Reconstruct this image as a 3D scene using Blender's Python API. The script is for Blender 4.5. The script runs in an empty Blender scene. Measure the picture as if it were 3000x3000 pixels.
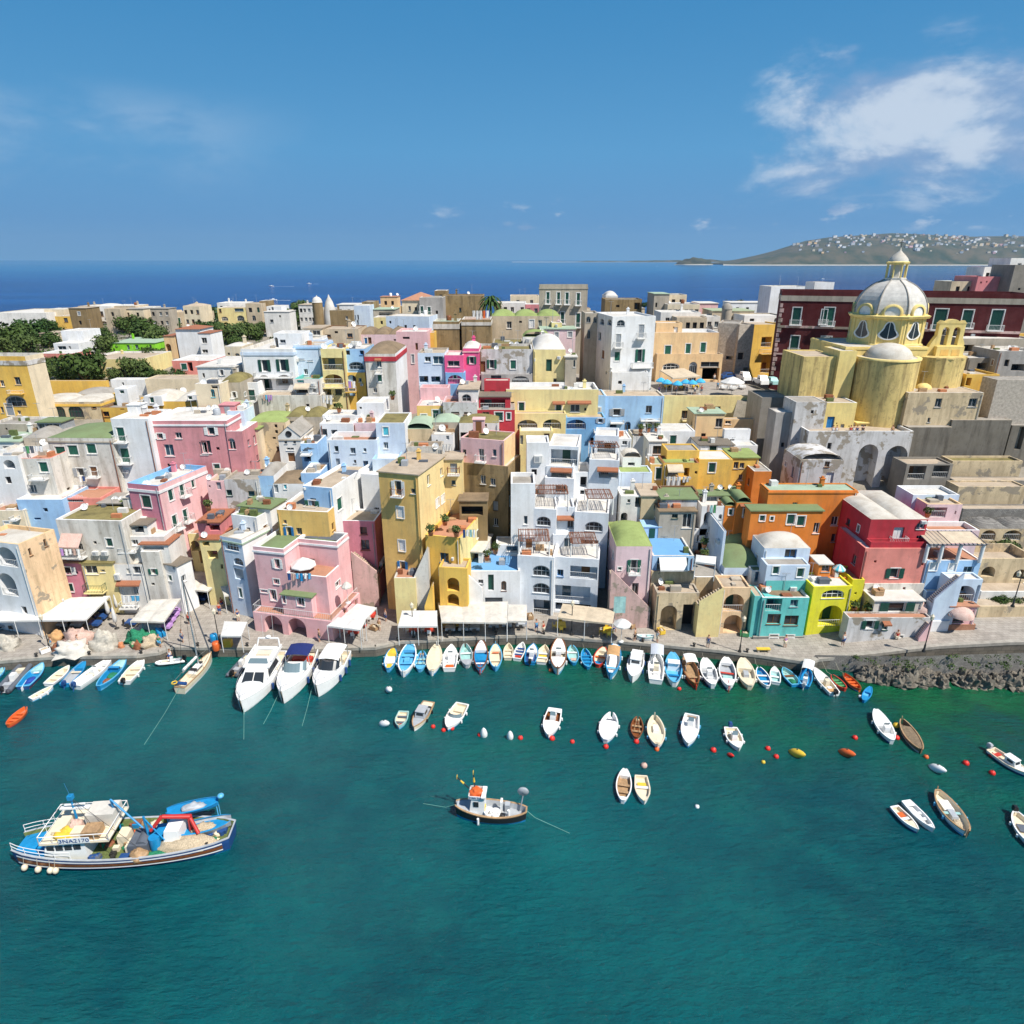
import bpy,bmesh,math,random
from mathutils import Vector,Matrix,noise
random.seed(11)
S=bpy.context.scene
COL=S.collection
R=math.radians
PI=math.pi
# camera, sky, sun, exposure
CAMH,FPX,PITCH=45.0,1944.0,R(20.8)
cp,sp=math.cos(PITCH),math.sin(PITCH)
cam=bpy.data.cameras.new('camera')
cam.sensor_width=36;cam.lens=36*FPX/3000;cam.clip_end=90000;cam.clip_start=1
camo=bpy.data.objects.new('camera',cam);COL.objects.link(camo)
camo.location=(0,0,CAMH);camo.rotation_euler=(R(90)-PITCH,0,0)
S.camera=camo
SUNEL,SUNAZ=R(54),math.atan2(0.80,-0.60)
W=bpy.data.worlds.new('World');S.world=W;W.use_nodes=True
def build_world():
 nt=W.node_tree;N=nt.nodes;L=nt.links;N.clear()
 out=N.new('ShaderNodeOutputWorld');bg=N.new('ShaderNodeBackground')
 sky=N.new('ShaderNodeTexSky');sky.sky_type='NISHITA';sky.sun_disc=False
 sky.sun_elevation=SUNEL;sky.sun_rotation=SUNAZ;sky.altitude=0
 sky.air_density=1.0;sky.dust_density=0.15;sky.ozone_density=3.0
 hs=N.new('ShaderNodeHueSaturation');hs.inputs['Saturation'].default_value=1.22;hs.inputs['Value'].default_value=0.80
 L.new(sky.outputs[0],hs.inputs['Color'])
 tc=N.new('ShaderNodeTexCoord')
 sep=N.new('ShaderNodeSeparateXYZ');L.new(tc.outputs['Generated'],sep.inputs[0])
 def M(op,a,b=None,c=None):
  n=N.new('ShaderNodeMath');n.operation=op
  for i,q in enumerate((a,b,c)):
   if q is None:continue
   if isinstance(q,(int,float)):n.inputs[i].default_value=q
   else:L.new(q,n.inputs[i])
  return n.outputs[0]
 x,y,z=sep.outputs
 yy=M('MAXIMUM',y,0.05)
 az=M('ARCTAN2',x,yy)
 el=M('ARCSINE',z)
 comb=N.new('ShaderNodeCombineXYZ')
 L.new(M('MULTIPLY',az,1.0),comb.inputs[0]);L.new(M('MULTIPLY',el,2.1),comb.inputs[1])
 def noi(scale,detail,rough,off,dist=0.0):
  mp=N.new('ShaderNodeMapping');mp.inputs['Location'].default_value=off
  L.new(comb.outputs[0],mp.inputs[0])
  n=N.new('ShaderNodeTexNoise');n.inputs['Scale'].default_value=scale;n.inputs['Detail'].default_value=detail
  n.inputs['Roughness'].default_value=rough;n.inputs['Distortion'].default_value=dist
  L.new(mp.outputs[0],n.inputs['Vector']);return n.outputs[0]
 def ramp(v,a,b):
  n=N.new('ShaderNodeMapRange');n.interpolation_type='SMOOTHSTEP'
  n.inputs['From Min'].default_value=a;n.inputs['From Max'].default_value=b
  L.new(v,n.inputs['Value']);return n.outputs[0]
 big=noi(4.9,9,0.60,(3.1,1.7,0),0.35)
 fine=noi(13,7,0.6,(0.3,2.2,0),0.2)
 mR=M('MULTIPLY',ramp(az,0.22,0.46),M('MULTIPLY',ramp(el,0.035,0.11),M('SUBTRACT',1.0,ramp(el,0.17,0.27))))
 cR=M('MULTIPLY',ramp(M('ADD',M('MULTIPLY',big,0.75),M('ADD',M('MULTIPLY',fine,0.25),M('MULTIPLY',mR,0.24))),0.545,0.76),ramp(mR,0.02,0.35))
 veil=noi(3.2,6,0.6,(7.3,0.4,0),0.6)
 mL=M('MULTIPLY',M('SUBTRACT',1.0,ramp(az,-0.50,-0.22)),M('MULTIPLY',ramp(el,0.055,0.12),M('SUBTRACT',1.0,ramp(el,0.15,0.20))))
 cL=M('MULTIPLY',M('MULTIPLY',mL,ramp(veil,0.32,0.66)),0.27)
 puff=noi(19,5,0.55,(1.5,5.0,0))
 mP=M('MULTIPLY',ramp(el,0.028,0.045),M('SUBTRACT',1.0,ramp(el,0.055,0.085)))
 mP=M('MULTIPLY',mP,ramp(az,-0.30,0.10))
 cP=M('MULTIPLY',M('MULTIPLY',ramp(puff,0.57,0.70),mP),0.75)
 lit=noi(4.9,9,0.60,(3.16,1.60,0),0.35)
 shade=ramp(M('SUBTRACT',big,lit),-0.10,0.10)
 cc=N.new('ShaderNodeMixRGB');cc.inputs[1].default_value=(2.0,3.0,4.7,1);cc.inputs[2].default_value=(5.0,5.6,6.4,1)
 L.new(shade,cc.inputs[0])
 fac=M('MINIMUM',M('ADD',M('MULTIPLY',cR,0.80),M('ADD',cL,cP)),0.93)
 gr=N.new('ShaderNodeValToRGB');cr=gr.color_ramp;cr.elements[0].position=0;cr.elements[0].color=(.165,.385,.64,1);cr.elements[1].position=1;cr.elements[1].color=(.052,.262,.54,1)
 e=cr.elements.new(.35);e.color=(.115,.36,.645,1);e=cr.elements.new(.08);e.color=(.135,.345,.62,1)
 L.new(ramp(el,-0.02,0.36),gr.inputs[0])
 g9=N.new('ShaderNodeMixRGB');g9.blend_type='MULTIPLY';g9.inputs[0].default_value=1;L.new(gr.outputs[0],g9.inputs[1]);g9.inputs[2].default_value=(7.0,7.2,7.4,1)
 sk=N.new('ShaderNodeMixRGB');L.new(M('SUBTRACT',1.0,ramp(el,0.42,0.85)),sk.inputs[0]);L.new(hs.outputs[0],sk.inputs[1]);L.new(g9.outputs[0],sk.inputs[2])
 mx=N.new('ShaderNodeMixRGB');L.new(fac,mx.inputs[0]);L.new(sk.outputs[0],mx.inputs[1]);L.new(cc.outputs[0],mx.inputs[2])
 L.new(mx.outputs[0],bg.inputs[0]);bg.inputs[1].default_value=0.098
 L.new(bg.outputs[0],out.inputs[0])
build_world()
sun=bpy.data.lights.new('sun','SUN');sun.energy=4.6;sun.angle=R(0.5);sun.color=(1.0,0.955,0.88)
suno=bpy.data.objects.new('sun',sun);COL.objects.link(suno)
sdir=Vector((math.sin(SUNAZ)*math.cos(SUNEL),math.cos(SUNAZ)*math.cos(SUNEL),math.sin(SUNEL)))
suno.rotation_euler=sdir.to_track_quat('Z','Y').to_euler();suno.location=(60,-40,120)
S.view_settings.view_transform='Standard';S.view_settings.look='None'
S.view_settings.gamma=1;S.view_settings.exposure=0.44
S.cycles.max_bounces=5;S.cycles.diffuse_bounces=3;S.cycles.glossy_bounces=2;S.cycles.transmission_bounces=2
S.cycles.caustics_reflective=False;S.cycles.caustics_refractive=False
# pixels of the survey picture -> points in the place
TX,TY,TS=0.0,0.0,1.0
TILES=dict(A=(0,850,3.22),B=(0,1400,3),C=(590,830,3),D=(590,1400,3),E=(1180,830,3),F=(1180,1400,3),G=(1770,830,3),K=(1770,1400,3),L=(2356,700,3),M=(2356,1340,3),N=(2368,1900,3.057),P=(1724,2040,3),Q=(1080,1990,3),U=(0,0,0.644),T=(0,2310,2.683),V=(1290,2270,5.682))
def tile(n):
 global TX,TY,TS
 TX,TY,TS=TILES[n]
def px(x,y):return(TX+x/TS,TY+y/TS)
def ray(x,y):
 x,y=px(x,y)
 u=(x-1500)/FPX;v=(1500-y)/FPX
 return Vector((u,cp+v*sp,-sp+v*cp))
CAM=Vector((0,0,CAMH))
def atY(x,y,Y):d=ray(x,y);return CAM+d*(Y/d.y)
def atZ(x,y,z):d=ray(x,y);return CAM+d*((z-CAMH)/d.z)
def onplane(x,y,O,n):
 d=ray(x,y);return CAM+d*((O-CAM).dot(n)/d.dot(n))
def lerp(xs,ys,x):
 if x<=xs[0]:return ys[0]
 for i in range(1,len(xs)):
  if x<=xs[i]:
   t=(x-xs[i-1])/(xs[i]-xs[i-1]);return ys[i-1]+t*(ys[i]-ys[i-1])
 return ys[-1]
def smooth(t):t=max(0,min(1,t));return t*t*(3-2*t)
def quay_z(x):return lerp([30,36,48,70],[1.3,1.6,2.9,3.4],x)
def Yback(x):return lerp([-75,-58,-48,-40,-34,-19,-14,-5,5,17,23,30,40,52,90],[81,82,82,87,85,82,78,79,76,73,71.6,70.6,70.5,70.5,72],x)
def Ytop(x):return lerp([-140,-60,-30,-10,4,8,40,44,48,60,120],[170,150,130,122,120,121.7,121.7,119,111,108,112],x)
def Zramp(x):return lerp([-140,-60,-30,0,7,39,46,60,120],[17,16,19,19,16.5,15.5,13,13.5,18],x)
def Ztop(x):return lerp([-140,-60,-30,0,15,50,60,120],[17,16,19,20.5,21,21,18,18],x)
def Yedge(x):return lerp([-300,-60,30,70,300],[305,300,285,262,262],x)
def T(x,y):
 a,b,z0,z1,zr=Yback(x)+2.4,Ytop(x),quay_z(x),Ztop(x),Zramp(x)
 if y<=a:return z0
 if y<=b:return z0+(zr-z0)*(y-a)/(b-a)
 if y<=b+1:return zr+(z1-zr)*(y-b)
 e=Yedge(x)
 z=z1+min(1,(y-b)/70)*(20.5-z1)if z1<20.5 else z1
 if y>e:z-=(y-e)*1.3
 return max(z,-4)
def on_ground(x,y,dz=0.0):
 """where the sight line through a pixel meets the land"""
 d=ray(x,y);t=55.0
 while t<600:
  p=CAM+d*t
  if p.z<=T(p.x,p.y)+dz:break
  t+=0.4
 return CAM+d*t
 # materials
MATS={}
def mat_base(name):
 m=bpy.data.materials.new(name);m.use_nodes=True
 nt=m.node_tree;b=nt.nodes['Principled BSDF']
 return m,nt,b
def tex_pos(nt,scale=(1,1,1)):
 g=nt.nodes.new('ShaderNodeNewGeometry');mp=nt.nodes.new('ShaderNodeMapping');mp.inputs['Scale'].default_value=scale
 nt.links.new(g.outputs['Position'],mp.inputs[0]);return mp.outputs[0]
def tex_obj(nt,scale=(1,1,1)):
 g=nt.nodes.new('ShaderNodeTexCoord');mp=nt.nodes.new('ShaderNodeMapping');mp.inputs['Scale'].default_value=scale
 nt.links.new(g.outputs['Object'],mp.inputs[0]);return mp.outputs[0]
def noise_n(nt,vec,scale,detail=4,rough=.6):
 n=nt.nodes.new('ShaderNodeTexNoise');n.inputs['Scale'].default_value=scale;n.inputs['Detail'].default_value=detail
 n.inputs['Roughness'].default_value=rough;nt.links.new(vec,n.inputs['Vector']);return n.outputs[0]
def maprange(nt,v,a,b,lo=0.0,hi=1.0):
 n=nt.nodes.new('ShaderNodeMapRange');n.inputs[1].default_value=a;n.inputs[2].default_value=b
 n.inputs[3].default_value=lo;n.inputs[4].default_value=hi;nt.links.new(v,n.inputs[0]);return n.outputs[0]
def mixc(nt,fac,a,b,mode='MIX'):
 n=nt.nodes.new('ShaderNodeMixRGB');n.blend_type=mode
 if isinstance(fac,(int,float)):n.inputs[0].default_value=fac
 else:nt.links.new(fac,n.inputs[0])
 for i,q in((1,a),(2,b)):
  if isinstance(q,tuple):n.inputs[i].default_value=(*q[:3],1)
  else:nt.links.new(q,n.inputs[i])
 return n.outputs[0]
def bump(nt,b,h,strength=.3,dist=.05):
 n=nt.nodes.new('ShaderNodeBump');n.inputs['Strength'].default_value=strength;n.inputs['Distance'].default_value=dist
 nt.links.new(h,n.inputs['Height']);nt.links.new(n.outputs[0],b.inputs['Normal'])
def plaster(name,rgb,stain=.35,scol=None,patch=0.0,rough=.9):
 """lime-washed plaster: faded blotches, rain streaks, patches fallen off"""
 m,nt,b=mat_base(name)
 rgb=tuple(rgb);lum=sum(rgb)/3
 scol=scol or tuple(.55*(.65*c+.35*lum*k)for c,k in zip(rgb,(1.0,.93,.8)))
 p=tex_pos(nt)
 blot=maprange(nt,noise_n(nt,p,.30,5,.65),.35,.70)
 streak=noise_n(nt,tex_pos(nt,(1.1,1.1,.14)),1.0,6,.65)
 st=maprange(nt,streak,.47,.72,0,stain)
 light=tuple(min(.84,c*1.10+.02)for c in rgb);dark=tuple(c*.88 for c in rgb)
 c1=mixc(nt,blot,light,dark)
 c2=mixc(nt,st,c1,scol)
 fine=noise_n(nt,p,1.6,8,.72)
 c3=mixc(nt,maprange(nt,fine,.54,.76,0,stain),c2,scol)
 if patch:
  pm=maprange(nt,noise_n(nt,p,.42,7,.62),.60-.12*patch,.63-.12*patch,0,.9)
  c3=mixc(nt,pm,c3,mixc(nt,fine,(.20,.16,.11),(.38,.33,.26)))
 nt.links.new(c3,b.inputs['Base Color']);b.inputs['Roughness'].default_value=rough
 b.inputs['Specular IOR Level'].default_value=.2
 bump(nt,b,fine,.35,.04)
 MATS[name]=m;return m
def simple(name,rgb,rough=.6,var=.12,scale=2.0,metal=0.0,spec=.4,bmp=0.0):
 m,nt,b=mat_base(name)
 v=noise_n(nt,tex_obj(nt),scale,5,.65)
 c=mixc(nt,maprange(nt,v,.3,.7),tuple(min(.9,k*(1+var))for k in rgb),tuple(k*(1-var*1.4)for k in rgb))
 nt.links.new(c,b.inputs['Base Color']);b.inputs['Roughness'].default_value=rough;b.inputs['Metallic'].default_value=metal
 b.inputs['Specular IOR Level'].default_value=spec
 if bmp:bump(nt,b,v,bmp,.03)
 MATS[name]=m;return m
def roofm(name,rgb,dirt,amount=.5,scale=.5,bmp=.3):
 m,nt,b=mat_base(name)
 p=tex_pos(nt)
 a=noise_n(nt,p,scale,8,.7);f=noise_n(nt,p,5,5,.7)
 c=mixc(nt,maprange(nt,a,.42,.68,0,amount),rgb,dirt)
 c=mixc(nt,maprange(nt,f,.55,.75,0,amount*.7),c,tuple(k*.7 for k in dirt))
 nt.links.new(c,b.inputs['Base Color']);b.inputs['Roughness'].default_value=.92;b.inputs['Specular IOR Level'].default_value=.15
 bump(nt,b,f,bmp,.05)
 MATS[name]=m;return m
def striped(name,c1,c2,scale=6.0,axis=0,rough=.7,tile=False,hard=.5):
 m,nt,b=mat_base(name)
 w=nt.nodes.new('ShaderNodeTexWave');w.wave_type='BANDS';w.bands_direction='XYZ'[axis];w.inputs['Scale'].default_value=scale
 w.inputs['Distortion'].default_value=.15
 nt.links.new(tex_obj(nt),w.inputs['Vector'])
 f=maprange(nt,w.outputs['Fac'],hard-.12,hard+.12)
 n=noise_n(nt,tex_obj(nt),1.5,5,.7)
 c=mixc(nt,f,c1,c2);c=mixc(nt,maprange(nt,n,.45,.75,0,.35),c,tuple(k*.55 for k in c1))
 nt.links.new(c,b.inputs['Base Color']);b.inputs['Roughness'].default_value=rough
 bump(nt,b,w.outputs['Fac'],.6,.05)
 MATS[name]=m;return m
def masonry(name,c1,c2,mortar,scale=1.2,bw=.6,rh=.3,flat=False):
 m,nt,b=mat_base(name)
 t=nt.nodes.new('ShaderNodeTexBrick');t.inputs['Color1'].default_value=(*c1,1);t.inputs['Color2'].default_value=(*c2,1)
 t.inputs['Mortar'].default_value=(*mortar,1);t.inputs['Scale'].default_value=scale
 t.inputs['Brick Width'].default_value=bw;t.inputs['Row Height'].default_value=rh;t.inputs['Mortar Size'].default_value=.02
 g=nt.nodes.new('ShaderNodeNewGeometry');sep=nt.nodes.new('ShaderNodeSeparateXYZ');cb=nt.nodes.new('ShaderNodeCombineXYZ')
 nt.links.new(g.outputs['Position'],sep.inputs[0])
 ad=nt.nodes.new('ShaderNodeMath');ad.operation='ADD'
 nt.links.new(sep.outputs[0],ad.inputs[0]);nt.links.new(sep.outputs[1],ad.inputs[1])
 nt.links.new(sep.outputs[0]if flat else ad.outputs[0],cb.inputs[0]);nt.links.new(sep.outputs[1 if flat else 2],cb.inputs[1]);nt.links.new(cb.outputs[0],t.inputs['Vector'])
 n=noise_n(nt,tex_pos(nt),.8,6,.7)
 c=mixc(nt,maprange(nt,n,.4,.7,0,.6),t.outputs['Color'],tuple(k*.5 for k in c1))
 nt.links.new(c,b.inputs['Base Color']);b.inputs['Roughness'].default_value=.95
 bump(nt,b,t.outputs['Fac'],-.4,.05)
 MATS[name]=m;return m
PL=dict(white=(.80,.785,.755),owhite=(.74,.71,.66),cream=(.72,.60,.42),beige=(.56,.45,.31),stone=(.43,.37,.29),grey=(.36,.335,.31),lblue=(.34,.54,.80),pblue=(.58,.67,.82),blue=(.20,.44,.72),yellow=(.80,.47,.09),pyellow=(.83,.64,.29),lemon=(.78,.70,.03),ochre=(.80,.49,.15),sunlit=(.84,.60,.28),dusty=(.60,.25,.26),shadewhite=(.69,.72,.77),pink=(.86,.45,.45),dpink=(.64,.22,.23),hotpink=(.80,.10,.26),mauve=(.62,.22,.28),lilac=(.72,.52,.53),peach=(.82,.52,.27),orange=(.68,.21,.03),red=(.48,.035,.05),darkred=(.095,.011,.012),teal=(.13,.52,.48),salmon=(.72,.25,.20),green=(.24,.62,.02),tuff=(.26,.18,.085),dgrey=(.25,.225,.19),churchy=(.79,.59,.22),brown=(.22,.12,.06),lpink=(.80,.47,.46))
for k,c in PL.items():plaster(k,c,.6 if k in('stone','grey','tuff','dgrey','beige')else(.34 if k in('white','pblue','lblue','shadewhite')else .46))
plaster('wstained',(.66,.62,.55),.8,(.30,.26,.20));plaster('peel',(.58,.56,.54),.6,(.25,.22,.18),.55)
plaster('peelpink',(.60,.40,.36),.7,(.28,.22,.17),.5);plaster('peelcream',(.60,.47,.29),.75,(.28,.21,.13),.3);plaster('peachstain',(.76,.52,.31),.8,(.36,.25,.14),.12)
plaster('tuffstain',(.30,.21,.10),.9,(.10,.075,.045));plaster('churchstain',(.66,.50,.19),.95,(.20,.14,.07));plaster('retain',(.175,.155,.125),.7,(.07,.06,.05))
roofm('rwhite',(.58,.54,.47),(.34,.28,.21),.6);roofm('rclean',(.64,.61,.56),(.42,.37,.30),.55);roofm('rgrey',(.36,.33,.29),(.18,.16,.13),.6)
roofm('rbeige',(.48,.39,.29),(.29,.22,.15),.65);roofm('rgreen',(.19,.25,.12),(.15,.16,.08),.6);roofm('rlime',(.30,.37,.13),(.17,.19,.07),.6)
roofm('rpale',(.38,.43,.28),(.22,.23,.14),.55);roofm('rmoss',(.25,.21,.085),(.10,.085,.04),.85);roofm('rbrown',(.26,.19,.12),(.12,.09,.06),.7)
roofm('rterra',(.46,.23,.145),(.30,.15,.09),.6);roofm('rblue',(.16,.36,.62),(.12,.25,.42),.3);roofm('rpalegreen',(.36,.46,.34),(.24,.28,.2),.5)
striped('tiles',(.52,.20,.09),(.34,.12,.06),7.0,0);striped('corru',(.30,.25,.19),(.20,.165,.125),8.0,0)
striped('stripes',(.62,.22,.16),(.80,.74,.64),4.0,0);striped('bluestripe',(.80,.80,.78),(.50,.58,.70),5.0,0)
striped('slats',(.62,.48,.30),(.22,.15,.08),10,0);striped('bars',(.75,.72,.66),(.25,.22,.2),9,0)
masonry('cobble',(.34,.30,.255),(.42,.375,.32),(.22,.195,.165),1.0,.75,.5,True)
masonry('tuffblock',(.32,.22,.10),(.25,.17,.07),(.14,.10,.06),1.4);masonry('rubble',(.20,.185,.165),(.30,.28,.25),(.09,.085,.075),1.6,.5,.28)
masonry('brickred',(.36,.14,.07),(.42,.18,.09),(.3,.25,.2),2.2,.5,.22)
simple('frame',(.78,.76,.72),.6);simple('trim',(.80,.78,.74),.7);simple('gshut',(.018,.115,.075),.55);simple('dkgreen',(.012,.07,.05),.5)
simple('brownw',(.20,.085,.03),.6);simple('wood',(.36,.20,.09),.65,.25,5);simple('bluew',(.02,.17,.42),.5);simple('whitep',(.82,.81,.78),.35)
simple('greyp',(.34,.36,.38),.5);simple('dark',(.018,.018,.020),.6);simple('rail',(.66,.66,.64),.5);simple('iron',(.035,.033,.03),.5)
simple('acm',(.68,.67,.63),.5);simple('canvas',(.60,.56,.49),.85,.14,1.2,bmp=.3);simple('canvasw',(.66,.645,.61),.8,.10,1.2,bmp=.2);simple('bag',(.47,.43,.36),.9,.25,2.5,bmp=.6);simple('canvasb',(.56,.46,.33),.85,.14,1.2,bmp=.2);simple('rock',(.19,.165,.13),.95,.4,1.6,bmp=.6)
simple('rust',(.25,.09,.04),.8,.3,6);simple('terra',(.52,.20,.09),.8);simple('bwhite',(.82,.81,.78),.28,.04);simple('bcream',(.74,.64,.47),.35,.08)
simple('bblue',(.015,.24,.50),.35,.12);simple('bsky',(.11,.42,.66),.35,.12);simple('bnavy',(.02,.07,.22),.4);simple('bred',(.55,.05,.03),.35)
simple('borange',(.68,.13,.03),.4);simple('bbrown',(.22,.075,.025),.35,.3,4);simple('bwood',(.40,.25,.13),.6,.25,4);simple('bgrey',(.40,.42,.44),.45)
simple('bdgrey',(.11,.125,.15),.6);simple('byellow',(.75,.50,.05),.5);simple('bgreen',(.08,.30,.12),.6);simple('bblack',(.02,.02,.022),.35)
simple('bteal',(.35,.58,.55),.4);simple('tan',(.52,.30,.13),.8);simple('navycloth',(.012,.025,.13),.8);simple('bluecloth',(.02,.06,.32),.8,.3,4)
simple('oldwood',(.20,.145,.09),.85,.35,5,bmp=.4);simple('net',(.50,.40,.27),.95,.3,9,bmp=.8);simple('netgreen',(.02,.20,.10),.9,.4,8,bmp=.8)
simple('redpaint',(.50,.03,.025),.5);simple('pinknet',(.56,.38,.31),.9,.2,5,bmp=.5);simple('olive',(.12,.15,.045),.8,.3,5);simple('buoyred',(.70,.03,.02),.4)
simple('chrome',(.7,.72,.74),.25,.05,2,.8);simple('skin',(.52,.30,.20),.6);simple('rope',(.45,.42,.32),.9);simple('ropegreen',(.15,.42,.35),.9)
simple('fr_trim',(.50,.46,.42),.8,.2,3);simple('lilacc',(.45,.25,.55),.8);simple('aqua',(.10,.52,.62),.5);simple('cyanu',(.05,.40,.68),.7,.2,3)
simple('lead',(.54,.51,.46),.75,.16,1.2);simple('mesh',(.46,.40,.33),.95,.25,2.5,bmp=.4)
def glassm(name,rgb,rough):
 m,nt,b=mat_base(name);b.inputs['Base Color'].default_value=(*rgb,1);b.inputs['Roughness'].default_value=rough
 b.inputs['Specular IOR Level'].default_value=.6;MATS[name]=m
glassm('glass',(.03,.035,.04),.12);glassm('glassb',(.05,.09,.12),.08);glassm('glassg',(.16,.22,.24),.1)
def paint(name,rgb):
 if name not in MATS:simple(name,rgb,.6)
 return name
 # mesh builder
class MB:
 def __init__(s):s.v=[];s.f=[];s.m=[];s.sm=[]
 def add(s,vs,fs,mi=0,smooth=False,M=None):
  o=len(s.v)
  for q in vs:s.v.append((M@Vector(q))if M else Vector(q))
  for f in fs:s.f.append([i+o for i in f]);s.m.append(mi);s.sm.append(smooth)
  return s
 def quad(s,a,b,c,d,mi=0):return s.add((a,b,c,d),((0,1,2,3),),mi)
 def box(s,x0,y0,z0,x1,y1,z1,mi=0,M=None):
  return s.add([(x0,y0,z0),(x1,y0,z0),(x1,y1,z0),(x0,y1,z0),(x0,y0,z1),(x1,y0,z1),(x1,y1,z1),(x0,y1,z1)],[(3,2,1,0),(4,5,6,7),(0,1,5,4),(1,2,6,5),(2,3,7,6),(3,0,4,7)],mi,False,M)
 def tube(s,a,b,r,r2=None,n=6,mi=0,smooth=True,cap=True):
  a=Vector(a);b=Vector(b);d=b-a
  if d.length<1e-6:return s
  r2=r if r2 is None else r2
  q=d.to_track_quat('Z','Y').to_matrix()
  vs=[a+q@Vector((r*math.cos(2*PI*i/n),r*math.sin(2*PI*i/n),0))for i in range(n)]+[b+q@Vector((r2*math.cos(2*PI*i/n),r2*math.sin(2*PI*i/n),0))for i in range(n)]
  s.add(vs,[(i,(i+1)%n,n+(i+1)%n,n+i)for i in range(n)],mi,smooth)
  if cap:s.add(vs[:n],[tuple(range(n))[::-1]],mi);s.add(vs[n:],[tuple(range(n))],mi)
  return s
 def path(s,pts,r,n=5,mi=0):
  for a,b in zip(pts,pts[1:]):s.tube(a,b,r,r,n,mi)
  return s
 def lathe(s,prof,n=12,c=(0,0,0),mi=0,smooth=True,M=None,a0=0,a1=2*PI):
  c=Vector(c);full=abs(a1-a0-2*PI)<1e-5;k=n if full else n+1
  vs=[]
  for r,z in prof:
   for i in range(k):
    a=a0+(a1-a0)*i/n;vs.append(c+Vector((r*math.cos(a),r*math.sin(a),z)))
  fs=[]
  for j in range(len(prof)-1):
   for i in range(n):
    i2=(i+1)%k;fs.append((j*k+i,j*k+i2,(j+1)*k+i2,(j+1)*k+i))
  return s.add(vs,fs,mi,smooth,M)
 def ball(s,c,rx,ry=None,rz=None,n=10,m=6,mi=0,M=None):
  ry=ry or rx;rz=rz or rx;c=Vector(c)
  vs=[]
  for j in range(m+1):
   t=PI*j/m
   for i in range(n):
    a=2*PI*i/n;vs.append(c+Vector((rx*math.sin(t)*math.cos(a),ry*math.sin(t)*math.sin(a),rz*math.cos(t))))
  return s.add(vs,[(j*n+i,j*n+(i+1)%n,(j+1)*n+(i+1)%n,(j+1)*n+i)for j in range(m)for i in range(n)],mi,True,M)
 def build(s,name,mats,parent=None,off=None):
  if isinstance(mats,str):mats=(mats,)
  me=bpy.data.meshes.new(name)
  vs=[v-off for v in s.v]if off is not None else s.v
  me.from_pydata(vs,[],s.f);me.update()
  for q in mats:me.materials.append(MATS[q])
  me.polygons.foreach_set('material_index',s.m);me.polygons.foreach_set('use_smooth',s.sm)
  o=bpy.data.objects.new(name,me);COL.objects.link(o)
  if parent:o.parent=parent
  return o
def tag(o,label=None,cat=None,group=None,kind=None):
 if label:o['label']=label
 if cat:o['category']=cat
 if group:o['group']=group
 if kind:o['kind']=kind
 return o
def thing(name,label,cat,loc=(0,0,0),rz=0,group=None):
 o=bpy.data.objects.new(name,None);COL.objects.link(o);o.location=loc;o.rotation_euler=(0,0,rz);o.empty_display_size=.3
 return tag(o,label,cat,group)
def dup(root,loc,rz=0,label=None,group=None,scale=None,mats=None):
 def cpy(o,par):
  c=o.copy();COL.objects.link(c);c.parent=par
  for ch in o.children:cpy(ch,c)
  return c
 r=cpy(root,None);r.location=loc;r.rotation_euler=(0,0,rz)
 if scale:r.scale=(scale,)*3 if isinstance(scale,(int,float))else scale
 if label:r['label']=label
 if group:r['group']=group
 return r
 # building kit
def project(P):
 q=P-CAM;zc=q.y*cp-q.z*sp;yc=q.y*sp+q.z*cp
 return 1500+FPX*q.x/zc,1500-FPX*yc/zc
class Face:
 def __init__(s,O,u,n,W):s.O=Vector((O.x,O.y,0));s.u=u;s.n=n;s.W=W
 def pt(s,a,z,c=0.0):
  p=s.O+s.u*a+s.n*c;return Vector((p.x,p.y,z))
 def az(s,x,y):
  P=onplane(x,y,s.O,s.n);return(P-s.O).dot(s.u),P.z
SHUT={'':'gshut','b':'bluew','n':'brownw','w':'frame','d':'dkgreen','k':'greyp','a':'aqua','r':'rust'}
AWN={'':'canvas','s':'stripes','w':'canvasw','b':'canvasb','t':'tiles','g':'greyp','l':'bluestripe'}
def parse(face,spec,zlo,zhi):
 res=[]
 tl=(TX,TY,TS)
 for tok in spec.replace('\n',';').split(';'):
  tok=tok.split()
  if not tok:continue
  if tok[0][0]=='@':tile(tok[0][1]);tok=tok[1:]
  if len(tok)<5:continue
  k,_,colr=tok[0].partition(':');cx,y,w,h=map(float,tok[1:5])
  a,_z=face.az(cx,y+h/2);a0,_=face.az(cx-w/2,y+h/2);a1,_=face.az(cx+w/2,y+h/2)
  _,z1=face.az(cx,y);_,z0=face.az(cx,y+h)
  if a1<a0:a0,a1=a1,a0
  a0=max(a0,.08);a1=min(a1,face.W-.08);z0=max(z0,zlo+.05);z1=min(z1,zhi-.12)
  if a1-a0<.15 or z1-z0<.15:continue
  res.append((k,colr,a0,a1,z0,z1))
 globals().update(TX=tl[0],TY=tl[1],TS=tl[2])
 return res
def auto_open(face,z0,z1,spec):
 n,rows,k,colr=spec;res=[]
 fh=3.1
 for r_ in range(rows):
  zt=z1-.9-r_*fh
  for i in range(n):
   a=face.W*(i+.5+.12*random.uniform(-1,1))/n
   kk=k[random.randrange(len(k))]
   w,h=(.95,1.35)if kk!='d' else(1.0,2.0)
   if zt-h<z0+.2:continue
   res.append((kk,colr,a-w/2,a+w/2,zt-h,zt))
 return res
DEEP=dict(a=2.0,A=2.0,D=1.6,h=.3,v=.28,d=.24,g=.14,w=.26,o=.28)
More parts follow.
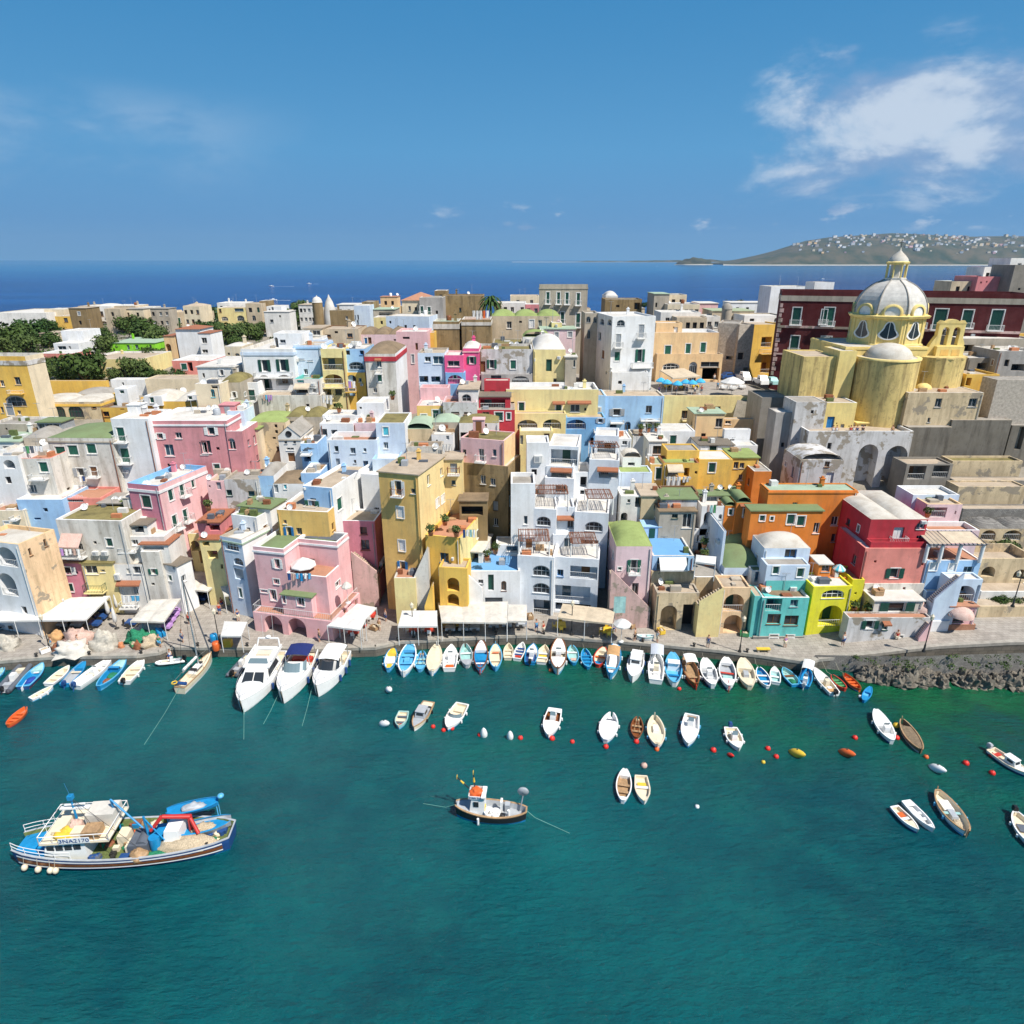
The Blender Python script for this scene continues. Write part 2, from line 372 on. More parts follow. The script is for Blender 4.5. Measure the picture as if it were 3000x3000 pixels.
def fill(F,ops,z0,z1):
 """small windows on the storeys below the ones the survey shows"""
 zt=min([o[4]for o in ops],default=z1-.6)-.9;rows=0
 while zt-1.5>z0+.6 and rows<2:
  n=int(F.W/2.9)
  for i in range(n):
   if random.random()>.66:continue
   a=(i+.5+random.uniform(-.2,.2))*F.W/n;w,h=random.uniform(.5,.95),random.uniform(.6,1.45);t=zt-random.uniform(0,.4);k=random.choice('wwghgc')
   if k=='c':w,h=.8,.55
   if a-w/2>.3 and a+w/2<F.W-.3 and not any(o[2]<a+w/2+.4 and o[3]>a-w/2-.4 and o[4]<t+.3 and o[5]>t-h-.3 for o in ops):ops.append((k,random.choice(('','','d','n','k')),a-w/2,a+w/2,t-h,t))
  zt-=3.0;rows+=1
def holes(ops):
 hs_=[]
 for k,c,a0,a1,z0,z1 in ops:
  base=k[-1]if k[0]=='b' and len(k)>1 else k
  if base in('c','y','B','t','s'):continue
  hs_.append((a0,a1,z0,z1,base in('a','v'),DEEP.get(base,.16),base))
 return hs_
def facade(mb,F,z0,z1,ops,mi=0,mi_in=1):
 H_=holes(ops)
 xs=sorted({0.0,F.W}|{q for h in H_ for q in h[:2]});zs=sorted({z0,z1}|{q for h in H_ for q in h[2:4]})
 for i in range(len(xs)-1):
  xa,xb=xs[i],xs[i+1]
  if xb-xa<1e-4:continue
  run=None
  for j in range(len(zs)-1):
   za,zb=zs[j],zs[j+1];cx_,cz_=(xa+xb)/2,(za+zb)/2
   solid=not any(h[0]<cx_<h[1]and h[2]<cz_<h[3]for h in H_)
   if solid:
    if run is None:run=za
   elif run is not None:
    mb.quad(F.pt(xa,run),F.pt(xb,run),F.pt(xb,za),F.pt(xa,za),mi);run=None
  if run is not None:mb.quad(F.pt(xa,run),F.pt(xb,run),F.pt(xb,z1),F.pt(xa,z1),mi)
 for a0,a1,b0,b1,arch,d,base in H_:
  m=mi if base in('a','A')else mi
  if arch:
   rise=min((a1-a0)/2,(b1-b0)*.55);sp_=b1-rise;n=12;ca=(a0+a1)/2;ra=(a1-a0)/2
   P=[(ca-ra*math.cos(PI*t/n),sp_+rise*math.sin(PI*t/n))for t in range(n+1)]
   for(x0,q0),(x1,q1)in zip(P,P[1:]):
    mb.quad(F.pt(x0,q0),F.pt(x1,q1),F.pt(x1,b1),F.pt(x0,b1),mi)
    mb.quad(F.pt(x0,q0),F.pt(x1,q1),F.pt(x1,q1,-d),F.pt(x0,q0,-d),m)
   mb.quad(F.pt(a0,b0),F.pt(a0,sp_),F.pt(a0,sp_,-d),F.pt(a0,b0,-d),m);mb.quad(F.pt(a1,b0),F.pt(a1,sp_),F.pt(a1,sp_,-d),F.pt(a1,b0,-d),m)
  else:
   mb.quad(F.pt(a0,b0),F.pt(a0,b1),F.pt(a0,b1,-d),F.pt(a0,b0,-d),m);mb.quad(F.pt(a1,b0),F.pt(a1,b1),F.pt(a1,b1,-d),F.pt(a1,b0,-d),m)
   mb.quad(F.pt(a0,b1),F.pt(a1,b1),F.pt(a1,b1,-d),F.pt(a0,b1,-d),m)
  mb.quad(F.pt(a0,b0),F.pt(a1,b0),F.pt(a1,b0,-d),F.pt(a0,b0,-d),m)
  if base in('a','A'):
   mb.quad(F.pt(a0,b0,-d),F.pt(a1,b0,-d),F.pt(a1,b1,-d),F.pt(a0,b1,-d),mi)
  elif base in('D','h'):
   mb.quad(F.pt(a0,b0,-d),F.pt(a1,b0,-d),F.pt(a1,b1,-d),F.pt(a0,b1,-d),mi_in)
def fbox(mb,F,a0,a1,z0,z1,c0,c1,mi=0):
 v=[F.pt(a,z,c)for c in(c0,c1)for a,z in((a0,z0),(a1,z0),(a1,z1),(a0,z1))]
 mb.add(v,[(0,1,2,3),(7,6,5,4),(0,4,5,1),(1,5,6,2),(2,6,7,3),(3,7,4,0)],mi)
def railing(mb,pts,h=.95,mi=0,bars=.22,r=.022):
 pts=[Vector(p)for p in pts]
 for a,b in zip(pts,pts[1:]):
  up=Vector((0,0,h));mb.tube(a+up,b+up,r*1.5,n=4,mi=mi);mb.tube(a+up*.12,b+up*.12,r,n=4,mi=mi)
  k=max(1,int((b-a).length/bars))
  for i in range(k+1):
   p=a+(b-a)*i/k;mb.tube(p,p+up,r*(1.6 if i in(0,k)else .8),n=3,mi=mi,cap=False)
def dressing(ctx,F,ops):
 """window, door and balcony parts of one wall"""
 off,root=ctx.off,ctx.root
 for k,c,a0,a1,z0,z1 in ops:
  if k[0]=='b' and len(k)>1:
   bal(ctx,F,a0-.35,a1+.35,z0);k=k[1:]
  w,h=a1-a0,z1-z0
  if k=='B':bal(ctx,F,a0,a1,z0,min(1.1,h),dep=1.0);continue
  if k=='c':
   m=MB();fbox(m,F,a0,a1,z0,z1,.02,.38,0);fbox(m,F,a0+w*.12,a0+w*.62,z0+h*.15,z1-h*.15,.38,.40,1)
   m.build('air_conditioner',('acm','greyp'),root,off);continue
  if k=='y' or k=='t':
   m=MB();d=1.25 if k=='y' else .6;n=5
   P=[[F.pt(a,z1-(h*t/n),.03+d*t/n+.02*math.sin(i*2))for t in range(n+1)]for i,a in enumerate([a0+w*q/6 for q in range(7)])]
   for i in range(6):
    for t in range(n):m.quad(P[i][t],P[i+1][t],P[i+1][t+1],P[i][t+1])
   fbox(m,F,a0,a1,z0-.18,z0,.03+d-.02,.03+d+.01,0)
   m.build('awning' if k=='y' else 'tiled_hood',AWN[c]if k=='y' else 'tiles',root,off);continue
  if k in('a','A'):
   if c=='o':continue
   dw=min(1.1,w*.35);dh=min(2.1,h*.8);ac=a0+w*random.choice((.3,.55,.7));ac=max(a0+dw/2+.05,min(a1-dw/2-.05,ac))
   m=MB();fbox(m,F,ac-dw/2,ac+dw/2,z0+.02,z0+dh,-1.99,-1.92,0);m.build('loggia_door',random.choice(('dkgreen','glassb','brownw')),root,off)
   if w>1.8:
    m=MB();railing(m,[F.pt(a0,z0,-.1),F.pt(a1,z0,-.1)],.9,0,.25);m.build('railing','rail',root,off)
   continue
  if k in('D','h'):continue
  dep=DEEP.get(k,.16)
  fm='frame'
  if k=='v':
   rise=min(w/2,h*.55);n=12;ca=(a0+a1)/2;ra=w/2;spz=z1-rise
   P=[(a0,z0)]+[(ca-ra*math.cos(PI*t/n),spz+rise*math.sin(PI*t/n))for t in range(n+1)]+[(a1,z0)]
   m=MB()
   for(x0,q0),(x1,q1)in zip(P,P[1:]):
    f=.86;m.quad(F.pt(x0,q0,-dep+.05),F.pt(x1,q1,-dep+.05),F.pt(ca+(x1-ca)*f,z0+(q1-z0)*f,-dep+.05),F.pt(ca+(x0-ca)*f,z0+(q0-z0)*f,-dep+.05))
   for q in((.5,)if w<1.6 else(.25,.5,.75)):fbox(m,F,a0+w*q-.03,a0+w*q+.03,z0,spz+rise*.9*math.sin(PI*min(q,1-q)),-dep+.01,-dep+.06)
   fbox(m,F,a0,a1,spz-.04,spz+.04,-dep+.01,-dep+.055);fbox(m,F,a0-.06,a1+.06,z0-.08,z0-.002,-.05,.07)
   wn=m.build('window',SHUT.get(c,'frame')if c else fm,root,off)
   m=MB();m.add([F.pt(x,q,-dep)for x,q in P],[tuple(range(len(P)))]);m.build('pane','glass',wn,off);continue
  if k=='d':
   m=MB();fbox(m,F,a0,a1,z0,z1,-dep-.06,-dep,0)
   for q in(.08,.54):fbox(m,F,a0+w*q,a0+w*(q+.38),z0+h*.08,z0+h*.92,-dep,-dep+.025,0)
   m.build('door',SHUT.get(c,'dkgreen')if c else 'dkgreen',root,off);continue
  m=MB();t=min(.09,w*.12)
  for q in((a0,a0+t,z0,z1),(a1-t,a1,z0,z1),(a0+t,a1-t,z1-t,z1),(a0+t,a1-t,z0,z0+t)):fbox(m,F,*q,-dep-.02,-dep+.05)
  if k=='w' and w>.6:fbox(m,F,(a0+a1)/2-.03,(a0+a1)/2+.03,z0+t,z1-t,-dep-.01,-dep+.04)
  fbox(m,F,a0-.08,a1+.08,z0-.08,z0-.002,-.05,.09)
  if k in('g','o')or ctx.surround:
   for q in((a0-.13,a0-.002,z0,z1),(a1+.002,a1+.13,z0,z1),(a0-.13,a1+.13,z1+.002,z1+.13)):fbox(m,F,*q,-.05,.035)
  wn=m.build('window',(SHUT[c]if(k=='w' and c)else fm,),root,off)
  sh=SHUT.get(c,'gshut')
  if k=='g':
   for q in(0,1):
    m=MB();x0=a0+t+q*(w-2*t)/2+.01;x1=x0+(w-2*t)/2-.02
    fbox(m,F,x0,x1,z0+t,z1-t,-dep-.02,-dep+.06)
    ns=max(3,int(h/.22))
    for i in range(ns):zz=z0+t+.05+(h-2*t-.1)*i/ns;fbox(m,F,x0+.05,x1-.05,zz,zz+.05,-dep+.06,-dep+.075)
    m.build('shutter',sh,wn,off)
  else:
   m=MB();m.quad(F.pt(a0+t,z0+t,-dep),F.pt(a1-t,z0+t,-dep),F.pt(a1-t,z1-t,-dep),F.pt(a0+t,z1-t,-dep));m.build('pane',random.choice(('glass','glass','glassb'))if k=='w' else 'glass',wn,off)
   if k=='o':
    for s in(-1,1):
     m=MB();x0=a0-w*.5-.02 if s<0 else a1+.02;fbox(m,F,x0,x0+w*.5,z0,z1,.045,.09)
     ns=max(3,int(h/.22))
     for i in range(ns):zz=z0+.06+(h-.12)*i/ns;fbox(m,F,x0+.05,x0+w*.5-.05,zz,zz+.05,.09,.105)
     m.build('shutter',sh,wn,off)
def bal(ctx,F,a0,a1,z,h=.95,dep=.85):
 m=MB();fbox(m,F,a0,a1,z-.16,z-.003,.003,dep)
 b=m.build('balcony','trim' if ctx.mat not in('yellow','pyellow','pink')else ctx.mat,ctx.root,ctx.off)
 m=MB();railing(m,[F.pt(a0+.04,z,.02),F.pt(a0+.04,z,dep-.05),F.pt(a1-.04,z,dep-.05),F.pt(a1-.04,z,.02)],h,0,.2);m.build('railing',ctx.railm,b,ctx.off)
class Ctx:pass
def solve_D(spec,A,B,n,z1):
 if isinstance(spec,(int,float)):return float(spec)
 best=(1e9,5.0);tgt=px(float(spec[1:]),float(spec[1:]))
 for i in range(4,400):
  s=i*.1;P=(B if spec[0]=='x' else(A+B)/2)-n*s;P=Vector((P.x,P.y,z1));q=project(P)
  e=abs(q[0]-tgt[0])if spec[0]=='x' else abs(q[1]-tgt[1])
  if e<best[0]:best=(e,s)
 return best[1]
def bulge(mb,A,u,n,W,D,z,vh,mi=0,nx=10,ny=10,inset=.12,barrel=False):
 vs=[]
 for j in range(ny+1):
  for i in range(nx+1):
   a,b=i/nx,j/ny;x=inset+(W-2*inset)*a;y=inset+(D-2*inset)*b
   fa=max(0,1-(2*a-1)**2);fb=max(0,1-(2*b-1)**2)
   hh=vh*(fa**.5 if barrel else(fa*fb)**.62)
   p=A+u*x-n*y;vs.append((p.x,p.y,z+.02+hh))
 k=nx+1
 mb.add(vs,[(j*k+i,j*k+i+1,(j+1)*k+i+1,(j+1)*k+i)for j in range(ny)for i in range(nx)],mi,True)
def volume(ctx,name,mat,A,u,n,W,D,z0,z1,f=(),r=(),l=(),par=.45,roof='flat',rm='rwhite',cop=None,matr=None,matl=None,vh=1.0,cor=None,nv=1):
 FF=Face(A,u,n,W);FR=Face(A+u*W,-n,u,D);FL=Face(A-n*D,n,-u,D);FB=Face(A+u*W-n*D,-u,-n,W)
 def ops(F,s):
  if not s:return[]
  return parse(F,s,z0,z1-(0 if roof!='flat' else .05))if isinstance(s,str)else auto_open(F,z0,z1-par,s)
 of,orr,ol=ops(FF,f),ops(FR,r),ops(FL,l)
 if getattr(ctx,'fill',0)and A.y<126:
  if W>2.4:fill(FF,of,z0,z1)
  if D>3.6 and not orr and A.x<-2:fill(FR,orr,z0,z1)
  if D>3.6 and not ol and A.x>4:fill(FL,ol,z0,z1)
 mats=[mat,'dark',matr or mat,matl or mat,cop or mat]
 m=MB()
 facade(m,FF,z0,z1,of,0);facade(m,FR,z0,z1,orr,2);facade(m,FL,z0,z1,ol,3);facade(m,FB,z0,z1,[],0)
 flat=roof=='flat'
 t=min(.22,W*.1,D*.1)
 if flat:
  o=[A,A+u*W,A+u*W-n*D,A-n*D];i_=[A+u*t-n*t,A+u*(W-t)-n*t,A+u*(W-t)-n*(D-t),A+u*t-n*(D-t)]
  Z=lambda p,z:Vector((p.x,p.y,z))
  for k in range(4):
   k2=(k+1)%4
   m.quad(Z(o[k],z1),Z(o[k2],z1),Z(i_[k2],z1),Z(i_[k],z1),4);m.quad(Z(i_[k],z1),Z(i_[k2],z1),Z(i_[k2],z1-par),Z(i_[k],z1-par),4 if cop else 0)
 wl=m.build(name,mats,ctx.root,ctx.off)
 m=MB()
 if flat:
  m.add([(p.x,p.y,z1-par)for p in i_],[(0,1,2,3)])
  if W>3 and D>3:bulge(m,i_[0],u,n,W-2*t,D-2*t,z1-par+.003,min(.25,par*.5),inset=.02)
 elif roof in('vault','barrel'):
  for k in range(nv):bulge(m,A+u*(W*k/nv),u,n,W/nv,D,z1-.02,vh,inset=.1,barrel=roof=='barrel')
  m.add([(p.x,p.y,z1-.01)for p in(A,A+u*W,A+u*W-n*D,A-n*D)],[(0,1,2,3)])
 elif roof=='slab':
  e=.18;q=[A-u*e+n*e,A+u*(W+e)+n*e,A+u*(W+e)-n*(D+e),A-u*e-n*(D+e)]
  m.add([(p.x,p.y,z)for z in(z1,z1+.14)for p in q],[(0,1,2,3),(7,6,5,4),(0,4,5,1),(1,5,6,2),(2,6,7,3),(3,7,4,0)])
 elif roof=='hip':
  e=.35;q=[A-u*e+n*e,A+u*(W+e)+n*e,A+u*(W+e)-n*(D+e),A-u*e-n*(D+e)]
  k=min(W,D)/2;mid=[A+u*k-n*(D/2),A+u*(W-k)-n*(D/2)]if W>=D else[A+u*(W/2)-n*k,A+u*(W/2)-n*(D-k)]
  P=[Vector((p.x,p.y,z1))for p in q]+[Vector((p.x,p.y,z1+vh))for p in mid]
  m.add(P,[(0,1,5,4),(1,2,5),(2,3,4,5),(3,0,4)]if W>=D else[(0,1,4),(1,2,5,4),(2,3,5),(3,0,4,5)])
 elif roof=='gable':
  P=[Vector((p.x,p.y,z1))for p in(A+n*.1-u*.15,A+n*.1+u*(W+.15),A-n*D+u*(W+.15),A-n*D-u*.15)]+[Vector((p.x,p.y,z1+vh))for p in(A+n*.1+u*W/2,A-n*D+u*W/2)]
  m.add(P,[(0,4,5,3),(1,2,5,4)])
  g=MB();g.add([FF.pt(0,z1),FF.pt(W,z1),FF.pt(W/2,z1+vh)],[(0,1,2)]);g.build('gable',mat,ctx.root,ctx.off)
 if m.v:m.build('roof',rm,ctx.root,ctx.off)
 if cor:
  m=MB();hgt=ctx.corh
  for F in(FF,FR,FL):fbox(m,F,-.1 if F is FF else 0,F.W+(.1 if F is FF else 0),z1-par-hgt,z1-par,.004,.10)
  m.build('cornice',cor,ctx.root,ctx.off)
 dressing(ctx,FF,of);dressing(ctx,FR,orr);dressing(ctx,FL,ol)
 ctx.A,ctx.u,ctx.n,ctx.W,ctx.D,ctx.z0,ctx.z1,ctx.par,ctx.roof=A,u,n,W,D,z0,z1,par if flat else 0,roof
 ctx.FF,ctx.FR,ctx.FL=FF,FR,FL
 return wl
def footprint(xl,xr,yt,yb,rot,Y):
 xm=(xl+xr)/2
 if Y is None:Y=on_ground(xm,yb).y
 u=Vector((math.cos(rot),math.sin(rot),0));n=Vector((math.sin(rot),-math.cos(rot),0))
 Mid=atY(xm,yt,Y);z1=Mid.z
 A=onplane(xl,yt,Mid,n);B=onplane(xr,yt,Mid,n)
 return Vector((A.x,A.y,0)),Vector((B.x,B.y,0)),u,n,z1,Y
WARN=[]
def hs(name,label,mat,xl,xr,yt,yb,D,f='',r='',l='',rot=0,roof='flat',rm='rwhite',par=.45,cop=None,Y=None,z0=None,cor=None,corh=.3,group=None,cat='house',vh=1.0,matr=None,matl=None,dish=0,chim=0,tank=0,ant=0,nv=1,railm='rail',surround=False,part='wall'):
 A,B,u,n,z1,Y=footprint(xl,xr,yt,yb,R(rot),Y)
 W=(B-A).dot(u);Dm=solve_D(D,A,B,n,z1)
 cs=[A,B,A-n*Dm,B-n*Dm]
 if z0 is None:z0=min(min(T(c.x,c.y)for c in cs),z1-2.2)-.3
 if z1-z0>26 or W<1:WARN.append((name,label[:30],round(Y),round(z1,1),round(z0,1),round(W,1),round(Dm,1)))
 ctx=Ctx();ctx.off=Vector((A.x,A.y,z0));ctx.root=thing(name,label,cat,ctx.off,0,group);ctx.mat=mat;ctx.corh=corh;ctx.railm=railm;ctx.surround=surround;ctx.Y=Y;ctx.fill=cat=='house' and not any(q in label for q in('blank','windowless','plain','bare'))
 if ctx.fill and Y<140:chim+=random.random()<.35;ant+=random.random()<.45;dish+=random.random()<.3
 if ctx.fill and roof=='flat' and not cop:cop=random.choice((None,'wstained','trim','stone'))
 volume(ctx,part,mat,A,u,n,W,Dm,z0,z1,f,r,l,par,roof,rm,cop,matr,matl,vh,cor,nv)
 clutter(ctx,dish,chim,tank,ant)
 if ctx.fill and Y<125:
  if W>3.2:
   m=MB();a=random.choice((.25,W-.25));m.tube(ctx.FF.pt(a,z1-.3,.09),ctx.FF.pt(a,z0,.09),.055,n=5);m.build('drainpipe',random.choice(('acm','greyp','rust',mat)),ctx.root,ctx.off)
  if roof in('flat','slab')and Dm>2.5:
   for _ in range(random.randint(1,5)):
    p=roof_pt(ctx,random.uniform(.12,.88),random.uniform(.15,.85),.1 if roof=='slab' else 0);s,d,h=random.uniform(.2,.7),random.uniform(.2,.5),random.uniform(.3,.9);m=MB();m.box(p.x-s,p.y-d,p.z,p.x+s,p.y+d,p.z+h);m.build(random.choice(('roof_box','planter','roof_tank')),random.choice(('terra','acm','greyp','bwood','stone','olive','acm','rust','bdgrey')),ctx.root,ctx.off)
  if roof=='flat' and W>4.5 and Dm>4.5 and random.random()<.4:
   p=roof_pt(ctx,random.choice((.2,.8)),.78,-.1);s=random.uniform(.8,1.2);h=random.uniform(1.5,2.1);m=MB();m.box(p.x-s,p.y-s,p.z,p.x+s,p.y+s,p.z+h);m.box(p.x-s-.1,p.y-s-.1,p.z+h,p.x+s+.1,p.y+s+.1,p.z+h+.1);hut=m.build('roof_hut',mat,ctx.root,ctx.off);m=MB();m.box(p.x-.4,p.y-s-.04,p.z+.1,p.x+.4,p.y-s,p.z+h-.2);m.build('door',random.choice(('dkgreen','brownw','frame','greyp')),hut,ctx.off)
 return ctx
def wg(ctx,mat,xl,xr,yt,dY,D,f='',r='',l='',rot=0,part='wing',z0=None,roof='flat',rm='rwhite',par=.35,**k):
 A,B,u,n,z1,Y=footprint(xl,xr,yt,0,R(rot),ctx.Y+dY)
 W=(B-A).dot(u);Dm=solve_D(D,A,B,n,z1)
 if z0 is None:z0=min(min(T(c.x,c.y)for c in(A,B,A-n*Dm,B-n*Dm)),z1-2)-.3
 sv=ctx.mat;ctx.mat=mat
 volume(ctx,part,mat,A,u,n,W,Dm,z0,z1,f,r,l,par,roof,rm,**k);ctx.mat=sv
def dish_mb(p,s=.42,az=-.6,mi=0):
 m=MB();M=Matrix.Translation(p+Vector((0,0,.55)))@Matrix.Rotation(az,4,'Z')@Matrix.Rotation(R(62),4,'X')
 m.lathe([(0,0),(s*.45,.03),(s*.8,.10),(s,.17)],12,mi=mi,M=M)
 m.tube(p,p+Vector((0,0,.55)),.04,n=4,mi=1);c=M@Vector((0,0,.45));m.tube(M@Vector((0,s,.16)),c,.02,n=3,mi=1);m.ball(c,.07,n=5,m=4,mi=1)
 return m
def roof_pt(ctx,a,b,dz=0):
 p=ctx.A+ctx.u*(ctx.W*a)-ctx.n*(ctx.D*b);return Vector((p.x,p.y,ctx.z1-ctx.par+dz))
def clutter(ctx,dish=0,chim=0,tank=0,ant=0):
 if ctx.W<1.5 or ctx.D<1.5:return
 for _ in range(dish):
  p=roof_pt(ctx,random.uniform(.1,.9),random.choice((.06,.9,.5)),.05)
  dish_mb(p,random.uniform(.36,.5),random.uniform(-.2,.9)).build('satellite_dish',('bwhite','greyp'),ctx.root,ctx.off)
 for _ in range(chim):
  p=roof_pt(ctx,random.uniform(.12,.88),random.uniform(.5,.92));m=MB();h=random.uniform(.9,1.5)
  m.box(p.x-.25,p.y-.25,p.z-.2,p.x+.25,p.y+.25,p.z+h);m.box(p.x-.33,p.y-.33,p.z+h,p.x+.33,p.y+.33,p.z+h+.1);m.box(p.x-.15,p.y-.15,p.z+h+.1,p.x+.15,p.y+.15,p.z+h+.35)
  m.build('chimney',ctx.mat,ctx.root,ctx.off)
 for _ in range(tank):
  p=roof_pt(ctx,random.uniform(.2,.8),random.uniform(.55,.85));m=MB();m.lathe([(0,0),(.5,0),(.52,.1),(.52,1.0),(.45,1.15),(.15,1.22),(0,1.22)],12,p)
  m.build('water_tank',random.choice(('bbrown','bgrey','bwhite')),ctx.root,ctx.off)
 for _ in range(ant):
  p=roof_pt(ctx,random.uniform(.1,.9),random.uniform(.5,.95));m=MB();h=random.uniform(1.8,3.0);m.tube(p,p+Vector((0,0,h)),.03,n=4)
  m.tube(p+Vector((-.5,0,h)),p+Vector((.5,0,h)),.018,n=3)
  for k in range(5):q=p+Vector((-.45+.22*k,0,h));m.tube(q-Vector((0,.3,0)),q+Vector((0,.3,0)),.012,n=3)
  m.build('television_aerial','greyp',ctx.root,ctx.off)
def prism(mb,P2,F,c0,c1,mi=0):
 """outline of (a, z) points on a face, from c0 to c1 deep"""
 n=len(P2);mb.add([F.pt(a,z,c0)for a,z in P2]+[F.pt(a,z,c1)for a,z in P2],[tuple(range(n)),tuple(range(2*n-1,n-1,-1))]+[(i,n+i,n+(i+1)%n,(i+1)%n)for i in range(n)],mi)
def stair(label,mat,x0,y0,x1,y1,Y,w=1.2,n=None,zb=None,parent=None,railside=True,steps='rbeige'):
 """outside stair rising along the wall from pixel 0 to pixel 1 at depth Y"""
 a=atY(x0,y0,Y);b=atY(x1,y1,Y);zb=min(T(a.x,Y),a.z)-.3 if zb is None else zb
 sgn=1 if b.x>a.x else-1;L_=abs(b.x-a.x);n=n or max(4,int(abs(b.z-a.z)/.19))
 root=thing('staircase',label,'stairs',(a.x,a.y,zb));off=Vector((a.x,a.y,zb));m=MB();st=MB()
 for i in range(n):
  xa=a.x+sgn*L_*i/n;xb=a.x+sgn*L_*(i+1)/n;z=a.z+(b.z-a.z)*(i+1)/n
  m.box(min(xa,xb),Y,zb,max(xa,xb),Y+w,z-.03);st.box(min(xa,xb)-.02,Y-.003,z-.03,max(xa,xb),Y+w,z)
 m.build('stair_body',mat,root,off);st.build('steps',steps,root,off)
 if railside:
  m=MB();F=Face(Vector((a.x,Y,0)),Vector((sgn,0,0)),Vector((0,-1,0)),L_)
  prism(m,[(0,zb),(L_,zb),(L_,b.z+.75),(0,a.z+.75)],F,.003,.22);m.build('parapet',mat,root,off)
 return root
 # ground, quay, water
QE=[(-60,1945),(0,1937),(150,1925),(400,1921),(466,1912),(500,1897),(590,1898),(760,1898),(905,1903),(1100,1897),(1175,1880),(1300,1873),(1460,1864),(1575,1861),(1660,1868),(1824,1880),(1950,1891),(2103,1905),(2240,1922),(2376,1942)]
tile('U');TS=1.0
QPTS=[atZ(x,y,1.3)for x,y in QE]
QPTS=[Vector((-170,66,1.3)),Vector((-100,66.5,1.3))]+QPTS
QR=[Vector((QPTS[-1].x+1.2,66.4,1.35)),Vector((42,66.6,1.9)),Vector((50,66.9,2.8)),Vector((58,67.2,3.1)),Vector((75,67.6,3.4)),Vector((140,69,3.4))]
def build_land():
 m,nt,b=mat_base('earth');p=tex_pos(nt);a=noise_n(nt,p,.25,7,.7);f=noise_n(nt,p,3,6,.7)
 c=mixc(nt,maprange(nt,a,.38,.62),(.31,.27,.215),(.22,.195,.15));c=mixc(nt,maprange(nt,f,.5,.75,0,.6),c,(.10,.085,.06))
 nt.links.new(c,b.inputs['Base Color']);b.inputs['Roughness'].default_value=.95;bump(nt,b,f,.5,.15);MATS['earth']=m
 pts=QPTS+QR;mq=MB();n=len(pts)
 front=[Vector(q)for q in pts]
 xs=[q.x for q in front];ys=[q.y for q in front]
 vs=[];rows=6;cols=[]
 X=sorted(set([round(x,2)for x in xs]+[i*3.0 for i in range(-56,46)]))
 for x in X:
  y0=lerp(xs,ys,x)+.55;z0=lerp(xs,[q.z for q in front],x)if x>33 else 1.3;y1=Yback(x)+3
  cols.append([Vector((x,y0+(y1-y0)*j/rows,max(z0,1.3)+(quay_z(x)-max(z0,1.3))*j/rows+.012))for j in range(rows+1)])
 k=rows+1
 mq.add([v for c_ in cols for v in c_],[(i*k+j,(i+1)*k+j,(i+1)*k+j+1,i*k+j+1)for i in range(len(cols)-1)for j in range(rows)])
 o=mq.build('quay','cobble');tag(o,kind='structure')
 m2=MB();m3=MB()
 for a,b_ in zip(front,front[1:]):
  d=(b_-a).normalized();nn=Vector((-d.y,d.x,0)).normalized();back=nn*.58
  A0,B0=a,b_;up=Vector((0,0,.03))
  m2.add([A0+up,B0+up,B0+back+up,A0+back+up,A0-Vector((0,0,.35)),B0-Vector((0,0,.35))],[(0,1,2,3),(0,1,5,4)])
  w=Vector((0,0,1));A1=A0-Vector((0,0,.35))+nn*.05;B1=B0-Vector((0,0,.35))+nn*.05
  lowa=Vector((A1.x,A1.y,-3));lowb=Vector((B1.x,B1.y,-3));m3.quad(A1,B1,lowb,lowa)
 simple('curb',(.36,.33,.28),.9,.2,1.5,bmp=.4);tag(m2.build('quay_curb','curb'),kind='structure')
 mw,nt,b=mat_base('wetstone');t=masonry('wetwall',(.14,.125,.10),(.19,.165,.13),(.06,.055,.05),1.0,1.1,.5)
 tag(m3.build('quay_wall','wetwall'),kind='structure')
 vs=[];xs2=[-520+i*8 for i in range(131)];rows=[]
 for x in xs2:
  a,bq,e=Yback(x),Ytop(x),Yedge(x)
  ysr=[a-1.0,a+2.4]+[a+2.4+(bq-a-2.4)*t/14 for t in range(1,15)]+[bq+1.05]+[bq+1.05+(e-bq-1.05)*t/16 for t in range(1,17)]+[e+t*4.5 for t in range(1,7)]
  rows.append([Vector((x,y,T(x,y)-(.35 if y<a+2.5 else 0)+(.0 if y<bq+2 else .5*noise.noise(Vector((x*.03,y*.03,0))))))for y in ysr])
 k=len(rows[0]);m=MB();m.add([v for r_ in rows for v in r_],[(i*k+j,(i+1)*k+j,(i+1)*k+j+1,i*k+j+1)for i in range(len(rows)-1)for j in range(k-1)],0,True)
 tag(m.build('hillside','earth'),kind='structure')
 mw,nt,b=mat_base('water');MATS['water']=mw
 p=tex_pos(nt);g=nt.nodes.new('ShaderNodeSeparateXYZ');nt.links.new(p,g.inputs[0])
 wob=noise_n(nt,p,.035,4,.6);fine=noise_n(nt,tex_pos(nt,(1,1.6,1)),.22,6,.7)
 def mth(op,a,b_):
  n_=nt.nodes.new('ShaderNodeMath');n_.operation=op
  for i,q in enumerate((a,b_)):
   if isinstance(q,(int,float)):n_.inputs[i].default_value=q
   else:nt.links.new(q,n_.inputs[i])
  return n_.outputs[0]
 teal=mixc(nt,maprange(nt,wob,.40,.62),(.001,.078,.100),(.003,.138,.150))
 teal=mixc(nt,maprange(nt,fine,.45,.70,0,.6),teal,(.004,.150,.152))
 sh=mth('ADD',mth('ADD',mth('MULTIPLY',g.outputs[1],.055),mth('MULTIPLY',g.outputs[0],.020)),mth('MULTIPLY',wob,3.0))
 weed=noise_n(nt,p,.09,5,.65)
 green=mixc(nt,maprange(nt,weed,.42,.60),(.002,.062,.042),(.006,.128,.050))
 harb=mixc(nt,mth('MULTIPLY',maprange(nt,sh,4.2,5.7),maprange(nt,weed,.30,.52,.25,1)),teal,green)
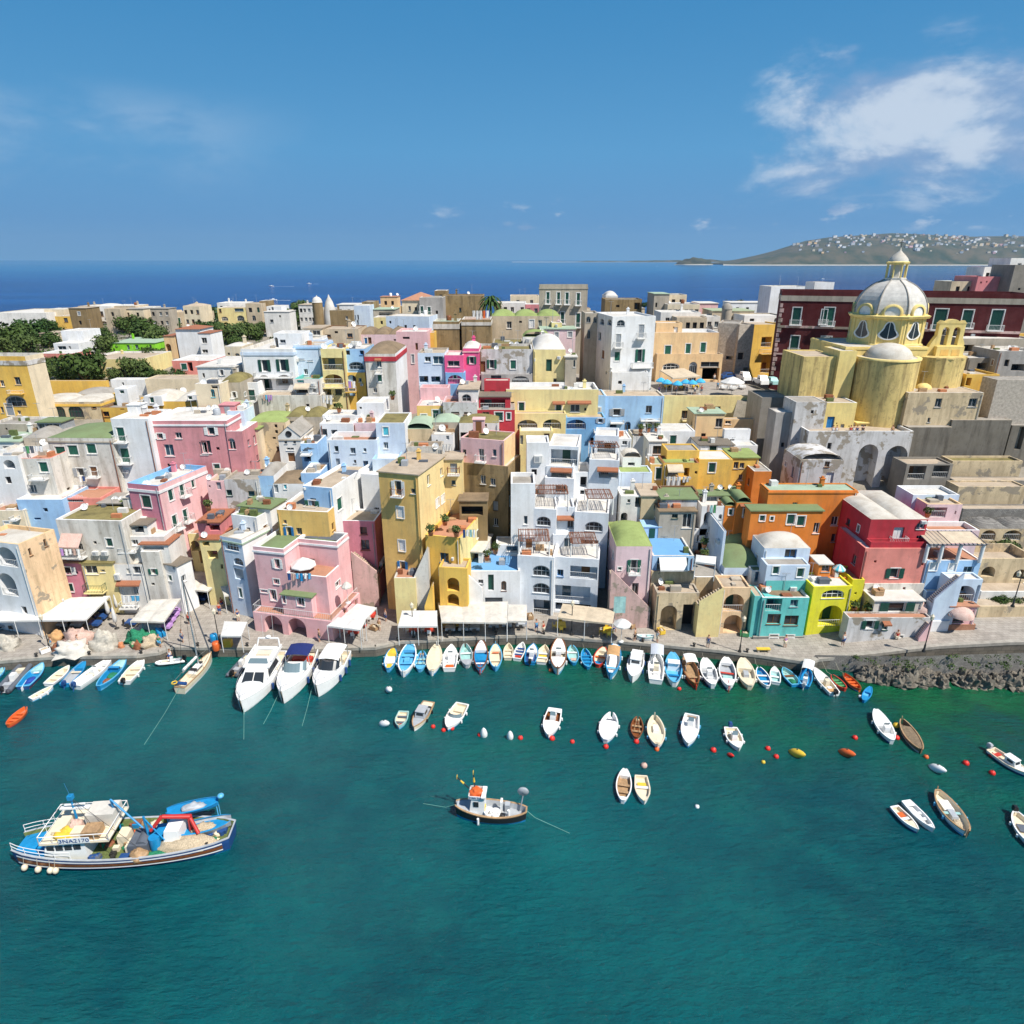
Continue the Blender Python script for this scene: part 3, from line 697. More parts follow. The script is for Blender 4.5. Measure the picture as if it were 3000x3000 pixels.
 sea=mixc(nt,maprange(nt,noise_n(nt,tex_pos(nt,(.25,1,1)),.010,6,.65),.38,.65),(.001,.034,.155),(.001,.064,.24))
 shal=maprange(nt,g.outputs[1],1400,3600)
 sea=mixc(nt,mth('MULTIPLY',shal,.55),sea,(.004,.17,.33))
 col=mixc(nt,maprange(nt,g.outputs[1],120,200),harb,sea)
 nt.links.new(col,b.inputs['Base Color']);b.inputs['Roughness'].default_value=.10;b.inputs['IOR'].default_value=1.33;nt.links.new(maprange(nt,g.outputs[1],90,400,.5,.04),b.inputs['Specular IOR Level'])
 w1=noise_n(nt,tex_pos(nt,(.7,1.7,1)),1.1,7,.66);w2=noise_n(nt,tex_pos(nt,(.6,1.4,1)),.22,3,.5)
 hgt=mth('ADD',mth('MULTIPLY',w1,.8),mth('MULTIPLY',w2,.8));bump(nt,b,hgt,1.0,1.1)
 m=MB();xs3=[-60000,-6000,-600,-120,120,600,6000,60000];ys3=[-400,0,60,200,800,4000,16000,70000]
 m.add([(x,y,0)for y in ys3 for x in xs3],[(j*8+i,j*8+i+1,(j+1)*8+i+1,(j+1)*8+i)for j in range(7)for i in range(7)])
 tag(m.build('sea_water','water'),kind='structure')
build_land()
# the town, from the skyline down to the quay
FARG='houses along the skyline';MIDG='houses stacked on the hillside';QG='houses facing the quay'
tile('A')
hs('long_house','long low cream house at the far left end of the skyline','owhite',-90,430,215,350,'y172','h 70 312 25 20',group=FARG,par=.2,rm='rclean')
hs('house','narrow off white house just left of the yellow skyline house','owhite',425,520,192,330,9,(1,1,'h',''),group=FARG,par=.2,rm='rclean')
hs('yellow_house','small bright yellow house on the skyline with a brown balcony door','yellow',515,800,247,362,'y207','w:n 620 262 38 42; bd:n 757 258 35 58',group=FARG,par=.25,rm='rbeige',ant=1)
hs('stone_house','bare brown stone tower house right of the yellow skyline house','stone',735,872,150,330,'y132','h 825 260 30 22; h 825 200 20 25',group=FARG,par=.2,chim=1,ant=1,rm='rclean')
hs('white_house','white two storey skyline house with a half round ground floor window','owhite',885,1045,152,345,10,'w:n 960 200 28 48; v:k 980 292 72 42; bw 1030 195 40 35',group=FARG,roof='vault',rm='rclean',vh=.8)
hs('grey_house','pale grey skyline house with one tall green shuttered balcony door','beige',1045,1275,147,340,10,'bg 1208 182 38 52; g:k 1190 258 80 42; w 1085 192 30 28; h 1092 255 15 22',group=FARG,par=.25,rm='rclean',tank=1,chim=1,ant=2,cop='white')
hs('house','cream skyline house with two small square windows under its flat roof','owhite',1277,1397,165,340,10,'w 1297 188 26 26; w 1357 186 26 28',group=FARG,par=.2,rm='rclean')
hs('house','cream skyline house with a dark fan shaped window','cream',1400,1600,202,350,10,'v:k 1537 242 44 34; h 1475 215 16 20',group=FARG,par=.2,rm='rclean',dish=1)
hs('long_house','long beige skyline house with two green shutters beside the trees','beige',1600,1935,208,340,8,'g 1690 260 26 48; g 1815 254 28 50',group=FARG,par=.15,rm='rbeige',ant=1)
hs('house','plain beige box house rising behind the long beige skyline house','beige',1725,1868,147,320,8,(1,1,'h',''),Y=290,group=FARG,par=.2,rm='rbeige',chim=1)
hs('shed','magenta shed with an aqua awning under the skyline houses','dpink',1345,1475,250,325,6,'y:g 1440 280 60 30; D 1400 285 40 30',group=FARG,par=.15,rm='rterra',cat='shed')
hs('white_house','white flat roofed villa among the trees with a wide grey window','white',500,735,502,640,'y445','w 587 528 78 52; w 658 528 20 32',group=MIDG,par=.3,rm='rclean',dish=1,matr='white')
hs('white_house','white windowless block behind the white flat roofed villa','white',570,775,385,600,9,'',group=MIDG,par=.2,rm='rclean',ant=1)
hs('porch','low porch with a terracotta fascia in front of the white villa','salmon',358,675,598,745,'y560','D 520 650 270 60',group=MIDG,par=.15,rm='rclean',cop='white',cat='porch')
hs('house','low pale house left of the white windowless block','cream',370,500,410,520,8,(1,1,'h',''),group=MIDG,roof='slab',rm='rbeige')
hs('green_house','bright lime green bungalow under a sage roof among the trees','green',1030,1462,500,590,'y447','w:k 1210 518 26 42; w:k 1290 516 30 38; w:k 1420 516 22 40',group=MIDG,roof='slab',rm='rpalegreen',dish=1,chim=1)
hs('yellow_house','long low house with a yellow upper wall and white lower wall in the garden','pyellow',770,1335,650,820,'y575','g:r 1035 735 42 40; D 1145 738 50 36',group=MIDG,par=.5,rm='rbeige',cop='owhite',chim=1,ant=1)
hs('white_house','tall white blank walled house with a red tiled hip roof','white',1652,1882,368,640,9,'',group=MIDG,roof='hip',rm='tiles',vh=.8,dish=1)
hs('house','small peach house with a dark arch left of the tall white hip roofed house','peach',1540,1645,435,640,7,'a 1590 505 48 85',group=MIDG,roof='slab',rm='tiles')
hs('pink_house','low salmon pink house with green shutters and a white terrace roof','salmon',1618,1985,665,830,'y608','g 1735 692 55 62; D 1795 680 45 85',group=MIDG,par=.35,rm='rclean',cop='white',dish=1)
tile('C')
hs('white_house','white two storey house with a tiled edge and wide windows above the garden','white',-30,75,440,690,8,'w 25 478 46 50; w 32 582 50 32',group=MIDG,roof='slab',rm='tiles')
tile('A')
hs('apartment_house','tall ochre apartment house at the left edge with a big glazed arch','yellow',-260,232,622,1330,'x405','w:k 165 820 58 72; B 160 940 130 30; w 20 850 40 60; v:k 145 995 195 100; g:k 90 1070 70 115; w 180 1135 35 42; w:k 20 1100 30 60',matr='cream',group=MIDG,par=.9,rm='rgrey',cop='wstained',cor='peel',corh=.9,rot=-3)
hs('garden_wall','tall plain yellow wall right of the ochre apartment house','yellow',420,1000,856,1020,1.0,'',group='yellow walls',par=.05,cat='wall',rm='rbeige',cop='yellow')
hs('white_wall_house','white tarpaulin covered wall beside the tall yellow wall','white',1040,1368,845,1000,3,'w 1160 870 20 30',group=MIDG,par=.1,rm='rclean')
hs('long_house','long blank sand coloured house along the garden edge','cream',1365,1965,838,1010,6,'g:k 1905 900 40 45; h 1665 930 20 20',group=MIDG,par=.2,rm='rbeige',ant=1)
hs('long_house','long peach house with two big green arched windows','peelcream',275,940,1055,1230,'y975','v:d 566 1095 96 110; v:d 713 1088 140 114; bw 410 1130 66 80; w:n 885 1085 36 34; c 475 1160 22 30',group=MIDG,roof='vault',nv=2,rm='rwhite',vh=.7,cor='yellow',corh=.5,surround=True)
hs('house','low house under a dark vaulted roof behind the long peach house','beige',690,1000,985,1100,7,'w 800 1000 24 40',group=MIDG,roof='vault',rm='rgrey',vh=1.0)
c=hs('long_house','long yellow house with two grey vaults and small white dormers','yellow',1295,1980,1050,1210,7,'g:d 1800 1108 118 52; h 1715 1135 24 26; w:n 1905 1122 26 32',group=MIDG,roof='vault',nv=2,rm='rwhite',vh=1.3,Y=105)
wg(c,'white',1352,1520,1000,-.4,2.2,'g:d 1432 1002 40 62',part='dormer',z0=c.z1-.6);wg(c,'white',1765,1960,990,-.5,2.2,'g:d 1792 992 44 64',part='dormer',z0=c.z1-.6)
c=hs('house','cluttered brown roofed house between the peach and yellow long houses','yellow',945,1300,1108,1260,6,'w:n 1000 1145 60 50; h 1150 1108 40 20; t 1240 1050 80 20',group=MIDG,par=.35,rm='rgrey',cop='brown',chim=1,dish=1,Y=103)
wg(c,'white',1075,1195,930,2.5,3,'d:d 1148 935 44 40',part='stair_room')
hs('grey_house','low grey house with rough stucco in front of the ochre apartment house','stone',-120,350,1262,1400,5,'h 60 1300 20 20',group=MIDG,par=.4,rm='rgrey',cop='wstained',Y=96.5)
hs('conservatory','small grey glazed roof kiosk left of the sage vaulted house','greyp',345,575,1250,1330,3,'w:k 390 1262 70 60; w:k 465 1262 70 60; w:k 535 1262 50 60',group=MIDG,roof='slab',rm='rgreen',cat='shed',Y=95.5)
hs('stone_house','rough grey stone house with a lumpy vault left of the sage vaulted house','stone',215,445,1395,1620,7,'h 330 1480 30 30',group=MIDG,roof='vault',rm='rgrey',vh=.9,Y=91.5)
hs('house','small shaded house with a sage slab roof at the left edge','owhite',-90,180,1432,1640,6,'w:k 62 1472 72 24',group=MIDG,roof='slab',rm='rpalegreen',Y=91)
hs('grey_house','weathered white house with a sage green vaulted roof and three green shutters in a row','wstained',442,1052,1395,1930,'y1258','g 570 1475 95 95; g 687 1463 95 95; g 860 1448 90 95; o:k 760 1680 64 76; bg:n 885 1665 66 90; d:n 790 1870 40 30; B 850 1860 180 30',group=MIDG,roof='vault',rm='rgreen',vh=.8,cor='stone',corh=.2,Y=89,dish=1,rot=-2)
hs('white_house','tall narrow white house with two tall green balcony doors one above the other','white',1040,1392,1213,1720,'y1120','bg 1140 1295 74 132; bg 1178 1490 84 138; c 1195 1690 50 30',group=MIDG,par=.5,rm='rclean',Y=89.6,chim=2,rot=-2)
c=hs('pink_house','long dusty pink house with a small terrace step at its right end','dusty',1390,2135,1232,1740,9,'o:w 1510 1352 54 52; w 1682 1342 62 58; w 1595 1455 88 110; w 1920 1432 70 120; @C o:w 86 1266 60 66; w 42 1382 82 112; h 145 1440 30 26',group=MIDG,par=.5,rm='rclean',cop='white',cor='white',corh=.25,Y=90.5,ant=2,tank=1,dish=2)
tile('C')
wg(c,'dusty',214,356,1300,-.2,6,'v 266 1360 64 98; h 145 1440 30 24',par=.6,cop='white',rm='rclean')
tile('A')
c=hs('white_house','white house with a salmon rimmed laundry terrace below the weathered sage roofed house','wstained',150,468,1588,1960,7,'g 410 1622 82 96; w 310 1838 70 78; B 380 1730 150 40; h 80 1800 20 20',group=MIDG,par=.6,rm='rterra',cop='salmon',Y=85.5,dish=1)
hs('white_house','white stuccoed house with an arched loggia at the left edge','white',-160,165,1565,1960,7,'a 85 1602 105 84',group=MIDG,par=.4,rm='rclean',Y=85)
tile('B')
hs('corner_house','large mauve corner house with white pilasters and a white roof terrace edged in blue','mauve',1120,1385,58,560,'x1812','g:d 1285 155 80 108','g:d 1503 92 46 112; bg:d 1602 50 42 110; g:d 1698 16 30 72; bg:d 1540 322 46 128; bg:d 1632 272 42 112',matr='lpink',rot=-15,group=MIDG,par=.7,rm='rclean',cop='bluew' if False else 'blue',cor='white',corh=.35,Y=81.5,ant=2,dish=3,chim=1)  # pink walls: shade is put into the mauve of the front
c=hs('blue_house','pale blue plain walled house at the left above the peach gabled house','lblue',140,545,190,480,6,'h 400 265 40 36; D 330 350 60 20',group=MIDG,par=.5,rm='rclean',cop='white',Y=83)
hs('house','small cream house at the left edge with a shuttered window','cream',-120,195,288,520,6,'g:w 60 382 46 40; B 150 330 60 20',group=MIDG,par=.4,rm='rterra',Y=82.2)
hs('house','low salmon terrace house beside the pale blue plain walled house','salmon',540,880,180,400,5,'A 635 172 190 45',group=MIDG,par=.3,rm='rterra',Y=84)
c=hs('white_house','wide weathered white house with a striped awning over its balcony and a mossy terrace roof','wstained',488,1062,372,980,'y190','y:s 645 488 185 85; A 640 575 175 62; B 645 640 235 40; h 835 556 30 28; g:d 960 532 56 72; c 850 640 55 34; c 930 640 55 34',group=MIDG,par=.3,rm='rmoss',cop='white',Y=77.8,dish=2,rot=-4)
wg(c,'dkgreen' if False else 'owhite',862,1120,226,5.5,4.0,'D 1000 232 230 80',part='veranda',roof='slab',rm='rgrey');wg(c,'owhite',1005,1290,418,1.2,4.5,'D 1150 425 230 60',part='veranda',roof='slab',rm='corru')
c=hs('white_house','white house with a cream terrace and a terracotta canopy below the mauve corner house','owhite',1040,1440,515,1000,5,'w:k 1088 548 72 54; w 1185 545 56 48; B 1120 600 190 30',group=MIDG,par=.3,rm='rclean',Y=78.5,dish=2)
wg(c,'owhite',1228,1475,588,-.8,3.2,'D 1345 598 190 38',part='veranda',roof='slab',rm='tiles')
hs('pink_house','small house with a mauve upper floor and red ground floor behind the big white canopy','mauve',445,708,748,1085,5,'o:w 582 785 88 64; g:d 612 930 62 72; h 680 828 18 16',group=QG,roof='slab',rm='rterra',Y=77.6)
hs('yellow_house','small yellow house with a green railed balcony between pink and white neighbours','pyellow',710,985,752,1085,5,'w 800 774 112 72; w 902 806 40 24; B 815 920 240 62; D 830 985 200 60',group=QG,roof='slab',rm='rmoss',Y=77.2,railm='dkgreen')
hs('white_house','white house with a big arched kitchen window under a tiled hood','owhite',988,1250,760,1095,6,'w:k 1130 797 34 44; w:k 1210 780 80 64; c 1038 838 52 50; t 1138 900 210 26; v 1136 935 150 96; B 1140 1080 170 40',group=QG,par=.2,rm='rwhite',Y=77.4,dish=3,tank=1)
hs('white_house','weathered white house with a small open green shuttered window','wstained',1232,1395,650,1100,6,'o 1348 800 40 46; h 1345 922 30 24; h 1290 1080 50 20',group=QG,par=.2,rm='rbeige',Y=77.2)
hs('white_house','slanted white house with a corrugated brown roof at the left of the alley','white',1385,1545,762,1080,'x1680','h 1525 765 18 40','w:k 1562 712 26 48; w 1620 850 30 60; B 1640 690 60 30',rot=-22,group=QG,roof='slab',rm='corru',Y=77.6)
c=hs('yellow_house','yellow arched house in the shade at the head of the alley','pyellow',1650,1990,490,860,6,'a 1715 552 72 92; D 1810 640 110 110; h 1800 560 40 30',group=MIDG,par=.3,rm='rterra',Y=84)
wg(c,'rterra' if False else 'salmon',1800,2010,400,2.5,4,'D 1900 410 150 40',roof='slab',rm='tiles',part='veranda')
hs('white_house','white house at the left edge with open arches and a long peach side wall','white',-260,150,560,1130,'x478','a 60 612 155 165; a 68 842 140 190','w:n 265 615 26 72; w:n 397 535 26 72',matr='peachstain',rot=-14,group=QG,par=.5,rm='rwhite',cop='peach',Y=72.5)
hs('house','low red walled porch house with a brown door beside the peach side wall','red',300,470,930,1060,6,'D 400 850 60 60; d:n 305 900 40 70',group=QG,par=.6,rm='rgrey',Y=79)
tile('C')
hs('yellow_house','far yellow villa with big arched windows among the trees','pyellow',135,385,215,350,9,'w:n 165 225 22 32; w:k 330 220 80 28; v:k 345 282 64 46; v 205 292 60 36',group=FARG,par=.2,rm='rbeige',Y=250)
hs('white_house','white top floor above the far yellow villa','owhite',135,380,172,330,9,(4,1,'wh',''),group=FARG,par=.2,rm='rclean',Y=259.5,ant=1,chim=2)
hs('house','cream skyline house with three small dark arches right of the far yellow villa','beige',385,520,178,345,9,'v:k 462 282 32 44; d 500 212 22 44; h 430 215 30 40',group=FARG,par=.2,rm='rbeige',ant=1,Y=250)
hs('stone_house','brown tuff tower house on the skyline','tuff',508,580,155,330,7,(1,2,'h',''),group=FARG,par=.2,rm='rbrown',Y=255)
hs('white_house','white skyline house with two tall narrow arched windows','white',570,700,203,340,9,'v:k 600 222 16 34; v:k 626 205 18 44',group=FARG,par=.15,rm='rclean',Y=252)
hs('white_house','low white garden house below the arched white skyline house','owhite',548,770,252,345,7,'w:k 618 318 30 28; h 690 280 16 20',group=FARG,roof='slab',rm='rclean',Y=232)
hs('stone_house','brown tuff house with one small window and a dark right wall','tuff',1125,1325,236,400,'x1340','w 1277 288 20 28',group=FARG,par=.2,rm='rbeige',Y=200,chim=1)
hs('white_house','white skyline house with a red tiled ridge behind the tuff house','white',1190,1400,190,330,9,(3,1,'wh',''),group=FARG,roof='slab',rm='rclean',Y=232,ant=1)
hs('blue_house','narrow pale blue house with three slim windows between tuff walls','pblue',1338,1475,195,400,7,'v:k 1350 278 14 38; v:k 1377 275 14 44; v:k 1375 325 14 34',group=FARG,par=.2,rm='rclean',Y=203)
hs('stone_house','tall dark tuff house right of the narrow pale blue house','tuffstain',1410,1510,165,400,9,(1,2,'h',''),group=FARG,par=.2,rm='rgrey',Y=212)
hs('house','tuff house with a sage canopy terrace right of the dark tuff house','pyellow',1512,1705,300,400,7,'D 1600 255 120 30; h 1585 330 20 30',group=FARG,par=.3,rm='rbeige',Y=196)
hs('house','brown house under a pale green flat roof on the skyline','stone',1510,1700,232,380,9,'A 1620 255 120 34',group=FARG,roof='slab',rm='rpalegreen',Y=208,dish=1)
hs('house','peach roof room on the skyline with a white tank','peach',1572,1722,120,330,6,(2,1,'h',''),group=FARG,roof='slab',rm='rterra',Y=246,tank=1,dish=1)
hs('white_house','long low pale blue and white house with small dark windows','pblue',1620,2000,290,440,10,'h 1730 372 22 36; h 1795 366 22 36; h 1872 368 22 36; h 1660 330 18 24',group=FARG,par=.2,rm='rclean',Y=180,rot=-8,tank=1,dish=1)
hs('house','beige house with a glazed veranda on its left','beige',1050,1378,402,600,8,'w:n 1112 450 52 24; w:n 1305 440 46 36; h 1185 420 30 20',group=MIDG,par=.2,rm='rbeige',cop='brown',Y=131,dish=2,chim=2)
hs('conservatory','glazed cream veranda left of the beige house','cream',895,1052,398,560,6,'w 935 412 70 46; w 1010 412 70 46',group=MIDG,roof='slab',rm='rbeige',cat='veranda',Y=130)
hs('house','long pale pink house under a row of dark brown vaults','lilac',1380,1770,450,600,9,'d:n 1480 475 30 60; g:b 1445 478 26 58; h 1700 490 20 16',group=MIDG,roof='vault',nv=3,rm='rbrown',vh=1.1,Y=133,ant=2)
c=hs('white_house','large white house with quoined corners, green shuttered balcony doors and a loggia below','white',342,802,578,1230,'y455','o:d 555 672 52 104; o:d 715 668 54 104; B 640 778 330 42; a 560 808 122 165; a 730 806 150 92',group=MIDG,par=.5,rm='rclean',Y=109,cor='pblue',corh=.5)
wg(c,'white',332,492,872,-3.0,3.0,'bg:d 428 935 88 98; A 410 0 1 1',par=.3,rm='rclean',part='lower_wing');wg(c,'white',630,880,440,4.0,5,'w:k 715 495 50 30; a 655 475 40 88',par=.5,rm='rclean',part='roof_room')
wg(c,'wstained',490,1045,985,-4.5,4.4,'h 935 1060 28 28; h 770 1070 12 12',par=.3,rm='rbeige',part='terrace_wall')
hs('blue_house','tall pale blue house with two blind white windows right of the large quoined house','pblue',806,1045,545,1180,8,'w 875 662 62 10; w 955 676 48 10',group=MIDG,par=.3,rm='rbeige',cor='lblue',corh=.25,Y=110.5,chim=1)
c=hs('white_house','small white house with an aqua pool terrace and an orange awning','owhite',815,1040,840,1180,5,'w:k 870 850 62 26; y:b 890 878 135 34; D 878 912 112 56; bo:k 990 925 34 36; c 985 875 36 26',group=MIDG,par=.5,rm='rpalegreen',cop='aqua' if False else 'teal',Y=106)
c=hs('yellow_house','yellow house with a deep terrace above a dark red arch and a railed balcony','pyellow',1045,1255,575,1180,7,'A 1150 655 195 110; a 1155 800 175 90; B 1150 870 220 40; A 1098 925 84 62; w:d 1206 922 60 56; B 1110 975 110 30',group=MIDG,par=.3,rm='rclean',Y=108,dish=1)
c=hs('blue_house','house with a pale blue upper floor and a yellow lower floor hung with laundry','lblue',1255,1440,575,780,7,'w:b 1408 590 32 38; v:k 1363 690 136 66; h 1285 590 40 40',group=MIDG,par=.2,rm='rclean',Y=109,z0=None,dish=1)
wg(c,'yellow',1256,1438,785,-.35,5,'a 1320 805 78 62; w 1395 832 26 36; B 1318 905 90 40; A 1325 925 52 66; c 1412 880 24 20',part='lower_floor',par=.1)
hs('grey_house','bare grey house with a brown vault roof behind a red parapet','wstained',1436,1702,620,1060,'x1800','w 1560 668 46 72; B 1562 760 60 26; g 1567 800 42 66; v 1528 912 30 50; t 1555 655 60 16; h 1735 820 10 20','',matr='white',group=MIDG,roof='vault',rm='rbrown',vh=1.3,cor='red',corh=.7,Y=107,dish=2)
hs('house','cream house with a flat lime roof below the garden trees','owhite',-40,285,738,1080,'y648','o:w 178 760 30 50; h 20 790 20 40',group=MIDG,roof='slab',rm='rclean',Y=108)
hs('stone_house','stone house with a mossy vault beside the large quoined house','stone',158,335,872,1160,7,'o:w 290 955 28 50; v:k 150 950 34 40',group=MIDG,roof='vault',rm='rmoss',vh=1.0,Y=103)
hs('house','low cream house with a domed roof at the edge of the garden','cream',200,350,555,760,6,'v:k 315 615 40 24; h 240 610 20 20',group=MIDG,roof='vault',rm='rclean',vh=.4,Y=124)
hs('yellow_house','cream house with pale yellow walls and an orange canopy above the pink terrace','cream',-60,160,885,1230,6,'y:b 120 855 80 26; D 120 885 70 40; v:a 100 930 36 70',group=MIDG,par=.4,rm='rclean',Y=100)
hs('house','low house with a pale green vault above the narrow white arched terrace','owhite',150,350,1108,1260,5,'',group=MIDG,roof='vault',rm='rpale',vh=.8,Y=98.5)
hs('white_house','narrow white house with a shaded roof terrace at the end of the pink house','pblue',222,368,1122,1440,4,'A 285 1170 98 62; B 280 1250 100 36',group=MIDG,par=.2,rm='rclean',Y=95.5)
c=hs('stone_house','beige stone house with a lime green vaulted roof above the scooter yard','peelcream',392,738,1222,1640,7,'h 655 1240 26 30; h 660 1290 26 30; h 640 1350 30 20',group=MIDG,roof='vault',rm='rlime',vh=.8,Y=97,matr='cream')
wg(c,'cream',395,498,1285,-2.0,3,'h 440 1325 18 22',part='annexe',rm='rlime',roof='slab')
hs('stone_house','grey stone house with mossy humps on its roof under the white retaining wall','stone',742,1050,1175,1480,6,'w 795 1208 46 64; h 932 1232 30 26; w:n 935 1280 46 32; B 860 1240 50 12',group=MIDG,roof='vault',nv=2,rm='rmoss',vh=.9,Y=99)
c=hs('chapel','small white chapel front with a triangular pediment and round window','owhite',672,866,1345,1570,8,'v 773 1308 1 1; v:k 740 1375 24 36; v:k 818 1375 24 34; d:n 792 1490 62 78; w 780 1445 66 22',group=MIDG,cat='chapel',roof='gable',rm='rgrey',vh=1.5,Y=92.5,cor='stone',corh=.18)
m=MB();m.lathe([(0,.02),(.33,.02),(.36,.06),(.44,.06),(.46,0)],16,M=Matrix.Translation(c.FF.pt(c.W*.5,c.z1+.35,.01))@Matrix.Rotation(R(90),4,'X'));m.build('round_window','dark',c.root,c.off)
c0=hs('blue_house','small pale blue shop house with a swordfish painted on its wall','lblue',868,1015,1408,1620,5,'w:k 912 1460 50 16; B 920 1475 110 20; D 932 1515 62 52',group=MIDG,par=.5,rm='rclean',cop='white',Y=91.5)
sf=c0.FF;w_=c0.W;m=MB();P=[(.08,.0),(.2,.06),(.36,.12),(.42,.2),(.48,.11),(.66,.08),(.78,.02),(.98,-.01),(.78,-.04),(.6,-.08),(.4,-.06),(.22,-.04),(.1,-.13)]
prism(m,[(w_*(.15+.7*x),c0.z1-.75+y*w_*.6)for x,y in P],sf,.03,.004);m.build('painted_swordfish','bdgrey',c0.root,c0.off)
c=hs('white_house','white house with a round top stair and two dark doorways above the blue shop house','white',1038,1330,1232,1560,6,'A 1080 1280 52 70; A 1168 1288 56 40',group=MIDG,par=.4,rm='rclean',Y=96.5,dish=1)
wg(c,'white',1062,1400,1160,3.0,4,'w 1112 1182 34 16; w:k 1260 1186 22 34; d:k 1410 1155 16 50',rm='rclean');wg(c,'white',1362,1600,1052,4.0,5,'h 1400 1085 20 20',rm='rclean',par=.3)
hs('lilac_house','low lilac white house behind the salmon roof terrace','lilac',1330,1540,1228,1480,5,'w 1480 1300 50 10',group=MIDG,par=.3,rm='rclean',Y=97,cop='white')
c=hs('blue_house','pale blue white house with a salmon paved roof terrace and scattered small windows','pblue',1105,1542,1378,1690,'y1302','w:k 1187 1430 36 52; w:k 1332 1446 46 52; w 1437 1450 26 32; d:k 1202 1540 36 100; w:k 1350 1552 22 30; w:b 1445 1560 46 66; c 1262 1590 40 50',group=MIDG,par=.8,rm='rterra',cop='white',Y=90)
wg(c,'pblue',1530,1785,1228,1.5,7,'g:a 1620 1262 52 76',rm='rmoss',par=.15,cop='white',matr='white',part='tower')
wg(c,'pblue',1500,1730,1545,-2.2,5,'h 1640 1640 20 20',rm='rclean',par=.5,part='terrace_block',cop='aqua' if False else 'lblue')
hs('grey_house','grey peeling house with two small green windows and a dirty terrace roof','peel',196,496,1722,2000,'y1632','w:d 237 1815 66 52; w:d 440 1826 56 50',group=MIDG,par=.3,rm='rgrey',Y=86,dish=1)
c=hs('blue_house','sky blue house with a dark vaulted roof and a brown door canopy','lblue',498,632,1692,1960,6,'',matr='white',group=MIDG,roof='vault',rm='rgrey',vh=.9,Y=86.5,dish=3)
wg(c,'white',628,892,1762,-.6,6,'d:k 655 1757 40 84; g:a 735 1740 26 68',roof='vault',rm='rbrown',vh=.7)
hs('pink_house','small pale pink house with a dark door under the long dusty pink house','lpink',42,196,1738,1980,5,'d:k 152 1748 42 66; h 72 1775 16 20',group=MIDG,par=.15,rm='rbeige',Y=86)
hs('blue_house','low blue wall house behind the white cube with the solar panel','lblue',872,1040,1668,1900,5,'w:k 865 1710 26 50',group=MIDG,par=.5,rm='rclean',cop='white',Y=86.5)
c=hs('white_house','white cube house with a blue shaded front, a solar panel and bright green shutters','lblue',892,1146,1790,2150,'x1510','w:k 985 1890 50 80; c 912 1790 16 20; @D bo 975 200 60 100','g 1437 1790 46 102; g 1217 1882 46 114; w:k 1490 1792 34 74',matr='white',rot=-14,group=MIDG,par=.5,rm='rbeige',cop='white',Y=80)  # white walls: the blue of the front is painted shade
m=MB();p=roof_pt(c,.75,.55,.25);M_=Matrix.Translation(p)@Matrix.Rotation(R(-10),4,'Z')@Matrix.Rotation(R(24),4,'X');m.box(-1.1,-.8,0,1.1,.8,.08,0,M_);m.box(-1.0,-.7,.08,-.03,.7,.085,1,M_);m.box(.03,-.7,.08,1.0,.7,.085,1,M_);m.build('solar_panel',('chrome','bdgrey'),c.root,c.off)
wg(c,'white',1400,1610,1680,5.5,6,'',rm='rclean',par=.4,rot=-10)
tile('D')
c=hs('ochre_house','ochre lower house with a pergola terrace and open blue shutters under the white cube','ochre',662,1108,290,620,7,'o:b 770 432 42 80; w 735 370 30 34; w:k 860 440 50 62',group=MIDG,par=.35,rm='rbeige',cop='white',Y=78,rot=-8,dish=1)
hs('white_house','white corner house with an arched window, roof canopy and long bright side wall','pblue',163,348,528,960,'x600','v 267 560 112 76; v:k 325 706 80 62; d:k 330 800 78 92',matr='white',rot=-22,group=QG,par=.5,rm='rclean',cor='rpalegreen',corh=.2,Y=76.8)  # front's pale blue holds the shade on white walls, side stays white
hs('white_house','low white house under a sage green roof with a row of air conditioners','white',325,600,262,640,'y180','c 360 272 34 26; c 400 272 34 26; c 440 274 34 26',matr='white',rot=-14,group=MIDG,roof='slab',rm='rgreen',Y=81.5)
hs('white_house','small white house with a flat sage roof and aerial left of the pink quay house','white',262,480,335,640,6,'',group=MIDG,par=.2,rm='rgreen',rot=-18,Y=79.8,ant=1)
hs('house','orange tiled house at the left behind the white corner house','dpink',-40,160,395,700,5,'D 120 415 100 50; h 60 400 30 20',group=MIDG,roof='slab',rm='tiles',Y=81)
hs('yellow_house','small yellow house with an orange tiled roof and grated gate in the alley','pyellow',-20,165,545,800,5,'D 40 560 60 40; D 100 640 90 70; h 180 760 20 40',group=MIDG,roof='slab',rm='tiles',Y=79.5)
A,B,u,n,z1,Y=footprint(455,1070,632,1250,R(-13),73.2)
W_=(B-A).dot(u);D_=solve_D('x1288',A,B,n,z1)
c=Ctx();c.mat='pink';c.corh=.25;c.railm='rail';c.surround=True;c.Y=Y;c.off=Vector((A.x,A.y,1.2));c.root=thing('pink_house','big pink house on the quay with two ground floor arches and sage roof','house',c.off,0,QG)
zb=1.2;zb1=onplane(700,1150,A,n).z
kW=W_*.44;zt=onplane(880,850,A,n).z
volume(c,'left_wing','pink',A,u,n,kW,D_,zb1-.3,z1,'o:w 668 715 44 78; w 660 890 48 44; w 552 985 60 22; w 632 985 52 92','','',.5,'flat','rgreen','white',cor='white')
volume(c,'terrace_wing','pink',A+u*(kW+.002),u,n,W_-kW-.004,D_,zb1-.3,zt,'','bw 1182 690 34 116; w 1070 866 36 66; w 1080 1000 36 112; w 1200 905 46 60','',.5,'flat','rterra','white')
bk=A+u*(kW+.004)-n*3.4
volume(c,'rear_wing','pink',bk,u,n,W_-kW-.008,D_-3.4,zt-.6,z1,'d:w 800 705 50 90; d:w 975 710 50 60','w 1182 690 40 100','',.5,'flat','rgreen','white',cor='white')
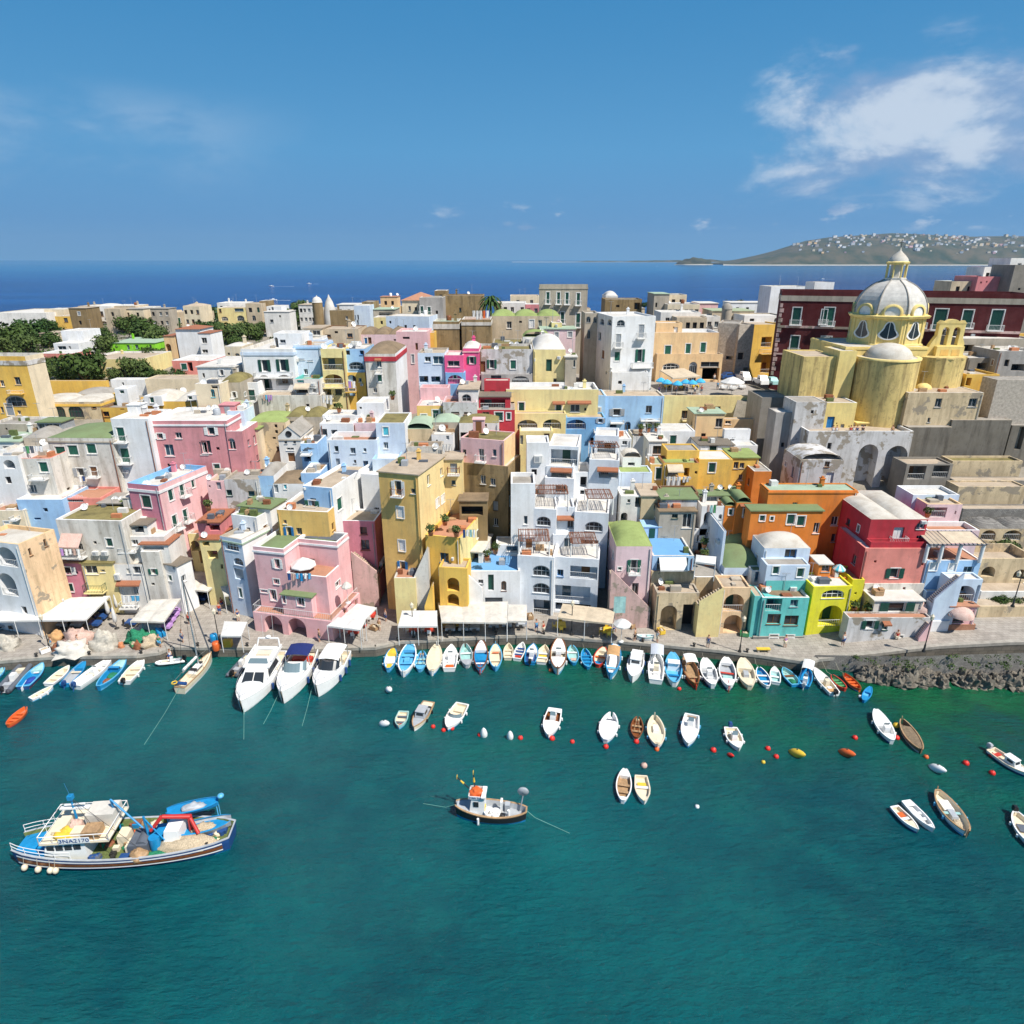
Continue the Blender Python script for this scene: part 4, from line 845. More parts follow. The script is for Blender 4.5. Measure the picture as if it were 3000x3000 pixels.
m=MB();p=Vector((bk.x,bk.y,z1-.48))+u*1.1-n*1.6
for i in range(3):
 for j in range(2):
  q=p+u*(i*1.7-.6*j)-n*(j*1.25);M_=Matrix.Translation(q+Vector((0,0,.25)))@Matrix.Rotation(R(-13),4,'Z')@Matrix.Rotation(R(8),4,'X');m.box(-.8,-.55,0,.8,.55,.06,0,M_)
m.build('solar_panels','bdgrey',c.root,c.off)
base=A+n*1.5-u*.3
volume(c,'arcade','pink',base,u,n,W_+1.3,D_+1.2,zb,zb1,'a:o 632 1194 154 180; a:o 842 1230 154 180','a:o 1092 1208 50 120; a:o 1190 1130 95 90; D 1318 1085 70 60; d:n 1268 1130 30 70; d:n 1365 1060 24 70','',.06,'flat','rterra','pink')
m=MB();o_=[base+u*.1-n*3,base+u*.1-n*.1,base+u*(W_+1.2)-n*.1,base+u*(W_+1.2)-n*(D_+.8)];railing(m,[Vector((q.x,q.y,zb1))for q in o_],.95,0,.25);m.build('railing','rail',c.root,c.off)
b0=A+u*(W_*.40)+n*1.1
volume(c,'bay','pink',b0,u,n,W_*.42,1.08,zb1,onplane(830,1040,b0,n).z,'w 722 1035 34 64; w 872 1055 62 70','','',.1,'slab','rgreen')
c=hs('red_house','tall faded red house with two black windows and a blue garage door','mauve',1215,1520,378,1090,'y272','w:n 1425 432 62 66; w:n 1440 545 74 90; g:b 1440 962 108 122; w:d 1320 730 26 80','o 1580 745 30 70; g 1632 730 26 60; c 1583 710 40 34',matr='dpink',group=QG,par=.3,rm='rbeige',cop='white',Y=81.2,rot=-4)
stair('dusty red outside stair climbing the faded red house','peelpink',1545,860,1320,690,79.4,1.5)
tile('C')
c=hs('yellow_house','tall yellow ochre house with a tiled flat roof and one column of white shutters','ochre',1556,1902,1672,2420,'x2140','bo:w 1730 1738 56 122; w 1860 1805 38 44; @D g:w 1748 255 60 98; g:w 1762 548 56 96; o:b 1770 735 44 80; t 1745 1400 1 1','@E w 228 1680 26 98; w 340 1622 22 72; @F g:w 305 180 30 76; g:w 352 150 30 70',matr='sunlit',rot=-16,group=QG,roof='slab',rm='rbeige',Y=77.8,chim=1,railm='rust')  # side wall in a lighter yellow, sunlight put into its colour
tile('E')
wg(c,'sunlit',362,520,1552,7.5,4,'bd:k 447 1582 62 88; w:k 447 1732 36 42',roof='slab',rm='rbeige',z0=T(-3,84))
tile('D')
hs('house','lemon yellow low porch house with a green stained front on the quay','lemon' if False else 'pyellow',1692,1880,880,1200,4,'h 1770 860 40 16; c 1900 1150 60 26',group=QG,par=.3,rm='rterra',Y=74.6)
tile('F')
c=hs('yellow_house','yellow house with a terracotta roof terrace full of plants','yellow',198,500,515,1200,'x795','w:b 366 660 76 84; c 442 695 18 24',rot=-15,group=QG,par=.6,rm='rterra',Y=76.2,matr='pyellow')
wg(c,'yellow',315,565,790,-2.2,3,'a 442 878 108 118; a 442 1020 104 100',rot=-6,par=.3,rm='rbeige',part='arched_porch')
stair('yellow outside stair with terracotta treads down to the quay','yellow',195,1170,262,960,73.3,1.4)
stair('pale stone ramp stair above the lemon porch house','wstained',105,905,222,645,75.2,1.3)
wg(c,'tuff',495,740,205,6.5,3,'D 610 250 190 80',roof='slab',rm='rbrown',part='summer_kitchen')
c=hs('white_house','small white house with an outside stair, blue roof terrace and one arched window','white',572,1030,820,1180,'y640','d:d 775 850 50 140; w:k 686 895 44 36; v:n 888 906 46 86; D 800 1052 155 52',group=QG,par=.35,rm='rblue',cop='owhite',Y=76.4)
wg(c,'white',820,1045,590,5.2,3,'y:l 930 525 235 76; w:k 960 600 100 50',rm='rclean',part='back_room',par=.1)
wg(c,'owhite',525,700,650,3,6,'D 600 660 130 110',rot=-10,roof='slab',rm='canvas',part='covered_terrace')
stair('white outside stair on the small white house','white',700,1010,575,890,75.0,1.2)
tile('E')
c=hs('pink_house','pale pink mossy roofed house with one small balcony above a tuff base','lpink',508,890,1370,1640,'y1292','w 542 1460 32 46; bw 690 1455 48 106; w 806 1460 34 62',matr='peach',rot=-17,group=MIDG,par=.12,rm='rmoss',Y=87.5,dish=1)
wg(c,'tuffstain',500,925,1592,-.45,6,'w 706 1688 46 76; w 792 1716 44 60; @F d:k 815 205 46 86',part='tuff_base',par=.1,matr='tuffblock',rot=-17)
tile('F')
def pergola(ctx,xl,xr,yf,ybk,Yf,dep,n=26,mat='rust',z=None,hpost=2.3):
 a=atY(xl,yf,Yf);b=atY(xr,yf,Yf);m=MB();z=a.z;zl=z-hpost;L_=b.x-a.x
 for X_ in(a.x,b.x):
  m.tube((X_,Yf,z),(X_,Yf+dep,z),.06,n=4)
  m.tube((X_,Yf,zl),(X_,Yf,z),.09,n=6,mi=1);m.tube((X_,Yf+dep,zl),(X_,Yf+dep,z),.06,n=5,mi=1)
 for q in(0,.5,1):m.tube((a.x,Yf+dep*q,z-.02),(b.x,Yf+dep*q,z-.02),.05,n=4)
 for i in range(n):X_=a.x+L_*(i+.5)/n;m.tube((X_+random.uniform(-.08,.08),Yf-.2,z+.07),(X_+random.uniform(-.08,.08),Yf+dep+.1,z+.07),random.uniform(.025,.045),n=4)
 m.build('pergola',(mat,'trim'),ctx.root,ctx.off)
WA='shadewhite'  # white plaster with the bluish shade of the fronts put into its colour
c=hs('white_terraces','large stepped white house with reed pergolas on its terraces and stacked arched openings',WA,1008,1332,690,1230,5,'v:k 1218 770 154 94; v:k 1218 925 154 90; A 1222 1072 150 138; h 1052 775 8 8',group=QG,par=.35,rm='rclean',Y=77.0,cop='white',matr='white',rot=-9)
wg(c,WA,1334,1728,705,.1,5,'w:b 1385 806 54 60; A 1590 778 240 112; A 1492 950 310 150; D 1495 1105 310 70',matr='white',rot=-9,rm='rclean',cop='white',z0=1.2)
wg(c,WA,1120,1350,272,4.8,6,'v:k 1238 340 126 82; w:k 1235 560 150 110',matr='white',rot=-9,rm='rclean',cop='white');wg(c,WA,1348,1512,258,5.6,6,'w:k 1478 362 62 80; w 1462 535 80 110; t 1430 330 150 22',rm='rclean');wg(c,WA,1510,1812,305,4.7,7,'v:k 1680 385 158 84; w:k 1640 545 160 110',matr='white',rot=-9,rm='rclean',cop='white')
wg(c,WA,1320,1560,500,4.2,1.4,'w:k 1455 530 75 112',rm='rclean',part='bay')
pergola(c,1020,1290,555,480,77.6,3.9);pergola(c,1480,1710,575,515,77.8,3.6)
tile('E')
wg(c,WA,1250,1505,1712,9.4,5,'A 1395 1652 1 1; w:k 1395 1780 110 60',rm='rclean',cop='white',matr='white',rot=-9);wg(c,WA,1262,1500,1610,10.6,4,'A 1395 1640 180 76; t 1395 1618 190 26',rm='rclean',part='loggia_block',matr='white',rot=-9)
wg(c,WA,1282,1545,1432,12.2,7,'A 1418 1462 235 140',rm='rclean',cop='white',matr='white',rot=-9,part='top_floor');wg(c,WA,1640,1905,1552,10.4,6,'A 1815 1630 185 84; t 1810 1615 200 24; c 1560 1600 10 10',rm='rclean',cop='white',matr='white',rot=-9)
wg(c,WA,1690,1900,1340,14.5,5,'A 1790 1400 160 110',rm='rclean',matr='white',rot=-9,part='top_floor');wg(c,'white',1500,1660,1660,10.8,5,'D 1590 1700 60 100; D 1590 1820 60 40',rm='rclean',part='stair_tower')
pergola(c,1160,1455,1850,1770,82.6,3.6);pergola(c,1625,1850,1890,1805,82.4,3.6);pergola(c,1660,1905,1440,1380,88.4,3.2,12)
wg(c,'white',1090,1290,1400,11.0,4,'c 1190 1510 70 60',rm='rclean',part='side_terrace');wg(c,'white',950,1165,1760,5.0,5,'',rm='rgrey',part='side_terrace',par=.6)
tile('E')
hs('house','cream skyline house with a red hip roof left of the tuff block','cream',-10,290,150,330,10,'w:k 60 200 20 40; h 115 210 20 30',group=FARG,roof='hip',rm='rterra',vh=2.0,Y=192)
hs('grey_house','grey skyline house with two tall dark balcony doors','grey',145,350,125,340,9,'bg:d 168 200 30 76; bg:d 232 205 30 74; h 300 240 20 30',group=FARG,par=.2,rm='rgrey',Y=188)
hs('stone_house','wide blank tuff block with stepped roofline left of the palm tree','tuffstain',345,705,108,330,10,'w:d 505 215 18 34',group=FARG,par=.3,rm='rbrown',Y=196,ant=2,chim=1,dish=1)
hs('stone_house','small tuff tower house above the grey skyline house','tuff',278,385,65,300,7,(1,1,'h',''),group=FARG,par=.2,rm='rbrown',Y=206)
hs('house','cream skyline house between the palm tree and the big palazzo','cream',945,1200,112,300,9,(2,1,'w',''),group=FARG,par=.2,rm='rbeige',Y=205,ant=2)
hs('white_house','white and yellow low house right of the palm tree','owhite',855,1085,172,300,8,(3,1,'wh',''),group=FARG,par=.2,rm='rclean',Y=192)
hs('brown_house','small brown wooden house just right of the palm tree','brown',805,862,175,280,7,(1,1,'h',''),group=FARG,roof='slab',rm='rbeige',Y=188)
hs('house','low house with a magenta stripe under the cream skyline house','dpink',1078,1205,185,260,5,(2,1,'w',''),group=FARG,par=.1,rm='rclean',Y=186)
hs('palazzo','large four bay grey stone palazzo on the skyline with a pink side wall','stone',1200,1628,8,470,'x1795','bg:d 1275 76 30 104; bg:d 1368 78 30 104; bg:d 1443 80 30 104; bg:d 1542 84 32 108; bg:d 1403 250 34 104; bg:d 1540 262 38 124',matr='lpink',group=FARG,cat='palazzo',par=.7,rm='rbeige',Y=150,cor='stone',corh=.3,surround=True,chim=4)
hs('house','long beige house with three mossy vaults in front of the grey palazzo','beige',780,1385,288,520,8,'w 935 335 42 62; h 1035 330 24 18; g:w 1133 320 42 72; w 1207 322 34 62',group=MIDG,roof='vault',nv=3,rm='rlime',vh=1.1,Y=139,dish=1)
hs('house','low lilac annexe with a sage roof below the grey palazzo','lilac',1212,1520,405,560,6,'g:k 1352 430 34 50; g:k 1470 425 40 50',group=MIDG,roof='slab',rm='rpalegreen',Y=133.5,dish=1)
hs('yellow_house','tiny pale yellow lean to house beside the three vaulted beige house','pyellow',1310,1400,345,470,4,'c 1350 360 20 20',group=MIDG,par=.1,rm='rclean',Y=136)
hs('stone_house','blank tuff bastion with a grey rim and a pale green terrace','tuffstain',265,492,335,600,7,'',group=MIDG,par=.5,rm='rpalegreen',cop='wstained',cor='wstained',corh=.9,Y=131,tank=1,chim=1,matr='tuffstain')
hs('stone_house','blank tuff bastion with a white rim hung with laundry','tuffstain',518,775,318,600,7,'',group=MIDG,par=.5,rm='rterra',cop='wstained',cor='wstained',corh=.6,Y=131.5)
hs('house','pale pink house with a striped terrace above the bare grey vaulted house','lpink',-60,215,425,700,7,'d:n 122 525 22 60; h 30 470 60 20; g:k 88 625 24 80',group=MIDG,par=.4,rm='rclean',Y=123,dish=1)
hs('house','low moss roofed house below the three vaulted beige house','cream',785,1060,560,720,'y485','',group=MIDG,par=.2,rm='rmoss',Y=120.5,dish=2)
hs('house','small house with a curved mossy roof and a wall mounted air conditioner','owhite',1055,1300,470,640,5,'c 1105 485 40 40; h 1250 490 30 20',group=MIDG,roof='barrel',rm='rlime',vh=.9,Y=124,dish=2)
c=hs('grey_house','dark grey peeling house with green shutters beneath two white domed roofs','peel',668,1142,580,960,8,'d:n 706 685 42 96; o 782 672 42 76; g 970 675 52 80; B 900 795 470 40',group=MIDG,roof='flat',rm='rmoss',Y=112)
wg(c,'grey',690,1140,800,-1.4,2,'A 820 808 90 70; a 1035 815 150 74',part='arcade',par=.2,rm='rgrey')
hs('yellow_house','yellow house with a green door and a big white dome roof','pyellow',1150,1432,582,900,'y490','d 1285 668 50 106; c 1372 640 30 26; c 1160 660 10 24',group=MIDG,roof='vault',rm='rclean',vh=1.7,Y=111.5,tank=0)
hs('stone_house','narrow stone stair turret right of the yellow domed house','stone',1430,1530,650,940,4,'w 1508 675 16 60',matr='pyellow',group=MIDG,roof='slab',rm='rclean',Y=110.5)
hs('yellow_house','small golden wall house beside the blank tuff bastion','yellow',228,275,435,560,4,'',group=MIDG,par=.1,rm='rbeige',Y=127)
c=hs('pink_house','hot pink house with a white domed roof above a blue arched loggia','hotpink',528,668,572,920,7,'o 606 645 40 62',group=MIDG,roof='vault',rm='rclean',vh=.8,Y=109.5,cor='pink',corh=.2)
wg(c,'hotpink',366,532,632,-1.4,6,'w 447 680 106 52',part='front_room',rm='pinkish' if False else 'rclean',par=.3,cop='pink');wg(c,'blue',374,545,785,-1.9,2,'a 460 806 130 84',part='blue_loggia',par=.1)
hs('white_house','pale lilac house with blue glazed windows left of the hot pink house','pblue',130,368,612,960,7,'w:w 220 645 54 46; w 312 640 92 70; A 180 815 90 56; A 290 818 82 52; B 235 890 260 40',group=MIDG,par=.35,rm='rbeige',Y=108.5,chim=1)
c=hs('red_house','dark red house with a stair wall, striped awning veranda and white framed windows','red',655,985,1112,1330,5,'w 730 1130 62 36; g:d 845 1132 72 78; g:d 930 1138 36 62',group=MIDG,par=.1,rm='rgrey',Y=99)
wg(c,'red',668,945,1000,1.6,5,'A 790 1020 220 88; y:w 790 985 225 26',part='veranda',rm='corru',roof='slab');wg(c,'red',715,940,855,5.5,2,'',part='stair_wall',par=.1);
hs('pink_house','roof terrace house with a pink back wall and a mustard lower floor','ochre',122,346,1075,1300,6,'g:d 185 1150 52 56; g:d 290 1112 58 80',group=MIDG,par=.25,rm='rclean',cop='pink',Y=99.5)
hs('pink_wall_house','pink walled terrace above the mustard house','pink',150,402,918,1200,3,'',group=MIDG,par=.7,rm='rclean',cop='pink',Y=104.5,cat='terrace')
c=hs('white_house','white roof room with a beige slab roof and a dark arched window','owhite',488,662,935,1200,'y865','v:k 560 975 82 62',group=MIDG,roof='slab',rm='rbeige',Y=100.2)
wg(c,'peel',350,652,1045,-1.5,5,'w:n 460 1130 70 16; w:n 570 1132 66 20',par=.5,rm='rterra',part='lower_floor',cop='lilac')
c=hs('yellow_house','wide pale yellow house with green doors above a pair of large arches','pyellow',908,1722,932,1330,'y868','w:n 965 1042 30 48; g:d 1043 1045 54 86; g:d 1370 1055 54 76; w 1515 1065 84 66; h 1605 1095 20 26; t 1370 1035 110 16; t 1550 1030 210 18',matr='pyellow',group=MIDG,par=.7,rm='rclean',cop='white',Y=104.2,dish=1,chim=1)
wg(c,'pyellow',984,1436,1145,-2.4,2.3,'a 1096 1200 175 88; a 1312 1195 160 86',part='arcade',par=.2,rm='rbeige');wg(c,'blue',1434,1784,1180,-2.2,4,'a 1525 1198 172 86; o:k 1738 1172 40 54; B 1690 1275 30 20',part='blue_arcade',par=.3,rm='rbeige')
wg(c,'pyellow',1028,1320,1300,-5,4,'d:k 1045 1336 26 80; w:k 1112 1340 38 26; d:n 1265 1320 48 72',part='lower_floor',par=.2,rm='rclean')
hs('stone_house','stone house with a sage vault left of the small red canopy','stone',262,500,1222,1420,6,'v:k 382 1262 28 24',group=MIDG,roof='vault',rm='rpalegreen',vh=.8,Y=96,matr='stone')
hs('stone_house','stained stone house with a rounded sage roof above the tall yellow house','peelcream',20,258,1280,1500,6,'h 45 1370 30 50',group=MIDG,roof='barrel',rm='rpalegreen',vh=.8,Y=94)
hs('white_house','small white house with a red canopy over its door','white',252,440,1330,1500,4,'t 345 1295 190 36; d:k 395 1335 26 40; h 300 1375 14 20',group=MIDG,par=.1,rm='rclean',Y=92.3)
hs('white_house','white house with a moss brown vaulted roof and one dark window','owhite',495,842,1228,1430,'y1165','w:n 718 1212 42 48; D 540 1310 66 86',group=MIDG,roof='vault',rm='rmoss',vh=.8,Y=94.5,dish=1)
hs('terrace_house','low terrace house hung with laundry behind the tall yellow house roof','wstained',40,340,1435,1640,3,'',group=MIDG,par=.6,rm='rbeige',Y=89)
tile('E')
c=hs('white_house','tall white corner house with arched attic windows and long dark shutters beside the piazza','white',1845,2225,290,960,'y250','@G v:k 148 322 70 52; bg:k 124 446 44 116; bg:k 326 362 48 118; g 115 600 50 84; o 315 580 40 110; B 330 695 190 40; A 172 862 118 62; d:n 315 872 42 60; c 60 740 14 14','','@E v:k 1752 310 36 52; v:k 1818 316 34 50; w 1732 430 24 72; g:n 1760 585 24 82; h 1788 770 10 30',matl='owhite',rot=9,group=MIDG,par=.35,rm='rclean',Y=127,tank=0,chim=1)  # left face duller: its shade is put into the white
wg(c,'stone',1602,1725,262,9,7,'v:k 1632 292 38 50; v:k 1690 296 30 50; v:k 1635 405 26 80; h 1560 560 30 60',part='old_wing',rm='rclean');wg(c,'white',1842,2160,782,-2.2,2,'',part='terrace',par=.7,rm='rclean')
tile('G')
hs('piazza_wall','tall mustard yellow wall under the piazza with three small openings and a blue door','pyellow',531,1392,992,1290,1.0,'w:n 716 1118 70 76; B 716 1180 70 20; w:k 993 1082 60 34; d:b 1190 1068 52 76; h 930 1072 10 10',group='yellow walls',par=.1,cat='wall',rm='rbeige',Y=121)
c=hs('blue_house','sky blue house under the piazza with a white laundry terrace and a blue arched door','lblue',14,529,990,1370,6,'o:k 112 1104 66 60; w:k 393 1075 54 66; v:b 206 1215 54 76; o:w 402 1194 44 48; A 80 1240 60 30; B 110 1200 120 20; B 400 1180 170 20',group=MIDG,par=.3,rm='rbeige',Y=119,chim=1)
wg(c,'lblue',-100,14,985,-1.2,6,'g:k -70 1090 50 60; c -40 1085 30 40',part='side_wing',par=.2,rm='rbeige')
c=hs('peach_house','long peach house on the piazza with an arched window, shop front and green shutters','peach',466,1046,622,870,3,'v:k 778 690 70 170; D 935 745 150 105; v 588 700 150 60; w:k 930 690 160 46',group=MIDG,par=.3,rm='rclean',cop='stone',Y=139.5)
wg(c,'peach',442,1012,432,1.6,8,'g 560 546 56 86; g 738 530 46 88; g 870 520 48 88',rm='rclean',cop='white',part='upper_floor',par=.6);wg(c,'peach',458,690,348,5,5,'d:w 630 385 34 46; h 612 380 10 16',part='roof_room',rm='rclean')
hs('sheeted_building','building wrapped in grey brown scaffold sheeting behind the piazza','mesh',1005,1192,352,860,9,'D 1100 640 60 30',group=MIDG,cat='scaffolded building',par=.3,rm='rgrey',rot=-22,Y=147)
hs('sheeted_building','second narrow building in pale scaffold sheeting beside a white doorway','mesh',1192,1322,362,860,8,'h 1200 610 50 60; A 1250 740 60 80',group=MIDG,cat='scaffolded building',par=.3,rm='rgrey',rot=14,Y=146)
hs('yellow_house','ochre building in the shadow at the back corner of the piazza','yellow',1322,1585,362,860,9,'A 1425 470 90 90; B 1440 575 150 40; A 1430 610 100 180',group=MIDG,par=.3,rm='rbeige',Y=152,rot=12)
hs('white_house','white domed house just right of the pink side of the palazzo','owhite',14,122,108,240,8,(1,1,'h',''),group=FARG,roof='vault',rm='rclean',vh=1.2,Y=205)
hs('stone_house','low tuff wall house right of the palazzo with a rusty end','tuffstain',10,335,140,260,8,'A 290 170 50 60; h 120 190 30 20',group=FARG,par=.3,rm='rgrey',Y=188)
hs('stone_house','weathered grey tower house with a green flat roof on the right skyline','stone',442,575,95,290,9,'h 458 170 16 40',matr='cream',group=FARG,roof='slab',rm='rpalegreen',Y=180)
hs('house','cream house with striped openings below the weathered grey tower house','cream',560,842,185,290,9,(6,1,'hw','k'),group=FARG,par=.3,rm='rgrey',Y=176,tank=1,dish=1)
hs('stone_house','rough stone upper room right of the weathered grey tower house','cream',575,728,100,250,8,(2,1,'h',''),group=FARG,par=.3,rm='rgrey',Y=188)
hs('pink_house','pale pink brick house on the right skyline','lpink',838,1003,178,290,8,(1,1,'h',''),group=FARG,roof='slab',rm='rclean',Y=184)
c=hs('white_house','low white house with roof terrace behind the peach piazza house','owhite',500,850,255,380,8,(3,1,'wh',''),group=FARG,par=.3,rm='rclean',Y=163,chim=1)
hs('house','cream house with small dark windows behind the peach piazza house','beige',640,905,300,400,7,(4,1,'h',''),group=FARG,par=.2,rm='rbeige',Y=158)
hs('white_house','white terrace house left of the round stone roof tower','owhite',900,1022,290,380,7,(2,1,'w',''),group=FARG,par=.3,rm='rclean',Y=163)
hs('house','beige and grey house with a green flat roof on the right skyline','beige',952,1320,245,370,9,(3,1,'hA',''),group=FARG,roof='slab',rm='rpale',Y=168)
hs('white_house','long white low house left of the dark red palazzo','white',1235,1590,285,380,9,'v:k 1510 305 30 34; v:k 1545 305 30 34; h 1300 310 40 24',group=FARG,par=.3,rm='rclean',Y=160)
hs('white_house','long low white sheds at the cliff edge on the right skyline','white',1110,1440,172,240,8,(3,1,'h',''),group=FARG,roof='slab',rm='rclean',Y=222)
hs('white_house','tall white house peeking above the dark red palazzo','white',1470,1815,28,200,9,'',group=FARG,par=.3,rm='rclean',Y=190,ant=3)
m=MB();p=on_ground(1068,345);p=atY(1068,345,160);rt=thing('stone_turret','small round stone roof turret left of the green parasol','turret',p);m.lathe([(1.15,-3),(1.15,3.0)],14);m.build('wall','stone',rt);m=MB();m.lathe([(1.25,3.0),(1.1,3.6),(.6,4.2),(0,4.4)],14);m.build('roof','rgrey',rt)
c=hs('red_palazzo','long dark red palazzo with a crumbling grey cornice behind the domed church','darkred',1566,3750,78,920,9,'bg:d 1690 212 76 152; bg:d 1672 460 76 150; bg 1930 230 50 130; @L bg 215 602 92 162; bg 185 856 92 155; bg:d 1195 614 112 185; bg:d 1432 622 92 160; bg:d 1690 622 108 182; bg:d 1040 620 60 160; @G bg:d 1940 480 60 140; D 1670 725 100 130',group=MIDG,cat='palazzo',par=.9,rm='rgrey',cor='stone',corh=1.0,Y=131,rot=-18,surround=True,chim=0)
m=MB();F=c.FF
for zz,hh,pr in((px(0,0)and F.az(1690,372)[1],.45,.12),(F.az(1690,618)[1],.3,.10)):fbox(m,F,-.1,F.W,zz-hh,zz,.004,pr)
for i in range(15):
 zz=c.z1-2.4-i*.95;fbox(m,F,-.06,.75 if i%2 else .45,zz-.75,zz,.004,.14)
m.build('string_course','peelpink',c.root,c.off)
tile('L')
hs('red_house','dark magenta roof house on the right skyline behind the red palazzo','dpink',1530,1858,330,470,9,'w:k 1757 378 30 40; h 1555 375 14 16; h 1605 370 12 14',group=FARG,par=.3,rm='rclean',Y=170,chim=0)
hs('white_house','pale terrace room above the dark magenta roof house','owhite',1590,1830,245,470,7,(3,1,'h',''),group=FARG,par=.5,rm='rclean',cop='salmon',Y=178)
hs('stone_house','rough grey house at the right edge of the skyline','dgrey',1856,2100,228,470,8,'h 1890 430 20 20',group=FARG,par=.3,rm='rclean',Y=166,tank=0)
hs('white_house','white upper house at the right edge of the skyline','owhite',1822,2100,168,420,8,(2,1,'w',''),group=FARG,par=.3,rm='rclean',Y=176)
hs('house','low beige roof room left of the dark magenta roof house','beige',1300,1532,372,470,7,(2,1,'h',''),group=FARG,par=.3,rm='rpale',Y=172)
hs('white_house','white slanted stair room just left of the church lantern','white',95,268,380,470,5,'',group=FARG,par=.1,rm='rclean',Y=160)
hs('stone_house','grey scaffolded house right of the bell gable','stone',1385,2050,875,1150,8,'D 1440 930 100 60; w:n 1600 1060 80 60',group=MIDG,par=.3,rm='rclean',cop='wstained',Y=122)
hs('garden_wall','pale yellow parapet wall in front of the red palazzo','yellow',1390,2100,832,950,1.0,'',group='yellow walls',cat='wall',par=.05,rm='rbeige',Y=130)
hs('stone_house','half built grey house under scaffold poles at the right edge','grey',1720,2100,985,1250,7,'D 1880 1100 120 60; h 1780 1060 40 60',group=MIDG,par=.5,rm='rclean',cop='wstained',Y=114)
hs('stone_house','dark unfinished house with openings behind the sheeted scaffold','dgrey',1450,1740,1045,1300,6,'D 1660 1100 110 70; D 1560 1090 80 50',group=MIDG,par=.3,rm='rwhite',cop='white',Y=116)
c=hs('yellow_house','curved yellow arch building right of the church apse','yellow',1430,1720,1190,1560,7,'A 1445 1220 44 70; D 1600 1370 90 140',group=MIDG,par=.4,rm='rbeige',Y=110)
hs('sheeted_building','scaffold wrapped in billowing grey netting at the right edge','mesh',1700,2100,1238,1640,3.5,'',group=MIDG,cat='scaffolded building',par=.1,rm='rgrey',Y=105)
hs('retaining_wall','tall dark stained retaining wall below the cream sacristy','retain',918,1305,1655,2140,2,'h 1100 1790 8 8',group='dark retaining walls',cat='wall',par=.05,rm='rgrey',Y=102.5,cop='stone')
hs('retaining_wall','widest dark stained retaining wall under the hillside netting','retain',1305,1830,1592,2040,2,'',group='dark retaining walls',cat='wall',par=.05,rm='rgrey',Y=103.5,cop='stone')
hs('retaining_wall','dark wall strip under the netting at the right edge','retain',1830,2150,1640,2000,2,'D 1900 1650 60 200',group='dark retaining walls',cat='wall',par=.05,rm='rgrey',Y=104)
c=hs('sacristy','stained cream sacristy with three small windows right of the church apse','peelcream',920,1582,1352,1680,'y1300','w:k 1180 1402 56 78; w:k 1482 1402 72 74; w:k 1096 1572 24 40',group=MIDG,par=.1,rm='rbeige',Y=104,cop='wstained')
tile('M')
